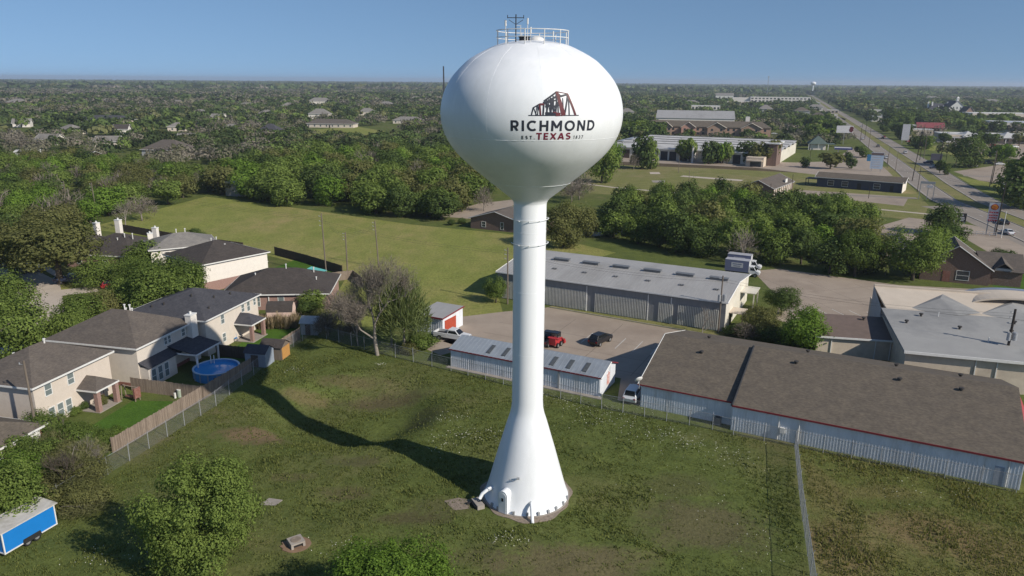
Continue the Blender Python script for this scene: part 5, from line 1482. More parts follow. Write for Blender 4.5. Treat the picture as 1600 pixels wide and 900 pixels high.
# distant water tower and masts
x, y = at(1269, 147)
ft = thing("distant_water_tower", "small white ball water tower on the horizon beside the highway", "water tower", (x, y, 0))
hs = (38.0 + 0.0) / 41.0 * 1.17
b = MB(); b.lathe([(r_ * 1.2 * hs, z * hs) for r_, z in PROF], 32); b.build("tank", W_WHITE, ft, True)
b = MB(); b.lathe([(4.0 * hs, 0), (1.9 * hs, 9 * hs), (1.8 * hs, 27.4 * hs)], 20); b.build("pedestal", W_WHITE, ft, True)
x, y = at(1198, 152)
mast = thing("radio_mast", "thin lattice radio mast rising above the far woods right of the tank", "mast", (x, y, 0))
b = MB()
for k in range(3):
    a = 2 * math.pi * k / 3; b.tube([(1.1 * math.cos(a), 1.1 * math.sin(a), 0), (0.5 * math.cos(a), 0.5 * math.sin(a), 56)], 0.25, 4)
for z in range(0, 54, 3):
    for k in range(3):
        a, c_ = 2 * math.pi * k / 3, 2 * math.pi * (k + 1) / 3; b.tube([(math.cos(a), math.sin(a), z), (math.cos(c_), math.sin(c_), z + 3)], 0.1, 4)
b.build("lattice", GALV, mast)
b = MB(); b.bx(-1.2, 1.2, -1.2, 1.2, 53, 57); b.build("antenna_cluster", GALV, mast)
x, y = at(694, 165)
mast2 = thing("smokestack", "slim dark mast standing just left of the white tank on the horizon", "mast", (x, y, 0))
b = MB(); b.lathe([(1.3, 0), (1.0, 60), (0.01, 60)], 10); b.build("stack", DARK, mast2)

# ---- houses among the trees at the left
SPOTS = [  # px, py of the near base corner, heading, width, depth, eave, rise, wall, roof, label
    (10, 166, 0, 24, 16, 5.5, 4.5, TANBRICK, SH_LTGREY, "big tan house with pale roof among trees at the far left edge"),
    (52, 157, 8, 22, 15, 3.5, 4, CREAM, SH_LTGREY, "low tan house right of the big tan one at the far left"),
    (103, 151, -6, 20, 15, 6, 4.5, CREAM, SH_LTGREY, "pale two storey house highest in the far left woods"),
    (158, 162, 12, 26, 15, 4, 4, BEIGE, SH_LTGREY, "pale house with broad grey roof on the wooded rise"),
    (236, 164, -10, 20, 13, 4, 5, BEIGE, SH_TAUPE, "peach gabled house left of the bare wood"),
    (268, 164, 5, 17, 12, 4, 3, OFFWHITE, SH_LTGREY, "small white house beside the peach gabled one"),
    (12, 173, 0, 11, 9, 3, 3, TANBRICK, SH_TAUPE, "small tan house below the big tan house at the left edge"),
    (128, 181, 3, 11, 9, 3, 3, TANBRICK, SH_TAUPE, "small pink brick house above the long navy roof"),
    (190, 175, -8, 14, 10, 4, 3, TANBRICK, SH_TAUPE, "small pinkish house between dark oaks above the navy roof"),
    (118, 193, -3, 46, 16, 3.2, 3.6, BEIGE, SH_GREY, "very long house with navy grey roof among the left trees"),
    (20, 199, 20, 12, 10, 3, 3.4, OFFWHITE, SH_LTGREY, "white gabled cottage below the dark hedge at the left"),
    (88, 210, -18, 15, 12, 3, 3.6, CREAM, SH_LTGREY, "pale hip roofed house in the middle of the left woods"),
    (178, 214, 10, 9, 8, 5, 3, OFFWHITE, SH_DKBROWN, "narrow white house with red brown roof behind bare tree"),
    (222, 243, -12, 22, 15, 3, 4.6, GREYSID, SH_TAUPE, "big taupe hip roof rising from the trees left of the meadow"),
    (25, 246, 15, 10, 7, 2.6, 0.8, TRIM_WHITE, WHITEROOF, "low white shed with flat roof in the left woods"),
    (100, 251, -6, 13, 8, 2.6, 1.6, BRICK_BROWN, SH_DKBROWN, "dark low house in shade beside a small glade"),
    (402, 214, -6, 15, 12, 3.6, 5, GREYSID, SH_GREY, "house with steep slate blue roof left of the meadow trees"),
    (404, 183, 2, 15, 11, 4, 3, OFFWHITE, SH_LTGREY, "white house with grey roof left of the long ranch house"),
    (482, 186, -3, 20, 13, 5, 5, OFFWHITE, SH_LTGREY, "pale two storey house just behind the long ranch house"),
    (478, 199, -4, 40, 14, 3, 3.4, BEIGE, SH_TAUPE, "long tan ranch house by a clearing left of the tank"),
    (482, 164, 4, 34, 16, 6, 5, OFFWHITE, SH_LTGREY, "pale house high in the woods above the ranch house"),
    (614, 193, -4, 26, 12, 3, 3, CREAM, SH_LTGREY, "low pale house half hidden by bare trees left of the tank"),
    (372, 168, 0, 22, 12, 3.5, 3, OFFWHITE, SH_LTGREY, "white bungalow at the edge of the big bare wood"),
    (330, 187, 0, 12, 9, 3, 2.5, OFFWHITE, SH_LTGREY, "tiny white shed roof in the clearing below the bare wood"),
    (278, 223, 6, 9, 7, 3, 2.5, GREYSID, SH_LTGREY, "small grey roof in the trees above the meadow corner"),
    (1262, 192, -20, 18, 14, 5, 5, TANBRICK, SH_TAUPE, "taupe roofed house in trees left of the highway"),
    (1300, 206, -20, 15, 12, 3.5, 3.6, OFFWHITE, SH_LTGREY, "pale gabled house close to the highway trees"),
    (1185, 176, -14, 18, 14, 5, 5, GREYSID, SH_LTGREY, "grey gabled house behind the apartment chimney"),
    (1240, 181, -14, 18, 14, 6, 4, GREYSID, SH_BROWN, "brown roofed house in woods right of the apartments"),
    (968, 182, -10, 16, 12, 5, 4, OFFWHITE, SH_LTGREY, "white house edge right beside the tank's widest point"),
    (966, 231, -27, 20, 14, 4.2, 2.0, GREYSID, ROOFBLUE, "blue grey metal shed just right of the tank's lower curve"),
    (62, 188, -4, 16, 11, 3.4, 3.4, CREAM, SH_LTGREY, "pale house below the low tan one at the far left"),
    (150, 147, 4, 22, 14, 4.5, 4, OFFWHITE, SH_LTGREY, "white house behind the broad grey roof on the rise"),
    (212, 151, -6, 20, 14, 4.5, 4, CREAM, SH_LTGREY, "cream house behind the peach gabled one"),
    (305, 152, 2, 20, 13, 4.5, 4, OFFWHITE, SH_LTGREY, "white house far back in the middle of the left woods"),
    (344, 158, -3, 18, 12, 4, 4, BEIGE, SH_LTGREY, "tan house behind the white bungalow by the bare wood"),
    (300, 181, 5, 15, 11, 3.4, 3.2, CREAM, SH_LTGREY, "pale house left of the clearing below the bare wood"),
    (345, 208, -5, 14, 10, 3.2, 3.2, OFFWHITE, SH_LTGREY, "white house left of the steep slate blue roof"),
    (440, 170, 0, 18, 12, 4, 4, OFFWHITE, SH_LTGREY, "white house above the ranch house's left end"),
    (560, 180, 3, 18, 12, 4, 3.6, CREAM, SH_LTGREY, "cream house between ranch house and bare trees"),
    (592, 168, -4, 20, 13, 4.5, 4, OFFWHITE, SH_LTGREY, "pale house far behind the low one left of the tank"),
    (640, 158, 0, 24, 14, 4.5, 4, CREAM, SH_LTGREY, "pale house farthest back just left of the tank"),
    (262, 205, 8, 14, 10, 3.2, 3, BEIGE, SH_LTGREY, "tan house behind the small grey roof by the meadow corner"),
    (56, 226, -10, 13, 9, 3, 3, OFFWHITE, SH_LTGREY, "white house in trees left of the dark low house"),
    (148, 230, 6, 13, 9, 3, 3, CREAM, SH_LTGREY, "cream house left of the big taupe hip roof"),
    (1030, 141, -13, 50, 24, 7, 5, OFFWHITE, SH_LTGREY, "pale long house on the horizon woods right of the tank"),
    (1068, 165, -13, 26, 16, 5, 4, CREAM, SH_LTGREY, "cream house in the woods below the distant green field"),
    (1262, 173, -18, 20, 13, 5, 4, OFFWHITE, SH_LTGREY, "white house beside the tan shop by the far highway"),
    (1445, 158, -10, 34, 18, 6, 5, CREAM, SH_LTGREY, "cream house in woods far behind the white chimneys"),
    (1535, 164, -10, 34, 18, 6, 5, OFFWHITE, SH_LTGREY, "white house in woods far behind the cream hall"),
]
for (px, py, ang, w, d, ev, rise, wm, rm, lb) in SPOTS:
    x, y = at(px, py)
    k = max(2, int(w / 5))
    house("house", lb, (x, y), ang, w, d, ev, rise, 'hip' if w > 13 else 'gx', wm, rm, wins=[('S', w * (i + 0.5) / k, ev * 0.5, 1.3, 1.4) for i in range(k)], doors=[('S', w * 0.5, 1.1, 2.1, DARK)], oh=0.6)

# ---- sheds, pool and play things in the back yards
barn = thing("barn_shed", "small pink gambrel barn shed with brown roof behind the pampas grass", "shed", (-39.6, 113.2, 0), R(4))
gam = [(0, 0), (0, 1.75), (0.55, 2.75), (1.5, 3.2), (2.45, 2.75), (3.0, 1.75), (3.0, 0)]
PINK = mat("pink_siding", (0.70, 0.52, 0.45), (0.62, 0.46, 0.40), 2, 0.8)
b = MB(); n0 = len(b.v)
for xx in (0, 4.0):
    b.v += [(xx, p[0], p[1]) for p in gam]
k = len(gam)
b.f.append(tuple(range(k))); b.f.append(tuple(range(2 * k - 1, k - 1, -1))); b.mi += [0, 0]
b.f.append((0, k, k + 1, 1)); b.f.append((k - 1, k - 2, 2 * k - 2, 2 * k - 1)); b.mi += [0, 0]
b.build("wall", PINK, barn)
b = MB()
for i in range(1, 5):
    p, q_ = gam[i], gam[i + 1]
    b.slab([(-.15, p[0], p[1] + .06), (4.1, p[0], p[1] + .06), (4.1, q_[0], q_[1] + .06), (-.15, q_[0], q_[1] + .06)], 0.05)
b.build("roof", SH_DKBROWN, barn)
for (nm, lb, px, py, ang, lx, ly, h, wm, rm) in (
        ("garden_shed", "small grey metal garden shed at the end of the wooden fence", 470, 523, -5, 2.6, 2.4, 1.9, mat("pale_grey_shed", (0.34, 0.36, 0.36), None, 2, 0.6), mat("pale_shed_roof", (0.38, 0.40, 0.40), None, 2, 0.5)),
        ("garden_shed", "blue grey shed in the tower's shadow beside the pool", 384, 572, -10, 3.0, 2.4, 2.0, mat("slate_blue_shed", (0.30, 0.34, 0.40), None, 2, 0.7), SH_GREY),
        ("garden_shed", "shed with dark shingle roof and one orange side by the fence", 408, 561, -10, 3.2, 2.4, 1.9, WOOD_POLE, SH_DKBROWN)):
    x, y = at(px, py)
    s_ = thing(nm, lb, "shed", (x, y, 0), R(ang))
    b = MB(); b.prism([(0, 0), (lx, 0), (lx, ly), (0, ly)], -0.05, h)
    for xx in (0.001, lx - 0.001): b.poly([(xx, 0, h), (xx, ly, h), (xx, ly / 2, h + 0.75)])
    b.build("wall", wm, s_)
    b = MB(); b.slab([(-.15, -.2, h), (lx + .15, -.2, h), (lx + .15, ly / 2, h + .85), (-.15, ly / 2, h + .85)], 0.06); b.slab([(lx + .15, ly + .2, h), (-.15, ly + .2, h), (-.15, ly / 2, h + .85), (lx + .15, ly / 2, h + .85)], 0.06); b.build("roof", rm, s_)
    b = MB(); b.bx(lx * .3, lx * .65, -.05, .02, .05, 1.7); b.build("door", PICKET_DK if nm != "x" else wm, s_)
    if 'orange' in lb:
        b = MB(); b.bx(lx + .005, lx + .06, .1, ly - .1, 0.1, 1.8); b.build("side_panel", mat("orange_plywood", (0.48, 0.26, 0.08), (0.4, 0.2, 0.06), 2, 0.8), s_)
px_, py_ = -39.2, 91.2
pool = thing("swimming_pool", "round blue above ground swimming pool with white ladder", "pool", (px_, py_, 0))
POOLB = mat("pool_liner_blue", (0.07, 0.28, 0.56), (0.05, 0.22, 0.48), 1.5, 0.5)
b = MB(); b.lathe([(2.85, 0), (2.85, 1.2)], 40); b.lathe([(2.8, 1.2), (2.8, 0.1), (0.01, 0.1)], 40); b.build("wall", POOLB, pool, True)
wt = bpy.data.materials.new("pool_water"); nt, n, l, bs = nodes_of(wt)
bs.inputs["Base Color"].default_value = (0.05, 0.30, 0.62, 1); bs.inputs["Roughness"].default_value = 0.05; bs.inputs["IOR"].default_value = 1.33
l.new(bump(nt, noise(nt, vec_coord(nt, 'pos'), 2.5, 3, 0.6), 0.25, 0.05), bs.inputs["Normal"])
b = MB(); b.lathe([(2.79, 0.85), (0.01, 0.85)], 40); b.build("water", wt, pool)
b = MB(); b.lathe([(2.75, 1.18), (2.75, 1.27), (2.98, 1.27), (2.98, 1.18), (2.75, 1.18)], 40); b.build("rim", mat("pale_blue_rim", (0.45, 0.58, 0.68), None, 2, 0.5), pool)
for k in range(16):
    a = 2 * math.pi * k / 16; b = MB(); b.box((2.9 * math.cos(a), 2.9 * math.sin(a), 0.6), (0.1, 0.16, 1.2), a); b.build("upright", mat("blue_grey_upright", (0.25, 0.36, 0.45), None, 2, 0.5) if k == 0 else bpy.data.materials["blue_grey_upright"], pool)
b = MB()
for s in (-0.22, 0.22): b.tube([(-1.3 + s, 2.0, 0.4), (-1.45 + s, 2.45, 1.9), (-1.7 + s, 2.95, 1.7), (-1.9 + s, 3.3, 0.1)], 0.05, 6)
for k in range(4): b.tube([(-1.57 - 0.06 * k + 0.04, 2.12 + 0.0, 0.5 + 0.28 * k), (-1.13 - 0.06 * k, 2.12, 0.5 + 0.28 * k)], 0.04, 5)
b.build("ladder", TRIM_WHITE, pool)
b = MB(); b.cyl((1.0, -2.95, 0.3), 0.25, 0.5, 10); b.build("pump", DARK, pool)
x, y = at(205, 624)
sw = thing("swing_frame", "small wooden play frame with one brown panel on the green back lawn", "play frame", (x, y, 0), R(-20))
b = MB()
for xx in (-1.1, 1.1):
    for yy in (-0.35, 0.35): b.tube([(xx, yy, 0), (xx, yy * 0.6, 1.75)], 0.07, 4)
b.tube([(-1.1, 0, 1.75), (1.1, 0, 1.75)], 0.07, 4); b.build("frame", PICKET, sw)
b = MB(); b.bx(0.95, 1.2, -0.45, 0.45, 0.4, 1.7); b.build("panel", BRICK, sw)
b = MB(); b.bx(-0.7, 0.5, -0.2, 0.2, 0.35, 0.5); b.build("seat", BRICK, sw)
for (px, py, r_, h, lb) in ((281, 620, 0.26, 0.95, "pale green utility pedestal in the corner of the green lawn"), (274, 622, 0.13, 0.62, "short white pipe stub beside the green utility pedestal")):
    x, y = at(px, py); t = thing("utility_pedestal", lb, "utility pedestal", (x, y, 0))
    b = MB(); b.cyl((0, 0, 0), r_, h, 12); b.build("casing", mat("pale_green_casing", (0.36, 0.42, 0.34), None, 3, 0.6) if r_ > .2 else TRIM_WHITE, t)
    b = MB(); b.cyl((0, 0, h), r_ * 1.08, 0.06, 12); b.build("cap", TRIM_WHITE, t)
# patio furniture under the roofs
for (px, py, lb, c_) in ((368, 532, "blue patio chair under the charcoal patio roof", (0.04, 0.2, 0.45)), (358, 534, "dark patio chair under the charcoal patio roof", (0.04, 0.04, 0.045)), (376, 528, "white patio chair beside the brick column", (0.6, 0.55, 0.5)), (160, 622, "brown patio chair behind potted plants at the small patio", (0.12, 0.08, 0.06))):
    x, y = at(px, py, 0.1); t = thing("patio_chair", lb, "chair", (x, y, 0.09), R(40))
    mm = mat("chair_" + str(px), c_, None, 3, 0.6)
    b = MB(); b.bx(-.28, .28, -.28, .28, .4, .46); b.build("seat", mm, t)
    b = MB(); b.bx(-.28, .28, .25, .31, .46, 1.0); b.build("backrest", mm, t)
    for sx in (-.25, .25):
        for sy in (-.25, .25):
            b = MB(); b.bx(sx - .03, sx + .03, sy - .03, sy + .03, -0.01, .4); b.build("leg", DARK, t)
can = MB(); x, y = at(503, 436)
gp = thing("shade_sail", "turquoise tarpaulin at the back of the brick bungalow", "tarpaulin", (x, y, 0), 0)
can.slab([(-2.6, -0.8, 2.3), (0.4, -1.2, 1.7), (0.9, 0.9, 1.6), (-2.2, 1.1, 2.3)], 0.06); can.build("sheet", mat("turquoise_tarp", (0.13, 0.45, 0.42), None, 2, 0.6), gp)
b = MB()
for q_ in ((-2.4, -.8), (0.3, -1.1), (0.8, .8), (-2.1, 1.0)): b.tube([(q_[0], q_[1], 0), (q_[0], q_[1], 1.75 if q_[0] > 0 else 2.25)], .05, 5)
b.build("posts", GALV, gp)
# ================================================================== FENCES
def chain_fence(label, pts, h=1.85, step=3.0, wire=0.11, group=None):
    """posts, top rail and real woven wires, following the ground"""
    t = thing("chain_link_fence", label, "fence", (pts[0][0], pts[0][1], 0), 0, group)
    ox, oy = pts[0]
    rail = MB(); mesh = MB(); first = None
    for i in range(len(pts) - 1):
        a, c = Vector(pts[i]), Vector(pts[i + 1])
        L = (c - a).length; d = (c - a) / L; n = max(1, round(L / step))
        for k in range(n + (1 if i == len(pts) - 2 else 0)):
            p = a + d * (L * k / n)
            z = gz1(p.x, p.y)
            if first is None:
                b = MB(); b.tube([(0, 0, -0.2), (0, 0, h + 0.04)], 0.042, 6); b.tube([(0, 0, h + 0.04), (0.09, 0, h + 0.3)], 0.022, 4)
                first = b.build("post", GALV, t)
                o = first
            else:
                o = first.copy(); col.objects.link(o); o.parent = t
            o.location = (p.x - ox, p.y - oy, z)
            o.rotation_euler = (random.uniform(-.02, .02), random.uniform(-.02, .02), math.atan2(d.y, d.x) + R(90))
        P = [a + d * (L * k / n) for k in range(n + 1)]
        rail.tube([(p.x - ox, p.y - oy, gz1(p.x, p.y) + h) for p in P], 0.026, 5)
        # wires leaning both ways
        m_ = int(L / wire); w = 0.0030
        nrm = Vector((-d.y, d.x))
        for k in range(-int(h / wire), m_):
            for sgn in (1, -1):
                s0 = k * wire; s1 = s0 + h - 0.1
                z0, z1 = 0.05, h - 0.05
                if s0 < 0: z0 += -s0; s0 = 0
                if s1 > L: z1 -= s1 - L; s1 = L
                if z1 - z0 < 0.1: continue
                if sgn < 0: z0, z1 = h - z0, h - z1
                p0 = a + d * s0; p1 = a + d * s1
                za, zb = gz1(p0.x, p0.y) + z0, gz1(p1.x, p1.y) + z1
                q0 = (p0.x - ox, p0.y - oy, za); q1 = (p1.x - ox, p1.y - oy, zb)
                u = Vector((d.x * (z0 - z1), d.y * (z0 - z1), (s1 - s0))).normalized() * w
                v = Vector((nrm.x, nrm.y, 0)) * w
                n0 = len(mesh.v)
                for q_ in (q0, q1):
                    for e in (u, v, -u, -v): mesh.v.append((q_[0] + e[0], q_[1] + e[1], q_[2] + e[2]))
                for e in range(4):
                    e2 = (e + 1) % 4
                    mesh.f.append((n0 + e, n0 + e2, n0 + 4 + e2, n0 + 4 + e)); mesh.mi.append(0)
    rail.build("top_rail", GALV_DULL, t)
    stuff(mesh.build("wire_mesh", GALV_DULL, t))
    return t


def board_fence(label, pts, h=1.8, mt=None, step=2.4, bw=0.145):
    """wooden privacy fence: posts, rails and uneven boards"""
    mt = mt or PICKET
    t = thing("wooden_fence", label, "fence", (pts[0][0], pts[0][1], 0))
    ox, oy = pts[0]; rnd = random.Random(int(pts[0][0] * 100))
    boards = MB(); rails = MB(); first = None
    for i in range(len(pts) - 1):
        a, c = Vector(pts[i]), Vector(pts[i + 1])
        L = (c - a).length; d = (c - a) / L; ang = math.atan2(d.y, d.x); nrm = Vector((-d.y, d.x))
        n = int(L / bw)
        for k in range(n):
            p = a + d * ((k + 0.5) * L / n)
            hh = h + rnd.uniform(-.05, .05)
            boards.box((p.x - ox + nrm.x * rnd.uniform(-.01, .01), p.y - oy + nrm.y * rnd.uniform(-.01, .01), hh / 2 + gz1(p.x, p.y)), (L / n - 0.012, 0.02, hh), ang, rnd.randrange(2))
        m_ = max(1, round(L / step))
        for k in range(m_ + 1):
            p = a + d * (L * k / m_) + nrm * 0.09
            if first is None:
                b = MB(); b.bx(-.05, .05, -.05, .05, -0.2, h + 0.02); first = b.build("post", mt, t); o = first
            else:
                o = first.copy(); col.objects.link(o); o.parent = t
            o.location = (p.x - ox, p.y - oy, gz1(p.x, p.y)); o.rotation_euler = (0, 0, ang)
        for z in (0.35, 0.95, 1.55):
            p = (a + c) / 2 + nrm * 0.045
            rails.box((p.x - ox, p.y - oy, z), (L, 0.04, 0.09), ang)
    rails.build("rail", mt, t)
    stuff(boards.build("boards", [mt, bpy.data.materials.get("fence_boards_second_tone") or mat("fence_boards_second_tone", (0.24, 0.19, 0.15), (0.17, 0.13, 0.10), 2.5, 0.95, stretch=(3, 3, .5))] if mt is PICKET else [mt, mt], t))
    return t


chain_fence("long chain link fence behind the tower in front of the storage sheds", [(-30.4, 107.3), (-19.3, 99.8), (-8.2, 93.2), (10.9, 81.6), (22.9, 76.3), (24.9, 75.0), (30.9, 72.3), (40.7, 67.2), (48.9, 63.3)], 1.9, 2.9)
chain_fence("chain link fence running from the white building towards the camera at the right", [(30.7, 72.1), (27.1, 60.8), (24.1, 50.7), (19.9, 36.5)], 2.0, 3.0)
chain_fence("chain link fence along the back yards at the left", [(-31.0, 107.4), (-33.9, 94.5), (-35.6, 81.6), (-39.3, 68.2), (-43.3, 54.5)], 1.9, 2.9)
board_fence("weathered wooden fence at the end of the green back lawn", [(-41.8, 69.8), (-37.9, 83.3)])
board_fence("wooden fence behind the pool, mostly in the tower's shadow", [(-37.8, 83.5), (-35.2, 93.0)], 1.8, PICKET)
board_fence("lit wooden fence between the orange shed and the grey garden shed", [(-34.7, 95.2), (-32.2, 106.0)], 1.8)
board_fence("weathered wooden fence between the first two back yards", [(-48.0, 86.0), (-38.1, 83.4)])
board_fence("dark wooden fence between the pool yard and the patio yard", [(-42.0, 98.2), (-35.2, 96.8)], 1.8, PICKET_DK)
board_fence("dark wooden fence behind the white sided house along the meadow", [(-53.5, 161.5), (-44, 153.5), (-34.5, 144.5)], 1.9, PICKET_DK)
board_fence("short lit wooden fence behind the brick bungalow", [(-36.5, 138.5), (-31.5, 141.0), (-28.8, 136.0)], 1.8)
board_fence("dark wooden fence along the meadow behind the light grey roof", [(-103, 188), (-90, 180), (-77, 172.5), (-62, 165.5)], 1.9, PICKET_DK)
board_fence("dark garden fence behind the pink barn shed", [(-42, 110.8), (-35, 111.5)], 1.6, PICKET_DK)

# ================================================================== POLES AND SIGNS
def pole(label, base, h, lean=(0, 0), mt=None, arms=0, arm_len=1.0, transformer=False, rz=0.0, r0=0.15, insul=3, name="utility_pole", group="utility poles"):
    t = thing(name, label, "utility pole", (base[0], base[1], 0), rz, group)
    mt = mt or WOOD_POLE
    top = Vector((lean[0] * h, lean[1] * h, h))
    b = MB(); b.tube([(0, 0, -0.3), tuple(top * 0.5), tuple(top)], [r0, r0 * 0.85, r0 * 0.7], 8); b.build("post", mt, t)
    for k in range(arms):
        c = top * (1 - 0.06 * (k + 0.5))
        b = MB(); b.box((c.x, c.y - r0 - 0.04, c.z), (arm_len * 2, 0.1, 0.12)); ar = b.build("crossarm", mt, t)
        for s in (-0.9, -0.45, 0.45, 0.9):
            q_ = MB(); q_.cyl((c.x + s * arm_len, c.y - r0 - 0.04, c.z + 0.06), 0.05, 0.16, 6); q_.build("insulator", TRIM_WHITE, ar)
    if insul and not arms:
        for k in range(insul):
            c = top * (1 - 0.05 - 0.075 * k)
            b = MB(); b.tube([tuple(c), (c.x - 0.5, c.y, c.z + 0.06)], 0.03, 4); b.cyl((c.x - 0.5, c.y, c.z + 0.02), 0.07, 0.2, 6); b.build("insulator", GALV, t)
    if transformer:
        c = top * 0.62
        for dx, dy in ((0.45, -0.2), (-0.35, -0.25)):
            b = MB(); b.cyl((c.x + dx, c.y + dy, c.z - 0.5), 0.3 if dx > 0 else 0.24, 1.0, 14); b.cyl((c.x + dx, c.y + dy, c.z + 0.5), 0.2, 0.08, 12); b.build("transformer", GALV, t)
    return t


pole("tall leaning pole left of two others on the meadow edge", at(510, 430), 12.6, (-0.02, 0))
pole("short upright pole between two taller ones on the meadow edge", at(543, 425), 8.4, (0, 0))
pole("leaning pole behind the big bare tree", at(592, 418), 10.0, (-0.045, 0))
pole("pole just left of the tower shaft before the warehouse corner", at(793, 475), 10.2, (0, 0), WOOD_POLE)
pole("pole with crossarm and small transformers at the warehouse front corner", at(1122, 520), 9.3, (0, 0), WOOD_POLE, 0, 1.0, True, insul=1)
pole("dark pole with pale transformers behind the long brown roof at the right", at(1565, 592), 9.8, (0, 0), WOOD_DARK, 0, 1, True, 0, 0.2)
pole("grey pole in front of the beige house at the lower left", at(60, 690), 9.4, (0, 0), WOOD_POLE, insul=1)
pole("left of two poles in the woods beyond the street", at(108, 335), 9.6, (-0.02, 0), WOOD_POLE)
pole("right of two poles in the woods beyond the street", at(153, 345), 10.6, (-0.03, 0), WOOD_POLE)
for (px, py, h, lx, dk, lb) in (
        (1425, 283, 21, 0.06, 1, "tallest dark pole leaning beside the highway"), (1399, 267, 9, 0, 0, "pale pole at the highway edge before the billboard"), (1386, 263, 9.5, 0, 0, "pole close behind the blue white billboard"),
        (1344, 221, 12, 0, 1, "farthest left of three thin poles along the highway"), (1351, 217, 12, 0, 1, "middle of three thin poles along the highway"), (1357, 231, 13, 0, 0, "right one of three thin poles along the highway"),
        (1437, 250, 18, 0, 1, "dark pole across the highway right of the tallest pole"), (1443, 248, 16, 0, 0, "pale pole across the highway below the red building"), (1468, 258, 12, 0, 1, "palm height dark pole before the round highway tree"),
        (1477, 257, 11, 0, 1, "thin pole left of the round highway tree"), (1493, 258, 12, 0.03, 0, "pale leaning pole in front of the round highway tree"), (1505, 256, 11, 0.03, 0, "second pale pole in front of the round highway tree"),
        (1546, 292, 14, 0.03, 0, "grey pole on the grass verge by the dark right tree"), (1549, 288, 12, 0.02, 1, "dark pole behind the grey one on the right verge"), (1433, 300, 9, 0, 1, "dark pole at the corner of the navy building"),
        (1264, 262, 9, 0, 1, "dark pole at the edge of the bare ditch"), (1386, 256, 5, 0, 1, "short dark pole by the small hedge trees"), (1357, 310, 4, 0, 1, "short dark lamp post in the lot before the navy building"),
        (1555, 368, 14, 0.02, 1, "thin black pole right beside the fuel price sign"), (1564, 372, 7, 0.02, 2, "white flag pole beside the fuel price sign"),
        (1075, 302, 8, 0, 0, "thin pole on the vacant lot by the path"), (1060, 270, 7, 0, 0, "thin grey pole on the ditch before the long warehouse"), (1202, 315, 6, 0, 1, "short pole before the brown building"), (1236, 303, 7, 0, 1, "dark pole at the right corner of the brown building"),
        (1200, 445, 0, 0, 0, "")):
    if h: pole(lb, at(px, py), h, (lx, 0), (WOOD_POLE, WOOD_DARK, TRIM_WHITE)[dk], 0, 1, False, 0, 0.11 if h < 12 else 0.17, 2 if h > 8 and dk < 2 else 0)


def panel_sign(name, label, base, z0, z1, w, rz, mt, posts=2, pt=None, thick=0.35):
    t = thing(name, label, "sign", (base[0], base[1], 0), rz)
    b = MB(); b.bx(-w / 2, w / 2, -thick / 2, thick / 2, z0, z1); b.build("panel", mt, t)
    for s in ((-w * 0.35, w * 0.35) if posts == 2 else (0,)):
        b = MB(); b.bx(s - .12, s + .12, -.1, .1, 0, z0); b.build("post", pt or GALV, t)
    return t


SIGN_RED = mat("sign_red", (0.42, 0.02, 0.03), None, 2, 0.4); SIGN_YEL = mat("sign_yellow", (0.72, 0.30, 0.015), None, 2, 0.4); SIGN_WHITE = mat("sign_white", (0.62, 0.60, 0.62), None, 2, 0.4)
sx, sy = 125.6, 190.5
ps = panel_sign("fuel_price_sign", "tall white fuel price sign with red and yellow shell emblem and red price bars", (sx, sy), 3.4, 8.4, 2.5, R(-28), SIGN_WHITE)
b = MB()
shell = [(0.86 * math.sin(R(a)), 7.35 + 0.78 * math.cos(R(a))) for a in range(-125, 126, 10)] + [(0.3, 6.62), (-0.3, 6.62)]
b.extrude_y(shell[::-1], -0.24, -0.176); b.build("emblem_rim", SIGN_RED, ps)
b = MB(); b.extrude_y([(p[0] * 0.8, 7.33 + (p[1] - 7.33) * 0.8) for p in shell][::-1], -0.27, -0.241); b.build("emblem_shell", SIGN_YEL, ps)
for k in range(-2, 3):
    b = MB(); b.tube([(0.08 * k, -0.275, 6.78), (0.24 * k, -0.275, 7.85 - 0.06 * k * k)], 0.025, 4); b.build("emblem_rib", SIGN_RED, ps)
for z, w, mt_ in ((6.0, 2.0, SIGN_RED), (5.25, 1.9, SIGN_RED), (4.6, 1.7, SIGN_RED), (3.95, 2.0, SIGN_RED), (3.62, 1.8, mat("sign_slate", (0.12, 0.10, 0.16), None, 2, 0.5))):
    b = MB(); b.bx(-w / 2, w / 2, -0.21, -0.176, z - 0.22, z + 0.16); pb = b.build("price_bar", mt_, ps)
    b = MB()
    for q_ in range(3): b.bx(-w / 2 + 0.3 + q_ * 0.5, -w / 2 + 0.42 + q_ * 0.5, -0.225, -0.211, z - 0.14, z + 0.08)
    b.build("digits", SIGN_WHITE, pb)
bs_ = panel_sign("notice_board", "black notice board with pale marks on the grass by the highway", at(1502, 349), 0.4, 2.9, 2.0, R(-28), DARK)
b = MB()
for z, w in ((2.4, 0.6), (1.75, 1.0), (1.3, 1.3), (0.85, 0.9)): b.bx(-w / 2, w / 2, -0.21, -0.176, z - 0.13, z + 0.13)
b.build("lettering", SIGN_WHITE, bs_)
b = MB(); b.tube([(-1.9, 0, 0), (-1.5, 0, 3.2), (-1.3, 0, 3.3)], 0.08, 5); b.build("bracket", TRIM_WHITE, bs_)
bb = panel_sign("billboard", "pale blue and white billboard beside the highway behind the navy building", at(1368, 268), 1.2, 8.4, 5.2, R(-26), mat("pale_blue_poster", (0.42, 0.55, 0.70), (0.62, 0.66, 0.70), 0.4, 0.5))
b = MB(); b.bx(-2.5, 2.5, -0.25, -0.176, 7.3, 8.3); b.build("header", mat("brown_header", (0.18, 0.13, 0.12), None, 2, 0.6), bb)
b = MB()
for z in (6.4, 5.4, 4.3, 3.3, 2.3): b.bx(-1.9, 1.5, -0.22, -0.176, z - 0.16, z + 0.16)
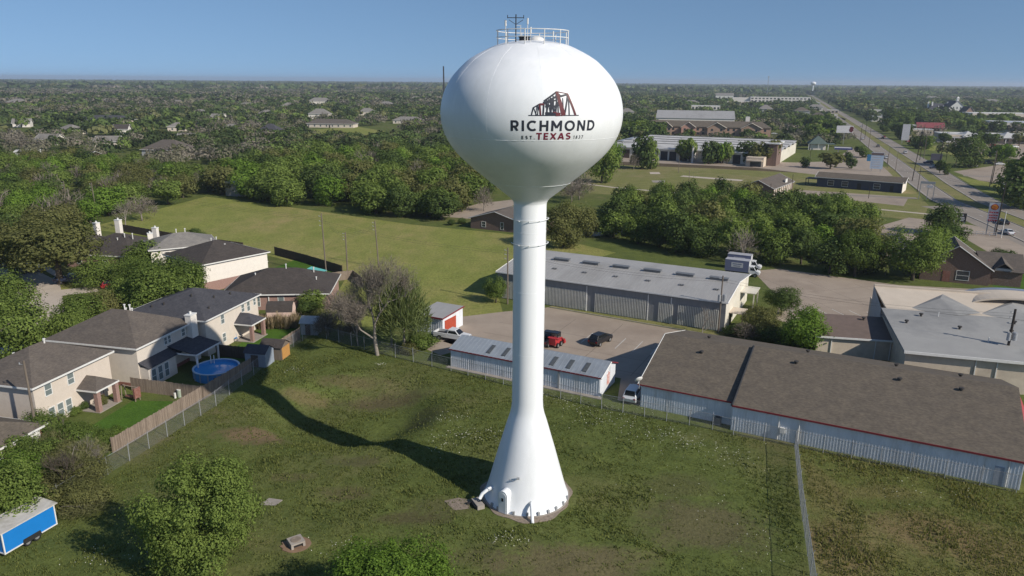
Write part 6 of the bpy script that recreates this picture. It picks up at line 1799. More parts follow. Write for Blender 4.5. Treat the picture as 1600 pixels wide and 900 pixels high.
b.build("print_lines", SIGN_WHITE, bb)
b = MB(); b.bx(-4.2, -2.62, -0.2, 0.1, 4.5, 7.4); b.build("side_flag", mat("teal_flag", (0.06, 0.25, 0.45), None, 2, 0.6), bb)
panel_sign("billboard", "tall white pylon sign across the highway", at(1413, 224), 2.0, 12.5, 4.5, R(-20), SIGN_WHITE)
b3 = panel_sign("billboard", "white billboard with a dark red figure left of the highway", at(1317, 226), 7.5, 12.0, 10.0, R(-10), SIGN_WHITE, 1)
b = MB(); b.extrude_y([(4.0 + 1.4 * math.cos(R(a)) * (1 if a % 80 else 0.7), 9.7 + 1.9 * math.sin(R(a))) for a in range(0, 360, 20)][::-1], -0.24, -0.176); b.build("figure", mat("dark_red_print", (0.10, 0.015, 0.02), None, 2, 0.5), b3)
panel_sign("shop_sign", "low grey sign on the verge left of the round highway tree", at(1462, 254), 1.0, 4.4, 5.0, R(-25), mat("slate_sign", (0.14, 0.135, 0.17), None, 2, 0.6), 2)
gs = thing("sign_frame", "empty grey sign frame on posts beside the navy building", "sign", (*at(1446, 312), 0), R(-28))
b = MB(); b.bx(-2.2, 2.2, -.1, .1, 5.4, 6.2); b.build("beam", GALV, gs)
for s in (-2.1, 0.3, 2.1):
    b = MB(); b.bx(s - .1, s + .1, -.1, .1, 0, 5.4); b.build("post", GALV, gs)
b = MB(); b.bx(-.3, 1.6, -.14, .14, 4.1, 4.9); b.build("small_panel", SIGN_WHITE, gs)
fl = thing("feather_banner", "pale blue feather banner standing on the grass behind the trees", "banner", (*at(1337, 352), 0), R(-10))
b = MB(); prof = [(-0.9, 0.8), (0.8, 0.9), (1.0, 3.5), (0.7, 4.9), (0.1, 5.4), (-0.6, 5.0), (-1.0, 3.4)]
b.extrude_y(prof, -0.12, 0.12); b.build("sail", mat("pale_blue_cloth", (0.25, 0.42, 0.55), (0.38, 0.5, 0.6), 1.2, 0.7), fl)
b = MB(); b.tube([(-0.9, 0, 0), (-1.0, 0, 3.4), (-0.55, 0, 5.1)], 0.05, 5); b.build("pole", GALV, fl)
# white rail fence by the station
rf = thing("rail_fence", "low white rail fence beside the fuel price sign", "fence", (*at(1505, 365), 0), R(-28))
b = MB()
for z in (0.45, 0.9): b.bx(0, 7.5, -.04, .04, z - .05, z + .05)
b.build("rail", TRIM_WHITE, rf)
for k in range(6):
    b = MB(); b.bx(k * 1.48 - .06, k * 1.48 + .06, -.06, .06, 0, 1.05); b.build("post", TRIM_WHITE, rf)

# ================================================================== VEHICLES
def paint(name, c, rough=0.3):
    mt = bpy.data.materials.get(name)
    if mt: return mt
    mt = mat(name, c, tuple(x * 0.9 for x in c), 1.0, rough, spec=0.5)
    return mt


P_BLACK = paint("black_car_paint", (0.014, 0.014, 0.017)); P_WHITE = paint("white_car_paint", (0.62, 0.63, 0.64)); P_GREY = paint("grey_car_paint", (0.14, 0.14, 0.145)); P_RED = paint("red_car_paint", (0.28, 0.018, 0.025)); P_BLUE = paint("dark_blue_car_paint", (0.025, 0.035, 0.07))
TAIL = mat("tail_lamp_glass", (0.25, 0.01, 0.015), None, 2, 0.2); LAMP = glass("headlamp_glass", (0.35, 0.36, 0.38), 0.1)


def shell_side(mb, prof, mi=0):
    """closed body from a side outline of (x, z, half width)"""
    n0 = len(mb.v); k = len(prof)
    mb.v += [(p[0], -p[2], p[1]) for p in prof] + [(p[0], p[2], p[1]) for p in prof]
    for i in range(k):
        j = (i + 1) % k
        mb.f.append((n0 + i, n0 + k + i, n0 + k + j, n0 + j)); mb.mi.append(mi)
    mb.f.append(tuple(n0 + i for i in range(k))); mb.mi.append(mi)
    mb.f.append(tuple(n0 + k + i for i in reversed(range(k)))); mb.mi.append(mi)


BODY = {
    'suv': dict(prof=[(-2.25, .38, .86), (2.2, .36, .84), (2.34, .62, .80), (2.26, .92, .80), (1.15, 1.08, .82), (1.05, 1.1, .82), (-2.15, 1.12, .84), (-2.36, .8, .84)],
                cab=[(1.1, 1.06, .80), (.35, 1.68, .64), (-1.7, 1.74, .64), (-2.2, 1.1, .80)], wheels=(-1.4, 1.42), r=.36),
    'sedan': dict(prof=[(-2.3, .36, .84), (2.25, .34, .82), (2.38, .58, .78), (2.28, .80, .78), (1.0, .95, .82), (-1.6, .98, .82), (-2.25, .95, .8), (-2.38, .65, .8)],
                  cab=[(1.0, .94, .78), (.25, 1.42, .60), (-1.0, 1.44, .60), (-1.75, .96, .78)], wheels=(-1.4, 1.42), r=.33),
}


def wheels(t, xs_, half, r_, w=0.22, twin=False):
    for x in xs_:
        for s in (-1, 1):
            b = MB(); b.lathe([(r_ * 0.62, -w / 2), (r_ * 0.95, -w / 2), (r_, -w / 2 + .03), (r_, w / 2 - .03), (r_ * 0.95, w / 2), (r_ * 0.62, w / 2), (r_ * 0.62, -w / 2)], 14)
            o = b.build("wheel", BLACKRUB, t, True); o.location = (x, s * half, r_); o.rotation_euler = (R(90), 0, 0)
            b = MB(); b.lathe([(0.01, s * -w * 0.35 - .02), (r_ * 0.63, s * -w * 0.35), (r_ * 0.63, s * -w * 0.1), (0.01, s * -w * 0.1)], 10); b.build("rim", RIM, o)


def car(kind, label, pos, hdg, pt, name=None, cat=None, group=None):
    B = BODY[kind]
    t = thing(name or ("parked_car"), label, cat or "car", (pos[0], pos[1], 0.015), R(hdg), group)
    b = MB(); shell_side(b, B['prof']); o = b.build("body", pt, t)
    bv = o.modifiers.new("soft", 'BEVEL'); bv.width = 0.06; bv.segments = 2
    C_ = B['cab']
    b = MB(); shell_side(b, C_); o = b.build("roof", pt, t)
    bv = o.modifiers.new("soft", 'BEVEL'); bv.width = 0.04; bv.segments = 1
    f, g_, h_, k_ = [Vector(p) for p in C_]

    def glassq(a, c, u0, u1, nm, inset=0.86):
        pa = a.lerp(c, u0); pc = a.lerp(c, u1); n = Vector((-(c.y - a.y), c.x - a.x)).normalized()
        if n.y < 0: n = -n
        m_ = MB(); e = 0.012
        m_.slab([(pa.x + n.x * e, -pa.z * inset, pa.y + n.y * e), (pa.x + n.x * e, pa.z * inset, pa.y + n.y * e), (pc.x + n.x * e, pc.z * inset, pc.y + n.y * e), (pc.x + n.x * e, -pc.z * inset, pc.y + n.y * e)][::(1 if pa.x > pc.x else -1)], 0.01)
        m_.build(nm, GLASS_CAR, t)
    glassq(f, g_, 0.08, 0.92, "windscreen"); glassq(k_, h_, 0.1, 0.88, "rear_window")
    for s in (-1, 1):
        m_ = MB()
        lo = lambda x, u: ((f.lerp(g_, u).x) if x > 0 else k_.lerp(h_, u).x)
        pts = []
        for (x, u) in ((1, .12), (1, .85), (-1, .85), (-1, .12)):
            q_ = (f.lerp(g_, u) if x > 0 else k_.lerp(h_, u)); xx = q_.x - 0.16 * x
            hw = f.z + (g_.z - f.z) * u + 0.008
            pts.append((xx, s * hw, q_.y))
        m_.poly(pts if s < 0 else pts[::-1]); m_.build("side_window", GLASS_CAR, t)
    wheels(t, B['wheels'], 0.78, B['r'])
    x0 = max(p[0] for p in B['prof']); x1 = min(p[0] for p in B['prof']); zh = B['prof'][3][1] - 0.12
    for s in (-1, 1):
        b = MB(); b.box((x0 - 0.06, s * .6, zh), (0.16, .34, .16)); b.build("headlight", LAMP, t)
        b = MB(); b.box((x1 + 0.06, s * .68, zh + .02), (0.14, .24, .2)); b.build("tail_light", TAIL, t)
    return t


def pickup(label, pos, hdg, pt, group=None):
    t = thing("pickup_truck", label, "pickup truck", (pos[0], pos[1], 0.015), R(hdg), group)
    b = MB(); shell_side(b, [(-2.85, .5, .92), (2.7, .45, .9), (2.85, .75, .86), (2.75, 1.08, .86), (1.5, 1.2, .88), (-.55, 1.22, .9), (-.56, .78, .9), (-2.85, .78, .92)])
    o = b.build("body", pt, t); bv = o.modifiers.new("soft", 'BEVEL'); bv.width = 0.05; bv.segments = 2
    b = MB(); shell_side(b, [(1.55, 1.18, .84), (.85, 1.82, .68), (-.35, 1.86, .68), (-.55, 1.2, .84)]); o = b.build("cab", pt, t); bv = o.modifiers.new("soft", 'BEVEL'); bv.width = 0.05; bv.segments = 1
    b = MB()
    for s in (-1, 1): b.bx(-2.85, -.57, s * .87 - .06, s * .87 + .06, .78, 1.2)
    b.bx(-2.88, -2.78, -.8, .8, .78, 1.2); b.build("bed_side", pt, t)
    b = MB(); b.bx(-2.77, -.6, -.8, .8, .785, .83); b.build("bed_floor", DARK, t)
    b = MB(); b.slab([(1.54, -.72, 1.24), (1.54, .72, 1.24), (.92, .58, 1.79), (.92, -.58, 1.79)], 0.02); b.build("windscreen", GLASS_CAR, t)
    b = MB(); b.slab([(-.55, .70, 1.30), (-.55, -.70, 1.30), (-.38, -.56, 1.76), (-.38, .56, 1.76)], 0.02); b.build("rear_window", GLASS_CAR, t)
    for s in (-1, 1):
        P = [(1.35, s * .835, 1.26), (.85, s * .70, 1.74), (-.2, s * .70, 1.76), (-.35, s * .835, 1.28)]
        b = MB(); b.poly(P if s < 0 else P[::-1]); b.build("side_window", GLASS_CAR, t)
        b = MB(); b.box((2.78, s * .66, .92), (.16, .32, .2)); b.build("headlight", LAMP, t)
        b = MB(); b.box((-2.86, s * .82, 1.0), (.06, .14, .3)); b.build("tail_light", TAIL, t)
    wheels(t, (-1.75, 1.8), .84, .4, .26)
    return t


def box_truck(label, pos, hdg, group=None):
    t = thing("box_truck", label, "truck", (pos[0], pos[1], 0.015), R(hdg), group)
    t.scale = (0.9, 0.9, 0.9)
    bm_ = paint("truck_box_blue", (0.17, 0.18, 0.29))
    b = MB(); b.bx(-4.3, 1.0, -1.2, 1.2, .95, 3.5); b.build("cargo_box", bm_, t)
    b = MB(); b.bx(-4.32, 1.02, -1.22, 1.22, 3.502, 3.58); b.build("box_roof", mat("truck_roof_pale", (0.42, 0.42, 0.45), None, 1, 0.5), t)
    b = MB(); b.bx(1.003, 1.03, -1.18, 1.18, 1.0, 3.45); b.build("box_front", P_WHITE, t)
    for s in (-1, 1):
        b = MB(); b.bx(-2.9, -.3, s * 1.21 - .008, s * 1.21 + .008, 1.9, 3.0); lp = b.build("lettering_panel", SIGN_WHITE, t)
        b = MB(); b.bx(-2.6, -.6, s * 1.222 - .004, s * 1.222 + .004, 2.55, 2.75); b.bx(-2.4, -.9, s * 1.222 - .004, s * 1.222 + .004, 2.15, 2.3); b.build("print_lines", bm_, lp)
    b = MB(); shell_side(b, [(1.1, .6, .95), (3.3, .55, .9), (3.4, .95, .85), (3.2, 1.3, .85), (2.6, 1.45, .88), (2.0, 2.3, .78), (1.1, 2.35, .8)]); o = b.build("cab", P_WHITE, t); bv = o.modifiers.new("soft", 'BEVEL'); bv.width = 0.06; bv.segments = 2
    b = MB(); b.slab([(2.62, -.74, 1.5), (2.62, .74, 1.5), (2.1, .68, 2.22), (2.1, -.68, 2.22)], .02); b.build("windscreen", GLASS_CAR, t)
    for s in (-1, 1):
        P = [(2.4, s * .885, 1.5), (1.98, s * .80, 2.2), (1.3, s * .81, 2.2), (1.3, s * .90, 1.5)]
        b = MB(); b.poly(P if s < 0 else P[::-1]); b.build("side_window", GLASS_CAR, t)
        b = MB(); b.box((3.32, s * .65, 1.05), (.14, .3, .2)); b.build("headlight", LAMP, t)
    b = MB(); b.bx(-4.2, 1.2, -.5, .5, .6, .94); b.build("chassis", DARK, t)
    wheels(t, (-2.9, 2.5), .95, .45, .3)
    return t


car('suv', "black parked car alone on the concrete lot right of the tower", at(938, 536), 52, P_BLACK)
pickup("black pickup truck behind the red machine beside the tower shaft", at(856, 536), 63, P_BLACK)
pickup("white pickup truck between the garage and the storage building", at(707, 531), -24, P_WHITE)
car('suv', "white parked car seen from behind between the two white metal buildings", at(990, 622), 66, P_WHITE)
box_truck("nearer blue and white box truck behind the warehouse", at(1163, 430), -27)
box_truck("farther blue and white box truck half hidden by the nearer one", at(1166, 421), -27)
car('sedan', "dark car on the highway just behind the fuel sign", at(1567, 350), 78, P_BLACK, "moving_car")
car('sedan', "white car on the highway right of the fuel sign", at(1574, 366), 80, P_WHITE, "moving_car")
car('suv', "dark blue car crossing the highway gap beside the shade", at(1460, 264), 160, P_BLUE, "moving_car")
car('suv', "dark car in the shade of the side road before the round tree", at(1450, 256), 160, P_BLUE, "moving_car")
car('suv', "dark truck far up the highway's right carriageway", at(1379, 217), 70, P_BLACK, "moving_car")
car('sedan', "small white car far up the highway's left carriageway", at(1348, 218), 70, P_WHITE, "moving_car")
car('sedan', "dark grey car parked at the kerb of the left street", at(28, 446), 140, P_GREY)
pickup("dark pickup truck in the shade of the left driveway", at(112, 442), 20, P_BLUE)
car('suv', "red car half hidden in a shaded driveway at the left", at(180, 450), 30, P_RED)
car('suv', "white car under the big live oak at the left", at(52, 424), 15, P_WHITE)
car('sedan', "black car parked in shade behind the right lot trees", at(1290, 412), -20, P_BLACK)
car('suv', "white van before the second roller door of the long warehouse", at(1046, 245), 60, P_WHITE)
car('suv', "white car left of the white van at the long warehouse", at(1036, 247), 60, P_WHITE)
car('suv', "white car before the middle roller door of the long warehouse", at(1091, 247), 60, P_WHITE)
car('suv', "white van beside the fin wall of the long warehouse", at(1142, 249), 20, P_WHITE)
car('sedan', "dark car in the long warehouse's shaded right yard", at(1158, 252), 60, P_BLACK)
for (px, py, pt, lb) in ((1420, 222, P_RED, "dark red car beside the tall white pylon sign"), (1455, 224, P_WHITE, "white car at the left end of the mall lot"), (1462, 223, P_GREY, "grey car second from the left in the mall lot"), (1480, 223, P_WHITE, "white car before the round mall trees"), (1538, 226, P_BLACK, "black car in the middle of the mall lot"), (1552, 228, P_RED, "reddish car right of the black one in the mall lot"), (1585, 231, P_WHITE, "white car at the right end of the mall lot"),
                         (1520, 261, P_BLACK, "black car below the round highway tree"), (1532, 256, P_BLUE, "blue car behind the black one below the round tree"), (1543, 256, P_BLUE, "second blue car nearest the small round tree"), (1562, 258, P_WHITE, "white car right of the blue cars"), (1592, 268, P_GREY, "grey car at the edge of the dark right tree"),
                         (538, 199, P_WHITE, "white car beside the long tan ranch house"), (1210, 210, P_WHITE, "white car before the right apartment gable"), (1128, 212, P_WHITE, "white car before the middle apartment gable")):
    car('suv' if px % 2 else 'sedan', lb, at(px, py), -20 + (px * 37) % 60, pt)
car('suv', "black car at the right edge beyond the red awning", (68.5, 86.5), -16, P_BLACK)
for (off, s_, pt, lb) in ((2.2, 395, P_WHITE, "white car on the left carriageway level with the billboard"), (6.0, 470, P_GREY, "grey car on the left carriageway beyond the billboard"), (16.0, 430, P_WHITE, "white car on the right carriageway by the slate sign"), (19.2, 560, P_RED, "red car on the right carriageway before the pylon sign"), (15.8, 700, P_WHITE, "white car far up the right carriageway"), (3.0, 640, P_BLACK, "black car far up the left carriageway"), (5.8, 860, P_WHITE, "tiny white car farthest up the left carriageway")):
    for a, b_ in zip(HW[:-1], HW[1:]):
        if a[1] <= s_ < b_[1]:
            f = (s_ - a[1]) / (b_[1] - a[1]); t_ = Vector((b_[0] - a[0], b_[1] - a[1])).normalized()
            car('suv' if s_ % 20 else 'sedan', lb, (a[0] + (b_[0] - a[0]) * f + t_.y * off, s_ - t_.x * off), math.degrees(math.atan2(t_.y, t_.x)), pt, "moving_car")
# red machine behind the storage building
mx_, my_ = at(866, 545)
rm = thing("skid_loader", "small red loader machine with an arm behind the storage building", "loader", (mx_ + 0.2, my_ + 1.2, 0.015), R(60))
P_MACH = paint("red_machine_paint", (0.42, 0.03, 0.035), 0.45)
b = MB(); b.bx(-1.1, .9, -.6, .6, .45, 1.1); b.bx(-1.1, -.4, -.55, .55, 1.1, 1.5); b.build("body", P_MACH, rm)
b = MB()
for x in (-.4, .6):
    for y in (-.55, .55): b.tube([(x, y, 1.1), (x, y, 2.1)], .05, 5)
b.bx(-.5, .7, -.6, .6, 2.1, 2.17); b.build("cage", P_BLACK, rm)
b = MB()
for y in (-.72, .72): b.tube([(-1.0, y, 1.5), (.7, y, 1.3), (1.6, y, .5)], .08, 6)
b.build("arm", P_MACH, rm)
b = MB(); b.extrude_y([(1.5, .1), (2.1, .1), (1.7, .8), (1.5, .8)], -.8, .8); b.build("bucket", P_MACH, rm)
wheels(rm, (-.6, .5), .72, .38, .26)
# blue cargo trailer in the lower left corner
T0 = (-41.3, 52.0)
tr = thing("cargo_trailer", "bright blue cargo trailer with white edges and littered white roof in the lower left corner", "trailer", (T0[0], T0[1], 0), R(69))
P_TBLUE = paint("trailer_blue_paint", (0.012, 0.19, 0.55), 0.4)
b = MB(); b.bx(0, 4.6, 0, 2.3, .5, 2.35); b.build("body", P_TBLUE, tr)
b = MB(); b.slab([(-.25, -.15, 2.44), (4.9, -.15, 2.44), (4.9, 2.45, 2.52), (-.25, 2.45, 2.52)], .08); rt_ = b.build("roof", mat("littered_white_roof", (0.55, 0.53, 0.49), (0.42, 0.40, 0.37), 1.5, 0.8, dirt=(0.24, 0.22, 0.15)), tr)
b = MB()
for (x, y) in ((0, 0), (4.6, 0), (0, 2.3), (4.6, 2.3)): b.bx(x - .05, x + .05, y - .05, y + .05, .45, 2.36)
b.bx(-.06, 4.66, -.045, .02, .42, .52); b.bx(-.045, .02, .06, 2.24, .42, .52); b.bx(-.06, 4.66, -.046, .02, 2.27, 2.352); b.build("edge_trim", TRIM_WHITE, tr)
wheels(tr, (1.95, 2.75), .06, .34, .2)
for o in list(tr.children):
    if o.name.startswith("wheel"):
        o.location.y = 0.05 if o.location.y < 0 else 2.25
b = MB(); b.extrude_y([(1.5, .35), (1.6, .78), (3.1, .78), (3.2, .35)], -.06, .0); b.build("mudguard", DARK, tr)
b = MB(); b.tube([(0, .8, .45), (-1.3, 1.15, .42)], .06, 5); b.tube([(0, 1.5, .45), (-1.3, 1.15, .42)], .06, 5); b.tube([(-1.2, 1.15, .42), (-1.2, 1.15, 0)], .05, 5); b.build("tow_bar", DARK, tr)
b = MB(); b.bx(-.03, -.005, .7, 1.5, .6, 2.2); b.build("door", paint("trailer_door_blue", (0.03, 0.20, 0.45), .4), tr)
# ================================================================== TREES
rng = np.random.default_rng(11)


def unit(v): return v / (np.linalg.norm(v, axis=-1, keepdims=True) + 1e-9)


def diamonds(pos, nrm, size, rg, aspect=0.62):
    """one pointed leaf-clump card per position"""
    k = len(pos)
    r_ = unit(rg.normal(size=(k, 3)))
    u = unit(np.cross(nrm, r_)); w = np.cross(nrm, u)
    s = size[:, None]
    fold = nrm * s * 0.18
    v = np.stack([pos + u * s, pos + w * s * aspect + fold, pos - u * s, pos - w * s * aspect + fold], 1).reshape(-1, 3)
    f = np.arange(4 * k).reshape(k, 4)
    return v, f


def crown_geo(n, R_, H_, z0, leaf, seed, nl=14, squash=1.0, spread=0.62, top=0.0):
    """leaf cards gathered in many uneven clumps inside an egg-shaped crown"""
    rg = np.random.default_rng(seed)
    c = []
    while len(c) < nl:
        p = rg.uniform(-1, 1, 3)
        q_ = np.linalg.norm(p)
        if 0.3 < q_ < 1.12 and (q_ < 0.95 or rg.random() < 0.4): c.append(p)
    c = np.array(c) * spread
    c[:, 2] += top * rg.uniform(0, .3, nl)
    lr = rg.uniform(0.22, 0.50, nl) * (14 / nl) ** 0.36
    if nl > 80: lr *= 0.85; c *= 1.16
    out = []; tot = 0
    while tot < n:
        m_ = n * 2
        i = rg.choice(nl, m_, p=lr ** 2 / (lr ** 2).sum())
        d = unit(rg.normal(size=(m_, 3)))
        rr = lr[i] * (0.62 + 0.5 * rg.random(m_) ** 0.7)
        p = c[i] + d * rr[:, None]
        # drop what lies deep inside another clump
        dist = np.linalg.norm(p[:, None, :] - c[None], axis=2) / lr[None]
        dist[np.arange(m_), i] = 9
        keep = dist.min(1) > 0.6
        out.append(np.concatenate([p, d], 1)[keep]); tot += keep.sum()
    a = np.concatenate(out)[:n]
    p, d = a[:, :3], a[:, 3:]
    ctr = unit(p + 1e-6)
    nrm = unit(d * 0.8 + ctr * 0.4 + rg.normal(size=p.shape) * 0.34 + np.array([0, 0, 0.22]))
    # a fifth of the cards droop or stick out as loose sprays
    loose = rg.random(len(p)) < 0.26
    p = p + d * (loose * rg.random(len(p)) * 0.17)[:, None]
    hi = np.percentile(np.abs(p[:, :2]), 98); zt_ = np.percentile(p[:, 2], 99.7); zb_ = np.percentile(p[:, 2], 0.5)
    p[:, :2] /= hi; p[:, 2] = (p[:, 2] - zb_) / (zt_ - zb_) * 2 - 1
    P = p * np.array([R_, R_, H_ / 2]) + np.array([0, 0, z0 + H_ / 2])
    c = c * 0.95
    v, f = diamonds(P, nrm, leaf * rg.uniform(0.55, 1.3, len(P)), rg)
    limbs = [(c[i] * np.array([R_, R_, H_ / 2]) + np.array([0, 0, z0 + H_ / 2])) for i in range(nl)]
    return v, f, limbs


def trunk_mesh(name, h0, r0, limbs, mt, n=7, lean=0.0, nlimb=6):
    b = MB()
    fork = h0
    b.tube([(0, 0, -0.3), (lean * 0.3, 0, fork * 0.5), (lean, 0, fork)], [r0 * 1.25, r0, r0 * 0.8], n)
    for L in limbs[:nlimb]:
        m_ = (Vector((lean, 0, fork)) + Vector(L)) / 2 + Vector((0, 0, 0.15 * L[2]))
        b.tube([(lean, 0, fork * 0.92), tuple(m_), tuple(L)], [r0 * 0.62, r0 * 0.4, r0 * 0.12], 5, 0, False)
    return b.mesh(name, mt, True)


KIND = {   # name, n cards, leaf, clumps
    'fore': (42000, 0.10, 95), 'near': (11000, 0.165, 44), 'mid': (3400, 0.29, 28), 'far': (700, 0.72, 14), 'tiny': (240, 1.3, 9)}
_proto = {}


def proto(res, var, lm, shape='round'):
    """unit tree: crown radius 4 m and height 9 m; scaled when placed"""
    key = (res, var, lm.name, shape)
    if key in _proto: return _proto[key]
    n, leaf, nl = KIND[res]
    base = (res, var, shape)
    if base not in _proto:
        H_, z0, sp = {'round': (7.2, 1.7, 0.68), 'slim': (8.0, 1.2, 0.66), 'low': (8.6, 0.3, 0.70), 'wide': (5.6, 3.0, 0.72)}[shape]
        v, f, limbs = crown_geo(n, 4.0, H_, z0, leaf, 100 + var * 17 + len(res) * 5 + len(shape), nl, 1, sp)
        _proto[base] = (v, f, limbs, z0)
    v, f, limbs, z0 = _proto[base]
    cm = np_mesh("crown", v, f, lm)
    tm = trunk_mesh("trunk", z0 + 1.4, 0.26, limbs, BARK, 6 if res != 'tiny' else 4, 0, 6 if res in ('fore', 'near') else 4)
    _proto[key] = (cm, tm)
    return cm, tm


def tree(name, label, x, y, h, r_, lm, res='mid', var=0, shape='round', group=None, rz=None, cat="tree"):
    cm, tm = proto(res, var, lm, shape)
    t = bpy.data.objects.new(name, None); col.objects.link(t)
    t.location = (x, y, gz1(x, y) - 0.03); t.rotation_euler = (0, 0, random.uniform(0, 6.28) if rz is None else rz)
    t.scale = (r_ / 4.0, r_ / 4.0, h / 9.0)
    tag(t, label, cat, group)
    for nm, me in (("trunk", tm), ("crown", cm)):
        o = bpy.data.objects.new(nm, me); col.objects.link(o); o.parent = t
    return t


# ---- leafless trees: real branching for near ones, twig sprays for far ones
def branch_geo(seed, h, levels=5, spread=0.55, r0=0.22, kids_=3):
    rd = random.Random(seed); b = MB()

    def grow(p, d, L, r_, lev):
        mid = p + d * L * 0.5 + Vector((rd.uniform(-1, 1), rd.uniform(-1, 1), rd.uniform(-.3, .6))) * L * 0.07
        e = p + d * L + Vector((rd.uniform(-1, 1), rd.uniform(-1, 1), rd.uniform(-.2, .5))) * L * 0.1
        b.tube([tuple(p), tuple(mid), tuple(e)], [r_, r_ * 0.8, r_ * 0.6], (7 if lev == 0 else 5 if lev < 2 else 3), 0, False)
        if lev >= levels: return
        k = kids_ + (1 if lev in (1, 2, 3) else 0)
        for i in range(k):
            ax = Vector((rd.uniform(-1, 1), rd.uniform(-1, 1), rd.uniform(-.25, .75))).normalized()
            nd = (d * (0.75 if lev else 0.6) + ax * spread * (1.25 if lev == 0 else 1.0)).normalized()
            if lev >= 2: nd = (nd + Vector((0, 0, 0.12))).normalized()
            f = rd.uniform(0.45, 1.0) if i else 1.0
            q_ = p.lerp(mid, f * 2) if f < .5 else mid.lerp(e, f * 2 - 1)
            grow(q_, nd, L * rd.uniform(0.62, 0.82), r_ * rd.uniform(0.42, 0.6), lev + 1)
    grow(Vector((0, 0, -0.2)), Vector((rd.uniform(-.05, .05), rd.uniform(-.05, .05), 1)), h * 0.3, r0, 0)
    return b


def bare_tree(label, x, y, h, seed, levels=5, spread=0.6, r0=0.2, mt=None, group=None, scale=1.0, twigs=0):
    t = thing("bare_tree", label, "tree", (x, y, gz1(x, y)), 0.0, group)
    b = branch_geo(seed, h, levels, spread, r0)
    n1 = 0
    b.build("branches", mt or BARK_GREY, t, True)
    if twigs:                                     # fine twigs on the outer branches
        rg = np.random.default_rng(seed)
        vv = np.array(b.v); vv = vv[vv[:, 2] > h * 0.3]
        P = vv[rg.integers(0, len(vv), twigs)] + rg.normal(0, 0.22, (twigs, 3))
        out = unit(P - np.array([0, 0, h * 0.35])); ax = unit(out * 0.6 + np.array([0, 0, 0.4]) + rg.normal(size=P.shape) * 0.5)
        L = rg.uniform(0.25, 0.7, twigs)[:, None]; sd = unit(np.cross(ax, rg.normal(size=P.shape))) * 0.022
        v = np.stack([P - ax * L * 0.3, P + sd, P + ax * L, P - sd], 1).reshape(-1, 3)
        o = link("twigs", np_mesh("twigs", v, np.arange(4 * twigs).reshape(twigs, 4), TWIG), t)
    t.scale = (scale,) * 3
    return t


_twig = {}


def twig_tree(name, label, x, y, h, r_, var=0, n=500, lm=None, group=None, cat="tree"):
    lm = lm or TWIG
    key = (var, n, lm.name)
    if key not in _twig:
        rg = np.random.default_rng(500 + var)
        d = unit(rg.normal(size=(n, 3))); d[:, 2] = np.abs(d[:, 2]) * 1.1 - 0.25; d = unit(d)
        rr = rg.random(n) ** 0.45
        P = d * rr[:, None] * np.array([4, 4, 5.2]) + np.array([0, 0, 3.4])
        ax = unit(d * 0.6 + np.array([0, 0, 0.55]) + rg.normal(size=d.shape) * 0.45)
        L = rg.uniform(0.45, 1.15, n); w = 0.055 * rg.uniform(.6, 1.4, n)
        sd = unit(np.cross(ax, rg.normal(size=d.shape)))
        v = np.stack([P - ax * L[:, None], P + sd * w[:, None], P + ax * L[:, None], P - sd * w[:, None]], 1).reshape(-1, 3)
        cm = np_mesh("crown", v, np.arange(4 * n).reshape(n, 4), lm)
        limbs = [(rg.uniform(-2.4, 2.4), rg.uniform(-2.4, 2.4), rg.uniform(4, 8)) for _ in range(9)]
        tm = trunk_mesh("trunk", 2.4, 0.2, limbs, BARK_GREY, 5, 0, 9)
        _twig[key] = (cm, tm)
    cm, tm = _twig[key]
    t = bpy.data.objects.new(name, None); col.objects.link(t)
    t.location = (x, y, gz1(x, y) - 0.03); t.rotation_euler = (0, 0, random.uniform(0, 6.28)); t.scale = (r_ / 4, r_ / 4, h / 8.4)
    tag(t, label, cat, group)
    for nm, me in (("trunk", tm), ("crown", cm)):
        o = bpy.data.objects.new(nm, me); col.objects.link(o); o.parent = t
    return t


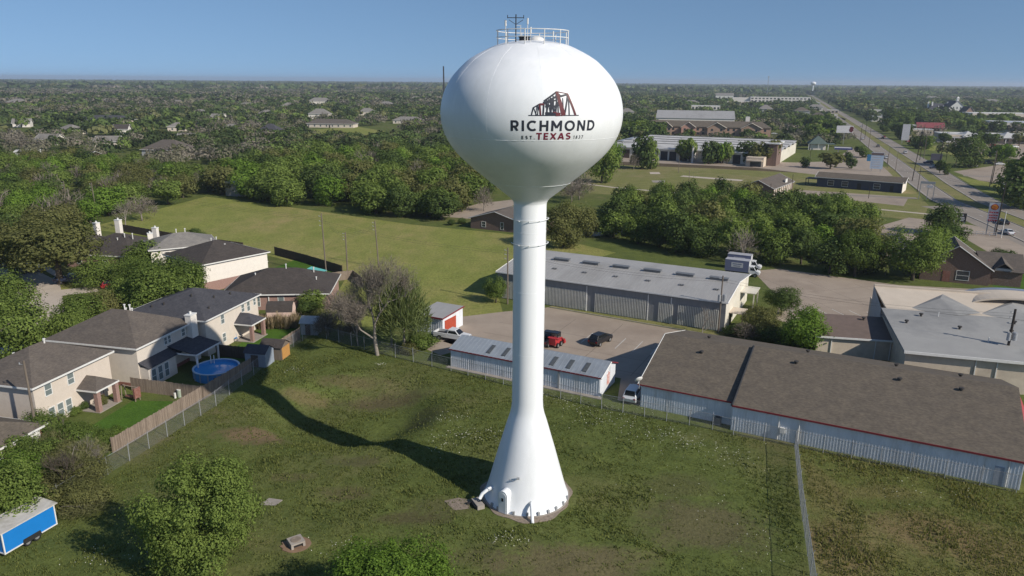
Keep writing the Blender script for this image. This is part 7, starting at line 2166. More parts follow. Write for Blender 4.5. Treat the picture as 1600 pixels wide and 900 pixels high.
# ---- keep clear of what is already built
BLOCK = []
for o in list(col.objects):
    if o.parent is None and o.get('category') in ("building", "house", "warehouse", "shed", "garage", "canopy", "apartment building", "shops", "shop", "church", "pavilion", "car", "truck", "pickup truck", "billboard", "sign", "trailer", "pool", "tarpaulin"):
        vs = [v.co for c in o.children if c.type == 'MESH' for v in c.data.vertices]
        if not vs: continue
        BLOCK.append((o.location.x, o.location.y, o.rotation_euler.z, min(v.x for v in vs), max(v.x for v in vs), min(v.y for v in vs), max(v.y for v in vs), o['category']))
PXC = lambda P: [at(*p) for p in P]
OPEN = [MEADOW_P, LOT_B, LOT_D, ROUGH_P, YARD,
        PXC([(1065, 279), (1180, 286), (1245, 300), (1440, 345), (1452, 322), (1395, 260), (1320, 258), (1180, 254), (960, 247), (935, 262), (920, 296), (1100, 312)]),
        PXC([(1330, 228), (1352, 236), (1388, 268), (1395, 275), (1318, 278), (1180, 262), (960, 252), (955, 244), (1245, 250), (1300, 235)]),
        PXC([(1455, 231), (1600, 255), (1660, 240), (1640, 208), (1470, 212)]), PXC([(1485, 272), (1530, 284), (1660, 306), (1660, 262), (1560, 256), (1500, 260)]),
        PXC([(1340, 395), (1425, 405), (1500, 368), (1585, 418), (1640, 400), (1600, 372), (1520, 352), (1420, 340), (1350, 360)]),
        PXC([(485, 217), (600, 223), (645, 212), (560, 197), (480, 202)]), PXC([(1040, 159), (1160, 161), (1195, 155), (1060, 153)]), PXC([(225, 269), (345, 292), (425, 262), (330, 260)]),
        PXC([(1440, 233), (1535, 253), (1562, 240), (1470, 225)]), PXC([(1488, 277), (1615, 302), (1645, 332), (1530, 298)]), [(-26, 182), (-2, 194), (3, 200), (-20, 205), (-32, 198)],
        [(93.5, 137), (101, 156), (140, 152), (140, 118)], PXC([(1005, 212), (1205, 219), (1205, 214), (1005, 206)]), PXC([(960, 250), (1240, 258), (1240, 246), (960, 240)])]


def seg_dist(P, x, y):
    d = np.full(np.shape(x), 1e9)
    for (x1, y1), (x2, y2) in zip(P[:-1], P[1:]):
        ex, ey = x2 - x1, y2 - y1
        t = np.clip(((x - x1) * ex + (y - y1) * ey) / (ex * ex + ey * ey), 0, 1)
        d = np.minimum(d, np.hypot(x - x1 - t * ex, y - y1 - t * ey))
    return d


HWC = [(p[0] + 10.0, p[1] - 3.6) for p in HW]


def free(x, y, pad=2.5, road=15.0, front=0.0):
    x = np.asarray(x, float); y = np.asarray(y, float)
    ok = np.ones(x.shape, bool)
    for P in OPEN: ok &= poly_dist(P, x, y) < -pad * 0.4
    ok &= seg_dist(HWC, x, y) > road + pad
    ok &= seg_dist(ST, x, y) > 4.0 + pad * 0.4
    for (bx_, by_, rz, x0, x1, y0, y1, ct) in BLOCK:
        c_, s_ = math.cos(-rz), math.sin(-rz)
        lx = (x - bx_) * c_ - (y - by_) * s_; ly = (x - bx_) * s_ + (y - by_) * c_
        fr = front * (1.0 if by_ > 300 else 0.0)
        ok &= ~((lx > x0 - pad) & (lx < x1 + pad) & (ly > y0 - pad - fr) & (ly < y1 + pad))
    return ok


def scatter(poly, spacing, n_max, pad=2.5, road=14.0):
    xs_ = [p[0] for p in poly]; ys_ = [p[1] for p in poly]
    out = []
    k = 0
    cx = rng.uniform(min(xs_), max(xs_), 9000); cy = rng.uniform(min(ys_), max(ys_), 9000)
    ok = (poly_dist(poly, cx, cy) > 0) & free(cx, cy, pad, road)
    for x, y in zip(cx[ok], cy[ok]):
        if all((x - a) ** 2 + (y - b_) ** 2 > spacing ** 2 for a, b_ in out):
            out.append((float(x), float(y)))
            if len(out) >= n_max: break
    return out


LM = {'m': LEAF_MID, 'd': LEAF_DARK, 'b': LEAF_BRIGHT, 'o': LEAF_OLIVE}
NAMES = {'m': "broadleaf_tree", 'd': "live_oak", 'b': "spring_tree", 'o': "olive_green_tree"}
WORD = {'m': "mid green broadleaf tree", 'd': "dark green live oak", 'b': "bright spring green tree", 'o': "olive green tree"}

# ---- trees one would name singly
SINGLE = [  # px, py of the foot, height, radius, leaf, detail, shape, label
    (322, 893, 9.9, 4.0, 'm', 'fore', 'low', "large leafy green tree in the foreground left of the tower"),
    (612, 985, 6.7, 4.2, 'b', 'fore', 'low', "bright green treetop cut by the bottom edge of the picture"),
    (18, 822, 6.4, 2.9, 'm', 'near', 'low', "green tree behind the blue trailer at the left edge"),
        (775, 473, 4.9, 1.9, 'm', 'near', 'round', "small round green tree at the left end of the warehouse"),
    (1220, 492, 5.0, 2.7, 'd', 'near', 'round', "round dark tree at the edge of the right parking lot"),
    (1255, 547, 6.6, 3.5, 'b', 'near', 'low', "bright green tree behind the long brown roof"),
    (1187, 522, 4.6, 3.0, 'o', 'near', 'low', "olive bushy tree at the right end of the warehouse"),
    (1425, 438, 11.4, 5.6, 'm', 'near', 'round', "large spreading green tree before the gabled house at the right"),
    (1470, 366, 8.6, 4.2, 'd', 'mid', 'low', "dark tree beside the black notice board"),
    (1335, 432, 10.0, 3.6, 'm', 'near', 'round', "thin leaved tree left of the fuel canopy"),
    (1560, 412, 3.6, 2.7, 'd', 'mid', 'low', "dark round bush right of the gabled house"),
    (1301, 336, 7.0, 4.2, 'd', 'mid', 'low', "round dark tree before the lot of the navy building"),
    (1606, 326, 18.5, 9.5, 'd', 'mid', 'low', "huge dark tree at the right edge beside the highway"),
    (1508, 261, 15.0, 8.2, 'd', 'mid', 'low', "big round dark green tree right of the highway"),
    (1565, 257, 10.0, 4.8, 'b', 'mid', 'round', "small round bright tree right of the big round one"),
    (940, 286, 15.5, 6.0, 'm', 'mid', 'low', "tall green tree touching the right side of the tank"),
    (958, 262, 13.0, 5.0, 'b', 'mid', 'low', "bright tree behind the tall one right of the tank"),
    (880, 387, 11.3, 5.4, 'o', 'near', 'low', "large olive green tree just right of the tower neck"),
    (918, 370, 7.5, 3.4, 'o', 'mid', 'low', "smaller olive tree right of the large olive one"),
    (34, 566, 10.2, 4.6, 'm', 'near', 'low', "big green street tree at the left edge above the first house"),
    (262, 506, 9.6, 5.6, 'm', 'near', 'low', "broad green tree before the white sided house"),
    (222, 500, 7.6, 3.6, 'm', 'near', 'low', "green tree left of the broad one before the white sided house"),
    (300, 492, 7.0, 3.0, 'm', 'near', 'low', "small green tree between the white sided and charcoal roofed houses"),
    (95, 444, 12.6, 8.2, 'o', 'near', 'wide', "huge olive live oak spreading over the left street"),
    (20, 432, 11.5, 6.0, 'o', 'near', 'low', "olive live oak at the left edge behind the huge one"),
    (132, 524, 6.9, 3.8, 'm', 'near', 'low', "green street tree left of the pool house roof"),
    (170, 508, 6.2, 3.2, 'o', 'near', 'low', "pale green street tree behind the pool house roof"),
    (158, 447, 6.2, 4.2, 'm', 'near', 'low', "round green tree before the dark roofed brick house"),
    (205, 452, 6.4, 3.2, 'm', 'near', 'low', "green tree between the red car and the white sided house"),
    (232, 425, 6.6, 3.6, 'm', 'mid', 'low', "green tree under the light grey roof"),
    (112, 545, 6.0, 3.0, 'm', 'near', 'low', "low street tree against the left end of the pool house roof"),
    (190, 492, 6.6, 3.4, 'm', 'near', 'low', "green tree just behind the pool house ridge"),
    (240, 470, 7.8, 4.0, 'm', 'near', 'low', "tall green tree behind the charcoal hip roof"),
    (285, 462, 7.6, 3.8, 'd', 'near', 'low', "dark tree against the front of the white sided house"),
    (8, 505, 8.6, 4.4, 'm', 'near', 'low', "green tree cut by the left edge above the beige house"),
    (306, 376, 3.2, 2.1, 'd', 'mid', 'low', "dark round shrub alone at the edge of the meadow"),
    (690, 344, 8.4, 5.2, 'd', 'mid', 'round', "dark oak at the right end of the belt left of the tower"),
    (668, 338, 8.0, 4.4, 'm', 'mid', 'round', "green oak next to the last dark one left of the tower"),
    (1297, 264, 7.5, 5.0, 'o', 'far', 'round', "wide reddish olive tree behind the navy building's left end"),
    (1258, 262, 5.0, 2.2, 'd', 'far', 'low', "small dark tree at the long warehouse's right yard"),
    (1323, 253, 5.0, 2.2, 'd', 'far', 'low', "left of two clipped dark round trees by the billboard"),
    (1329, 263, 5.0, 2.2, 'd', 'far', 'low', "right of two clipped dark round trees by the billboard"),
    (1347, 246, 6.0, 4.0, 'd', 'far', 'low', "dark tree on the verge above the billboard"),
    (1003, 264, 15.0, 4.6, 'd', 'far', 'low', "tallest dark tree before the left doors of the long warehouse"),
    (1016, 264, 13.0, 4.2, 'm', 'far', 'low', "green tree right beside the tallest one before the long warehouse"),
    (1066, 252, 10.5, 3.6, 'm', 'far', 'round', "first slim tree in the row before the long warehouse"),
    (1077, 253, 11.5, 3.8, 'm', 'far', 'round', "second slim tree in the row before the long warehouse"),
    (1107, 256, 11.0, 4.2, 'd', 'far', 'low', "dark dense tree in the middle of the row before the long warehouse"),
    (1119, 255, 10.0, 3.4, 'm', 'far', 'round', "slim tree right of the dark dense one in the row"),
    (1127, 256, 10.5, 3.0, 'b', 'far', 'round', "bright slim tree by the fin wall of the long warehouse"),
    (1136, 256, 10.0, 3.0, 'm', 'far', 'round', "green slim tree right of the fin wall"),
    (1165, 256, 11.0, 4.6, 'd', 'far', 'low', "dark tree near the right end of the warehouse row"),
    (1200, 258, 12.0, 5.4, 'o', 'far', 'round', "pale olive tree before the office block of the long warehouse"),
    (1180, 258, 10.0, 3.6, 'o', 'far', 'round', "slim pale tree left of the pale olive one"),
    (1430, 232, 7.5, 3.8, 'd', 'far', 'low', "dark tree right of the tall white pylon sign"),
    (1448, 233, 8.0, 4.2, 'm', 'far', 'low', "second dark tree before the red building"),
    (1475, 224, 7.0, 4.0, 'd', 'far', 'round', "dark umbrella shaped tree at the mall lot"),
    (1533, 226, 8.5, 6.0, 'd', 'far', 'round', "wide dark tree before the middle of the mall"),
    (1549, 229, 8.5, 5.0, 'd', 'far', 'round', "dark tree right of the wide one before the mall"),
    (1592, 228, 8.0, 4.4, 'o', 'far', 'round', "olive tree at the right end of the mall"),
    (1468, 270, 6.0, 2.4, 'd', 'far', 'round', "small dark palm like tree on the verge"),
    (1476, 273, 5.0, 2.2, 'd', 'far', 'low', "small shrub beside the low slate sign"),
]
for i, (px, py, h, r_, lm, res, shp, lb) in enumerate(SINGLE):
    x, y = at(px, py)
    tree(NAMES[lm], lb, x, y, h, r_, LM[lm], res, i % 4, shp, None, None, "shrub" if "shrub" in lb or "bush" in lb.split()[-5:] else "tree")

twig_tree("feathery_tree", "feathery pale green tree right behind the big bare tree", *at(632, 548), 11.0, 4.0, 7, 2600, leafmat("feathery_leaves", (0.10, 0.125, 0.045), (0.22, 0.26, 0.10), 0.3))
x, y = at(590, 555)
bare_tree("big leafless grey tree in the middle beyond the back fence", x, y, 14.8, 30, 6, 0.72, 0.30, twigs=9000, scale=1.06)
x, y = at(560, 540)
bare_tree("smaller leafless tree leaning left of the big bare one", x, y, 9.5, 8, 5, 0.7, 0.16, twigs=2600)
x, y = at(612, 542)
bare_tree("leafless brown tree right behind the big bare one", x, y, 11.5, 12, 5, 0.6, 0.18, twigs=2600)
bare_tree("pale leafless tree at the upper corner of the meadow", *at(197, 360), 9.5, 21, 5, 0.5, 0.2)
bare_tree("thin leafless tree against the warehouse front wall", *at(1096, 524), 5.4, 33, 5, 0.6, 0.09)
bare_tree("bare reddish little tree before the fuel canopy", *at(1383, 430), 4.4, 36, 4, 0.6, 0.08)
bare_tree("dark bare tree in the lower left thicket", *at(100, 772), 6.0, 41, 5, 0.75, 0.16, BARK)
bare_tree("bare shrubby tree overhanging the wooden fence end", *at(150, 735), 4.6, 44, 5, 0.8, 0.1)
bare_tree("leafless tree before the patio of the beige house", *at(100, 690), 4.0, 47, 5, 0.8, 0.08)
for i, (px, py, h, r_, lb) in enumerate(((905, 312, 9, 5.0, "grey leafless tree right of the tower neck"), (893, 318, 8, 4, "second grey leafless tree right of the tower neck"), (756, 330, 7.5, 3.2, "small rounded leafless tree behind the tower shaft"),
                                         (990, 265, 7, 2.5, "small leafless tree at the left end of the bare ditch"), (222, 345, 7, 4.5, "grey thicket at the meadow corner above the roofs"), (172, 320, 9, 4, "leafless tree among the woods beyond the street"))):
    twig_tree("bare_tree", lb, *at(px, py), h, r_, i % 3, 700)
# thickets
SHR = [(75, 690, 3.4, 2.4, 'm'), (120, 700, 3.0, 2.2, 'm'), (60, 740, 3.6, 2.4, 'm'), (95, 745, 3.2, 2.3, 'o'), (140, 755, 2.8, 2.0, 'o'), (165, 700, 2.2, 1.5, 'm'), (40, 770, 4.0, 2.6, 'b'), (120, 790, 2.6, 1.9, 'o'), (180, 690, 1.8, 1.3, 'b'), (70, 800, 2.6, 1.6, 'o'), (20, 730, 3.4, 2.2, 'm'), (150, 785, 1.6, 1.6, 'o')]
SHRL = ["green shrub nearest the white panel of the low brick house", "green shrub below the patio of the beige house", "green shrub in the middle of the lower left thicket", "olive shrub in the middle of the lower left thicket", "olive shrub on the lawn side of the thicket", "green shrub at the low end of the wooden fence", "bright shrub above the blue trailer roof", "olive shrub right of the blue trailer", "small bright shrub against the wooden fence end", "olive shrub touching the trailer's upper corner", "green shrub at the left edge below the low brick house", "low brown olive shrub at the right foot of the thicket"]
for i, (px, py, h, r_, lm) in enumerate(SHR):
    x, y = at(px, py)
    tree("shrub", SHRL[i], x, y, h, r_, LM[lm], 'near' if i < 8 else 'mid', i % 4, 'low', None, None, "shrub")
for i, (px, py, h, r_, lb) in enumerate(((112, 765, 4.6, 2.8, "tangled leafless brush in the lower left thicket"), (135, 730, 3.6, 2.4, "tangled brush between thicket and wooden fence"), (85, 715, 3.6, 2.2, "tangled brush below the white panel"), (513, 525, 3.8, 2.3, "brown leafless brush right of the grey garden shed"), (530, 500, 5.0, 2.6, "tall brown brush behind the grey garden shed"), (548, 530, 3.4, 2.0, "brown brush left of the big bare tree's foot"),
                                         (1165, 528, 2.4, 2.2, "brown brush at the warehouse's right front corner"), (130, 800, 1.7, 2.0, "low brown brush beside the trailer"))):
    twig_tree("brush", lb, *at(px, py), h * (0.8 if py > 690 else 1), r_, 3 + i % 3, 1500, TWIG_O if py > 600 else None, None, "brush")
for i, (px, py, h, r_, lm, lb) in enumerate(((503, 512, 3.2, 2.0, 'o', "olive shrub behind the grey garden shed"), (490, 485, 3.6, 2.2, 'm', "green shrub at the corner of the brick bungalow"), (478, 492, 2.6, 1.8, 'd', "dark shrub below the brick bungalow's right end"), (655, 545, 2.6, 2.2, 'm', "green shrub left of the white garage"), (1150, 524, 1.8, 1.8, 'd', "dark shrub before the warehouse corner pole"), (1200, 530, 2.2, 2.4, 'd', "dark hedge shrub in shade behind the brown roof"), (1225, 540, 2.0, 2.0, 'd', "dark shrub left of the bright green tree"),
                                             (1120, 508, 1.2, 1.6, 'm', "low clipped hedge before the warehouse wall"), (705, 352, 1.8, 1.1, 'd', "round clipped shrub left of the brown house behind the tower"), (722, 350, 1.8, 1.1, 'd', "second clipped shrub close to the brown house"), (640, 552, 1.6, 1.6, 'o', "low shrub under the feathery tree"), (118, 648, 1.0, .7, 'm', "potted plants under the small patio of the beige house"), (132, 640, 1.1, .6, 'd', "dark potted plant beside the brick patio column"), (160, 632, 1.2, .7, 'o', "flowering pots between the two patio columns"), (95, 660, 1.0, .8, 'o', "low plant below the three tall windows"))):
    tree("shrub", lb, *at(px, py), h, r_, LM[lm], 'mid', i % 4, 'low', None, None, "shrub")


# pampas grass clumps
PAMP = leafmat("dry_pampas_blades", (0.24, 0.18, 0.11), (0.48, 0.38, 0.26), 0.2)
pv = None
for i, (px, py, lb) in enumerate(((410, 514, "dry pampas grass clump nearest the patio"), (424, 514, "second dry pampas clump from the patio"), (436, 513, "third dry pampas clump below the pink barn shed"), (448, 514, "fourth dry pampas clump below the pink barn shed"), (460, 512, "dry pampas clump nearest the grey garden shed"))):
    x, y = at(px, py)
    if pv is None:
        rg = np.random.default_rng(3); n = 420
        a = rg.uniform(0, 6.283, n); lean = rg.uniform(0.05, 0.75, n); L = rg.uniform(1.2, 2.9, n)
        base = np.stack([rg.normal(0, .22, n), rg.normal(0, .22, n), np.zeros(n)], 1)
        d = unit(np.stack([np.cos(a) * lean, np.sin(a) * lean, np.ones(n)], 1))
        s = np.stack([-np.sin(a), np.cos(a), np.zeros(n)], 1) * 0.05
        tip = base + d * L[:, None] - np.array([0, 0, 1]) * (lean * L * 0.25)[:, None]; mid = base + d * (L * 0.55)[:, None]
        v = np.stack([base, mid + s, tip, mid - s], 1).reshape(-1, 3)
        pv = np_mesh("blades", v, np.arange(4 * n).reshape(n, 4), PAMP)
    t = thing("pampas_grass", lb, "ornamental grass", (x, y, 0), random.uniform(0, 6), "pampas grass along the garden fence")
    t.scale = (random.uniform(.8, 1.1),) * 3
    o = bpy.data.objects.new("blades", pv); col.objects.link(o); o.parent = t

# ---- belts of trees
def belt(poly, spacing, nmax, hr, rr, weights, res, where, bare=0.0, pad=2.5, gname=None, shapes=('low', 'low', 'round')):
    pts = scatter(poly, spacing, nmax, pad)
    side = sorted(p[0] / p[1] for p in pts); dep = sorted(p[1] for p in pts); n_ = len(pts)
    for k, (x, y) in enumerate(pts):
        a = "left" if x / y < side[n_ // 3] else "middle" if x / y < side[2 * n_ // 3] else "right"
        d_ = "front" if y < dep[n_ // 3] else "centre" if y < dep[2 * n_ // 3] else "back"
        f = random.random()
        h = hr[0] + (hr[1] - hr[0]) * f
        sz = "low" if f < 0.33 else "tall" if f > 0.67 else ""
        spot = (" at %s %s " % (a, d_)) + where
        if random.random() < bare:
            twig_tree("bare_tree", (sz + " grey leafless tree" + spot).strip(), x, y, h, random.uniform(*rr), k % 3, 420, None, "leafless trees " + where)
            continue
        lm = random.choices(list(weights), list(weights.values()))[0]
        tree(NAMES[lm], (sz + " " + WORD[lm] + spot).strip(), x, y, h, random.uniform(*rr), LM[lm], res, random.randrange(4), random.choice(shapes), WORD[lm] + "s " + where)
    return pts


belt(PXC([(955, 372), (1010, 384), (1100, 404), (1150, 416), (1195, 420), (1290, 436), (1345, 440), (1360, 425), (1340, 370), (1260, 340), (1150, 326), (1040, 322), (965, 322)]), 5.6, 70, (6.5, 10.2), (3.4, 4.8), {'m': 45, 'd': 40, 'o': 9, 'b': 6}, 'mid', "in the belt behind the warehouse", 0.03)
belt(PXC([(335, 306), (420, 321), (520, 328), (640, 341), (690, 341), (740, 318), (760, 300), (790, 290), (790, 262), (640, 256), (500, 262), (400, 270), (355, 282)]), 7.6, 120, (8.5, 12.5), (4.6, 6.4), {'m': 44, 'd': 22, 'o': 20, 'b': 14}, 'mid', "in the belt beyond the meadow", 0.03)
belt([(-250, 215), (-215, 190), (-150, 178), (-118, 186), (-106, 196), (-104, 246), (-95, 262), (-110, 300), (-180, 330), (-270, 340)], 7.0, 190, (6.0, 9.5), (3.6, 5.4), {'m': 40, 'd': 16, 'o': 30, 'b': 14}, 'mid', "in the woods beside the meadow", 0.12)
belt([(-150, 176), (-118, 182), (-112, 172), (-118, 160), (-140, 168)], 6.5, 14, (6.5, 9.5), (3.8, 5.0), {'m': 50, 'd': 30, 'o': 20}, 'mid', "behind the roofs beyond the street", 0.05)
belt(PXC([(1270, 232), (1312, 236), (1318, 205), (1290, 196), (1255, 196), (1235, 215)]), 9, 22, (9, 13), (5, 7), {'d': 60, 'm': 35, 'b': 5}, 'far', "left of the highway by the green pavilion")
belt(PXC([(968, 228), (1035, 232), (1030, 205), (968, 205)]), 9, 24, (9, 12), (5, 7), {'d': 70, 'm': 30}, 'far', "beside the apartments right of the tank")
belt(PXC([(1375, 222), (1405, 222), (1445, 205), (1440, 180), (1385, 178)]), 10, 30, (9, 13), (5, 7.5), {'d': 60, 'm': 30, 'o': 10}, 'far', "right of the highway by the pylon sign")
belt(PXC([(1010, 213), (1200, 218), (1200, 214.5), (1010, 209)]), 11, 14, (6, 8), (3, 4), {'d': 70, 'm': 30}, 'far', "before the apartment fronts", pad=0.5)
belt(PXC([(1470, 205), (1600, 212), (1600, 192), (1470, 186)]), 12, 36, (7, 11), (4, 7), {'d': 50, 'm': 30, 'o': 20}, 'far', "between the mall and the cream hall")
belt(PXC([(1590, 300), (1700, 330), (1720, 290), (1640, 262)]), 11, 14, (11, 16), (6, 8), {'d': 100}, 'far', "in the dark grove at the right edge")
belt(PXC([(1240, 338), (1340, 350), (1400, 372), (1420, 385), (1390, 400), (1330, 392), (1250, 365)]), 6, 16, (6, 9), (3.2, 4.4), {'m': 50, 'd': 35, 'b': 15}, 'mid', "left of the fuel canopy", 0.05)
belt(PXC([(1425, 345), (1470, 372), (1500, 392), (1470, 400), (1430, 380)]), 5.5, 7, (5, 7.5), (2.8, 3.8), {'d': 60, 'm': 40}, 'mid', "behind the gabled house", 0.0, 1.0)

# alike trees of one spot are told apart by their order from the left
same = {}
for o in col.objects:
    if o.parent is None and o.get('group') and o.get('category') == "tree":
        same.setdefault(o['label'], []).append(o)
for lb, L in same.items():
    if 1 < len(L) <= 8 and len(lb.split()) <= 14:
        L.sort(key=lambda o: o.location.x / o.location.y)
        for k, o in enumerate(L):
            o['label'] = lb + ", " + ("leftmost one", "second leftmost", "third leftmost", "fourth leftmost", "fifth leftmost", "sixth leftmost", "seventh leftmost", "eighth leftmost")[k]

# ================================================================== DISTANT WOODS (too many to count)
WT = bpy.data.materials.new("distant_foliage")
WT.use_nodes = True
nt = WT.node_tree; n = nt.nodes; l = nt.links; n.clear()
at_ = n.new("ShaderNodeAttribute"); at_.attribute_name = "tint"
g_ = n.new("ShaderNodeNewGeometry")
k_ = ramp(nt, g_.outputs["Random Per Island"], [(0, (0.78, 0.78, 0.78)), (1, (1.2, 1.2, 1.18))])
c_ = mixc(nt, 1.0, at_.outputs["Color"], k_, 'MULTIPLY')
dd = n.new("ShaderNodeBsdfDiffuse"); oo = n.new("ShaderNodeOutputMaterial"); l.new(c_, dd.inputs[0])
tt = n.new("ShaderNodeBsdfTranslucent"); l.new(c_, tt.inputs[0]); mm_ = n.new("ShaderNodeMixShader"); mm_.inputs[0].default_value = 0.32
l.new(dd.outputs[0], mm_.inputs[1]); l.new(tt.outputs[0], mm_.inputs[2]); l.new(mm_.outputs[0], oo.inputs[0])


def vnoise(x, y, s, seed):
    """smooth value noise for clumping"""
    rg = np.random.default_rng(seed); tab = rg.random((64, 64))
    u, v = x / s, y / s
    i, j = np.floor(u).astype(int), np.floor(v).astype(int)
    fu, fv = u - i, v - j
    fu = fu * fu * (3 - 2 * fu); fv = fv * fv * (3 - 2 * fv)
    T = lambda a, b_: tab[a % 64, b_ % 64]
    return (T(i, j) * (1 - fu) + T(i + 1, j) * fu) * (1 - fv) + (T(i, j + 1) * (1 - fu) + T(i + 1, j + 1) * fu) * fv


PAL = np.array([(0.062, 0.086, 0.034), (0.105, 0.148, 0.050), (0.165, 0.172, 0.075), (0.150, 0.205, 0.055), (0.225, 0.200, 0.160), (0.185, 0.176, 0.120)])


def woods(name, r0, r1, cell, cards, hr, rr, leaf, seed, half=0.74):
    rg = np.random.default_rng(seed)
    area = half * (r1 * r1 - r0 * r0)
    k = int(area / cell)
    ang = rg.uniform(-half, half, k); rad = np.sqrt(rg.uniform(r0 * r0, r1 * r1, k))
    x, y = rad * np.sin(ang), rad * np.cos(ang)
    ok = free(x, y, 3.0, 16.0, 0.0) if r0 < 3000 else seg_dist(HWC, x, y) > 30
    if r0 < 2000:
        fr = free(x, y, 5.0, 16.0, 70.0 if r1 < 600 else 170.0) | (rg.random(k) < 0.08)
        ok &= fr
        # gardens and glades break the wood up
        ok &= (vnoise(x, y, 34, seed + 1) + 0.35 * vnoise(x, y, 11, seed + 2)) > 0.33
        for P in (PXC([(335, 306), (420, 321), (520, 328), (640, 341), (690, 341), (740, 318), (790, 290), (790, 262), (640, 256), (500, 262), (400, 270), (355, 282)]), [(-250, 215), (-215, 190), (-150, 178), (-118, 186), (-106, 196), (-104, 246), (-95, 262), (-110, 300), (-180, 330), (-270, 340)]):
            ok &= poly_dist(P, x, y) < 0
        # right of the tank the near ground is open or built by hand
        ok &= ~((x > -25) & (y < 330) & (x < 190)) & ~((x > 30) & (x < 150) & (y < 470) & (y > 240))
        ok &= ~((y < 290) & (x > -98) & (x < 60)) & ~((y < 205) & (x < 0)) & ~((x > 60) & (y < 245))
    x, y = x[ok], y[ok]; k = len(x)
    h = rg.uniform(*hr, k); r_ = rg.uniform(*rr, k)
    z1 = vnoise(x, y, 160, seed + 5); z2 = vnoise(x, y, 45, seed + 6)
    grey = np.clip((-0.14 if r1 < 600 else 0) + 1.7 * (z1 - 0.5) + 0.55 * (z2 - 0.5) + 0.20 + 0.28 * (x < 0) * np.clip((y - 450) / 500, 0, 1) - 0.32 * (x > 40) * (y < 1500), 0.03, 0.85)
    u = rg.random(k)
    green = rg.choice(4, k, p=[0.38, 0.36, 0.14, 0.12])
    pick = np.where(u < grey, rg.choice([4, 5], k), green)
    tint = PAL[pick] * rg.uniform(0.8, 1.25, (k, 1))
    # cards on the upper shell of each crown
    d = unit(rg.normal(size=(k, cards, 3))); d[..., 2] = np.abs(d[..., 2]) * 1.2 - 0.35; d = unit(d)
    lob = 1 + 0.28 * np.sin(d[..., 0] * 5 + rg.uniform(0, 6, (k, 1))) * np.sin(d[..., 1] * 5 + rg.uniform(0, 6, (k, 1)))
    rad_ = (0.78 + 0.26 * rg.random((k, cards))) * lob
    P = d * rad_[..., None] * np.stack([r_, r_, h * 0.48], 1)[:, None, :]
    P[..., 0] += x[:, None]; P[..., 1] += y[:, None]; P[..., 2] += h[:, None] * 0.52
    nr = unit(d + rg.normal(size=d.shape) * 0.45 + np.array([0, 0, .2]))
    sz = (r_[:, None] * leaf * np.where(pick >= 4, 0.62, 1.0)[:, None] * rg.uniform(0.6, 1.3, (k, cards))).ravel()
    v, f = diamonds(P.reshape(-1, 3), nr.reshape(-1, 3), sz, rg, 0.75)
    print("woods", name, k, len(f))
    me = np_mesh(name, v, f, WT)
    ca = me.color_attributes.new("tint", 'FLOAT_COLOR', 'POINT')
    cc = np.ones((len(v), 4), dtype=np.float32); cc[:, :3] = np.repeat(tint, cards * 4, axis=0)
    ca.data.foreach_set("color", cc.ravel())
    return stuff(link(name, me))


woods("woodland", 200, 560, 60, 190, (5.0, 8.5), (3.2, 5.6), 0.17, 61)
woods("woodland", 560, 1150, 95, 80, (5.5, 9.0), (4.0, 6.6), 0.24, 62)
woods("woodland", 1150, 2700, 210, 30, (7.0, 11.0), (6.0, 10), 0.36, 63)
woods("woodland", 2700, 10500, 3000, 14, (8, 13), (18, 40), 0.5, 64)

# ================================================================== GRASS TUFTS AND FLOWERS
def tufts(name, poly, n, hr, mt, seed, blades=3, w=0.045, spread=0.12, keep=None):
    rg = np.random.default_rng(seed)
    xs_ = [p[0] for p in poly]; ys_ = [p[1] for p in poly]
    x = rg.uniform(min(xs_), max(xs_), n); y = rg.uniform(min(ys_), max(ys_), n)
    ok = poly_dist(poly, x, y) > 0.1
    ok &= np.hypot(x - TX, y - TY) > 4.9
    ok &= np.hypot(x - ux, y - uy) > 1.5
    x, y = x[ok], y[ok]
    if keep is not None:
        kp = keep(x, y, rg); x, y = x[kp], y[kp]
    k = len(x)
    z = gz(x, y)
    V = []
    h = rg.uniform(*hr, k) * (0.55 + 0.9 * vnoise(x, y, 3.1, seed + 9))
    for b_ in range(blades):
        a = rg.uniform(0, 6.283, k); o_ = rg.normal(0, spread, (k, 2)); ln = rg.uniform(0.2, 0.75, k) * h
        bx_, by_ = x + o_[:, 0], y + o_[:, 1]
        s = np.stack([-np.sin(a), np.cos(a)], 1) * w * (h / np.mean(hr))[:, None]
        tri = np.stack([np.stack([bx_ - s[:, 0], by_ - s[:, 1], z - 0.02], 1), np.stack([bx_ + s[:, 0], by_ + s[:, 1], z - 0.02], 1), np.stack([bx_ + np.cos(a) * ln, by_ + np.sin(a) * ln, z + h], 1)], 1)
        V.append(tri)
    V = np.concatenate(V).reshape(-1, 3)
    return stuff(link(name, np_mesh(name, V, np.arange(len(V)).reshape(-1, 3), mt)))


GB = leafmat("grass_blades", (0.078, 0.098, 0.028), (0.185, 0.20, 0.062), 0.3, 0.0)
GR = leafmat("rough_grass_blades", (0.11, 0.125, 0.038), (0.26, 0.23, 0.105), 0.4, 0.0)


def thin(x, y, rg):
    ok = rg.random(len(x)) < 0.35 + 1.1 * vnoise(x, y, 5.0, 77)
    for (cx, cy, rx, ry, c_, s_) in lawn_patches:
        ok &= ~((((x - cx) / rx) ** 2 + ((y - cy) / ry) ** 2 < 0.9) & (rg.random(len(x)) < s_))
    return ok


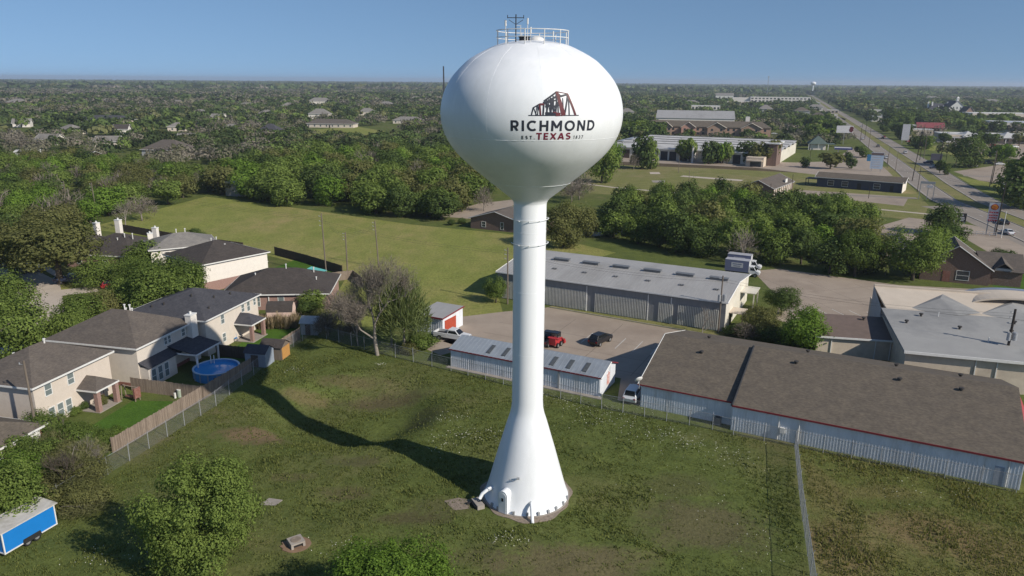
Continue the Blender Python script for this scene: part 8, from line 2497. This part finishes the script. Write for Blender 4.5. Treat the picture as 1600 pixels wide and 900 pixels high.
VIS_L = [(22.5, 40), (24.0, 51.0), (30.4, 72.0), (-30.2, 106.6), (-34.0, 93.0), (-38.8, 68.2), (-43.0, 48), (-38, 40)]
tufts("grass", VIS_L, 100000, (0.07, 0.17), GB, 5, 3, 0.05, 0.12, thin)
tufts("rough_grass", [(31.4, 72.8), (48.5, 64.0), (58, 59), (44, 40), (21.0, 38), (24.9, 50.7)], 34000, (0.10, 0.28), GR, 6, 3, 0.05, 0.18, lambda x, y, rg: rg.random(len(x)) < 0.3 + 1.0 * vnoise(x, y, 4.0, 78))
FLW = mat("white_wildflower", (0.55, 0.54, 0.46), (0.45, 0.45, 0.36), 3, 0.8)
fl_pts = []
rg = np.random.default_rng(21)
for (px, py, n, sx_, sy_) in ((870, 625, 70, 2.5, 1.5), (960, 660, 160, 3.0, 2.0), (1045, 685, 220, 2.6, 1.8), (1100, 700, 90, 3, 2), (700, 655, 80, 2.0, 1.2), (735, 680, 130, 2.6, 1.2), (690, 700, 60, 1.6, 1.2), (920, 640, 90, 2.5, 1.5), (1150, 720, 80, 2.5, 2), (1010, 640, 60, 3, 1.5), (595, 571, 50, .5, .4), (460, 580, 50, 1.2, .6), (540, 860, 60, 2, 1), (790, 845, 60, 1, .8), (150, 875, 50, 2, 1), (1080, 770, 50, 4, 3), (1200, 860, 40, 2, 3), (1420, 770, 40, 4, 2)):
    x, y = at(px, py)
    n = int(n * 0.7)
    p = np.stack([rg.normal(x, sx_ * 0.8, n), rg.normal(y, sy_ * 0.8, n)], 1)
    fl_pts.append(p)
p = np.concatenate(fl_pts); p = p[np.hypot(p[:, 0] - TX, p[:, 1] - TY) > 5.5]
zz = gz(p[:, 0], p[:, 1]) + rg.uniform(0.1, 0.28, len(p))
P3 = np.stack([p[:, 0], p[:, 1], zz], 1)
v, f = diamonds(P3, unit(rg.normal(size=P3.shape) * 0.5 + np.array([0, -.3, 1])), rg.uniform(0.03, 0.06, len(P3)), rg, 0.9)
stuff(link("wildflowers", np_mesh("wildflowers", v, f, FLW)))

# ================================================================== OVERHEAD WIRES
WIRE = mat("overhead_wire", (0.05, 0.05, 0.05), None, 2, 0.6)


def wires(label, pts, n=3, gap=0.35, sag=0.5, r_=0.012):
    t = thing("overhead_wires", label, "power line", (pts[0][0], pts[0][1], 0), 0, "overhead wires")
    o0 = Vector((pts[0][0], pts[0][1], 0))
    for k in range(n):
        b = MB(); P = []
        for a, c in zip(pts[:-1], pts[1:]):
            a, c = Vector(a) - o0, Vector(c) - o0
            for i in range(8):
                f = i / 8; q_ = a.lerp(c, f); q_.z -= k * gap + sag * 4 * f * (1 - f); P.append(tuple(q_))
        e = Vector(pts[-1]) - o0; e.z -= k * gap; P.append(tuple(e))
        b.tube(P, r_, 4); b.build("wire", WIRE, t)
    return t


wires("faint wires between the left poles over the meadow edge", [(-128.3, 210.5, 9.2), (-114.7, 200.9, 10.0), (-37.7, 143.8, 11.8), (-33.8, 146.5, 8.0), (-28.5, 150.5, 9.5)])
wires("wires from the meadow poles past the tower to the warehouse", [(-37.7, 143.8, 11.2), (-0.8, 124.8, 9.6), (32.6, 110.0, 8.8), (65.8, 92.0, 9.2)], 2, 0.4, 0.9)
wires("service wire from the grey pole across the beige house roof", [(-51.2, 72.3, 9.0), (-70, 60, 8.0)], 1)
wires("wires along the left side of the highway", [(*at(1555, 368), 12.5), (*at(1433, 300), 8.6), (*at(1399, 267), 8.6), (*at(1357, 231), 12), (*at(1344, 221), 11.5), (*at(1339, 196), 12)], 2, 0.5, 1.0, 0.02)
wires("wires along the right side of the highway", [(*at(1546, 292), 13.0), (*at(1493, 258), 11.2), (*at(1437, 250), 16.5), (*at(1400, 222), 14)], 2, 0.5, 1.0, 0.02)

# ================================================================== HAZE
hz = bpy.data.materials.new("air_haze")
hz.use_nodes = True
nt = hz.node_tree; nt.nodes.clear()
pv_ = nt.nodes.new("ShaderNodeVolumePrincipled"); mo_ = nt.nodes.new("ShaderNodeOutputMaterial")
pv_.inputs["Color"].default_value = (0.80, 0.88, 1.0, 1)
pv_.inputs["Density"].default_value = 0.00012
pv_.inputs["Anisotropy"].default_value = 0.2
nt.links.new(pv_.outputs[0], mo_.inputs["Volume"])
b = MB(); b.bx(xs[0] - 20, xs[-1] + 20, ys[0] - 20, ys[-1] + 20, -3.3, 64.0)
stuff(b.build("haze", hz))
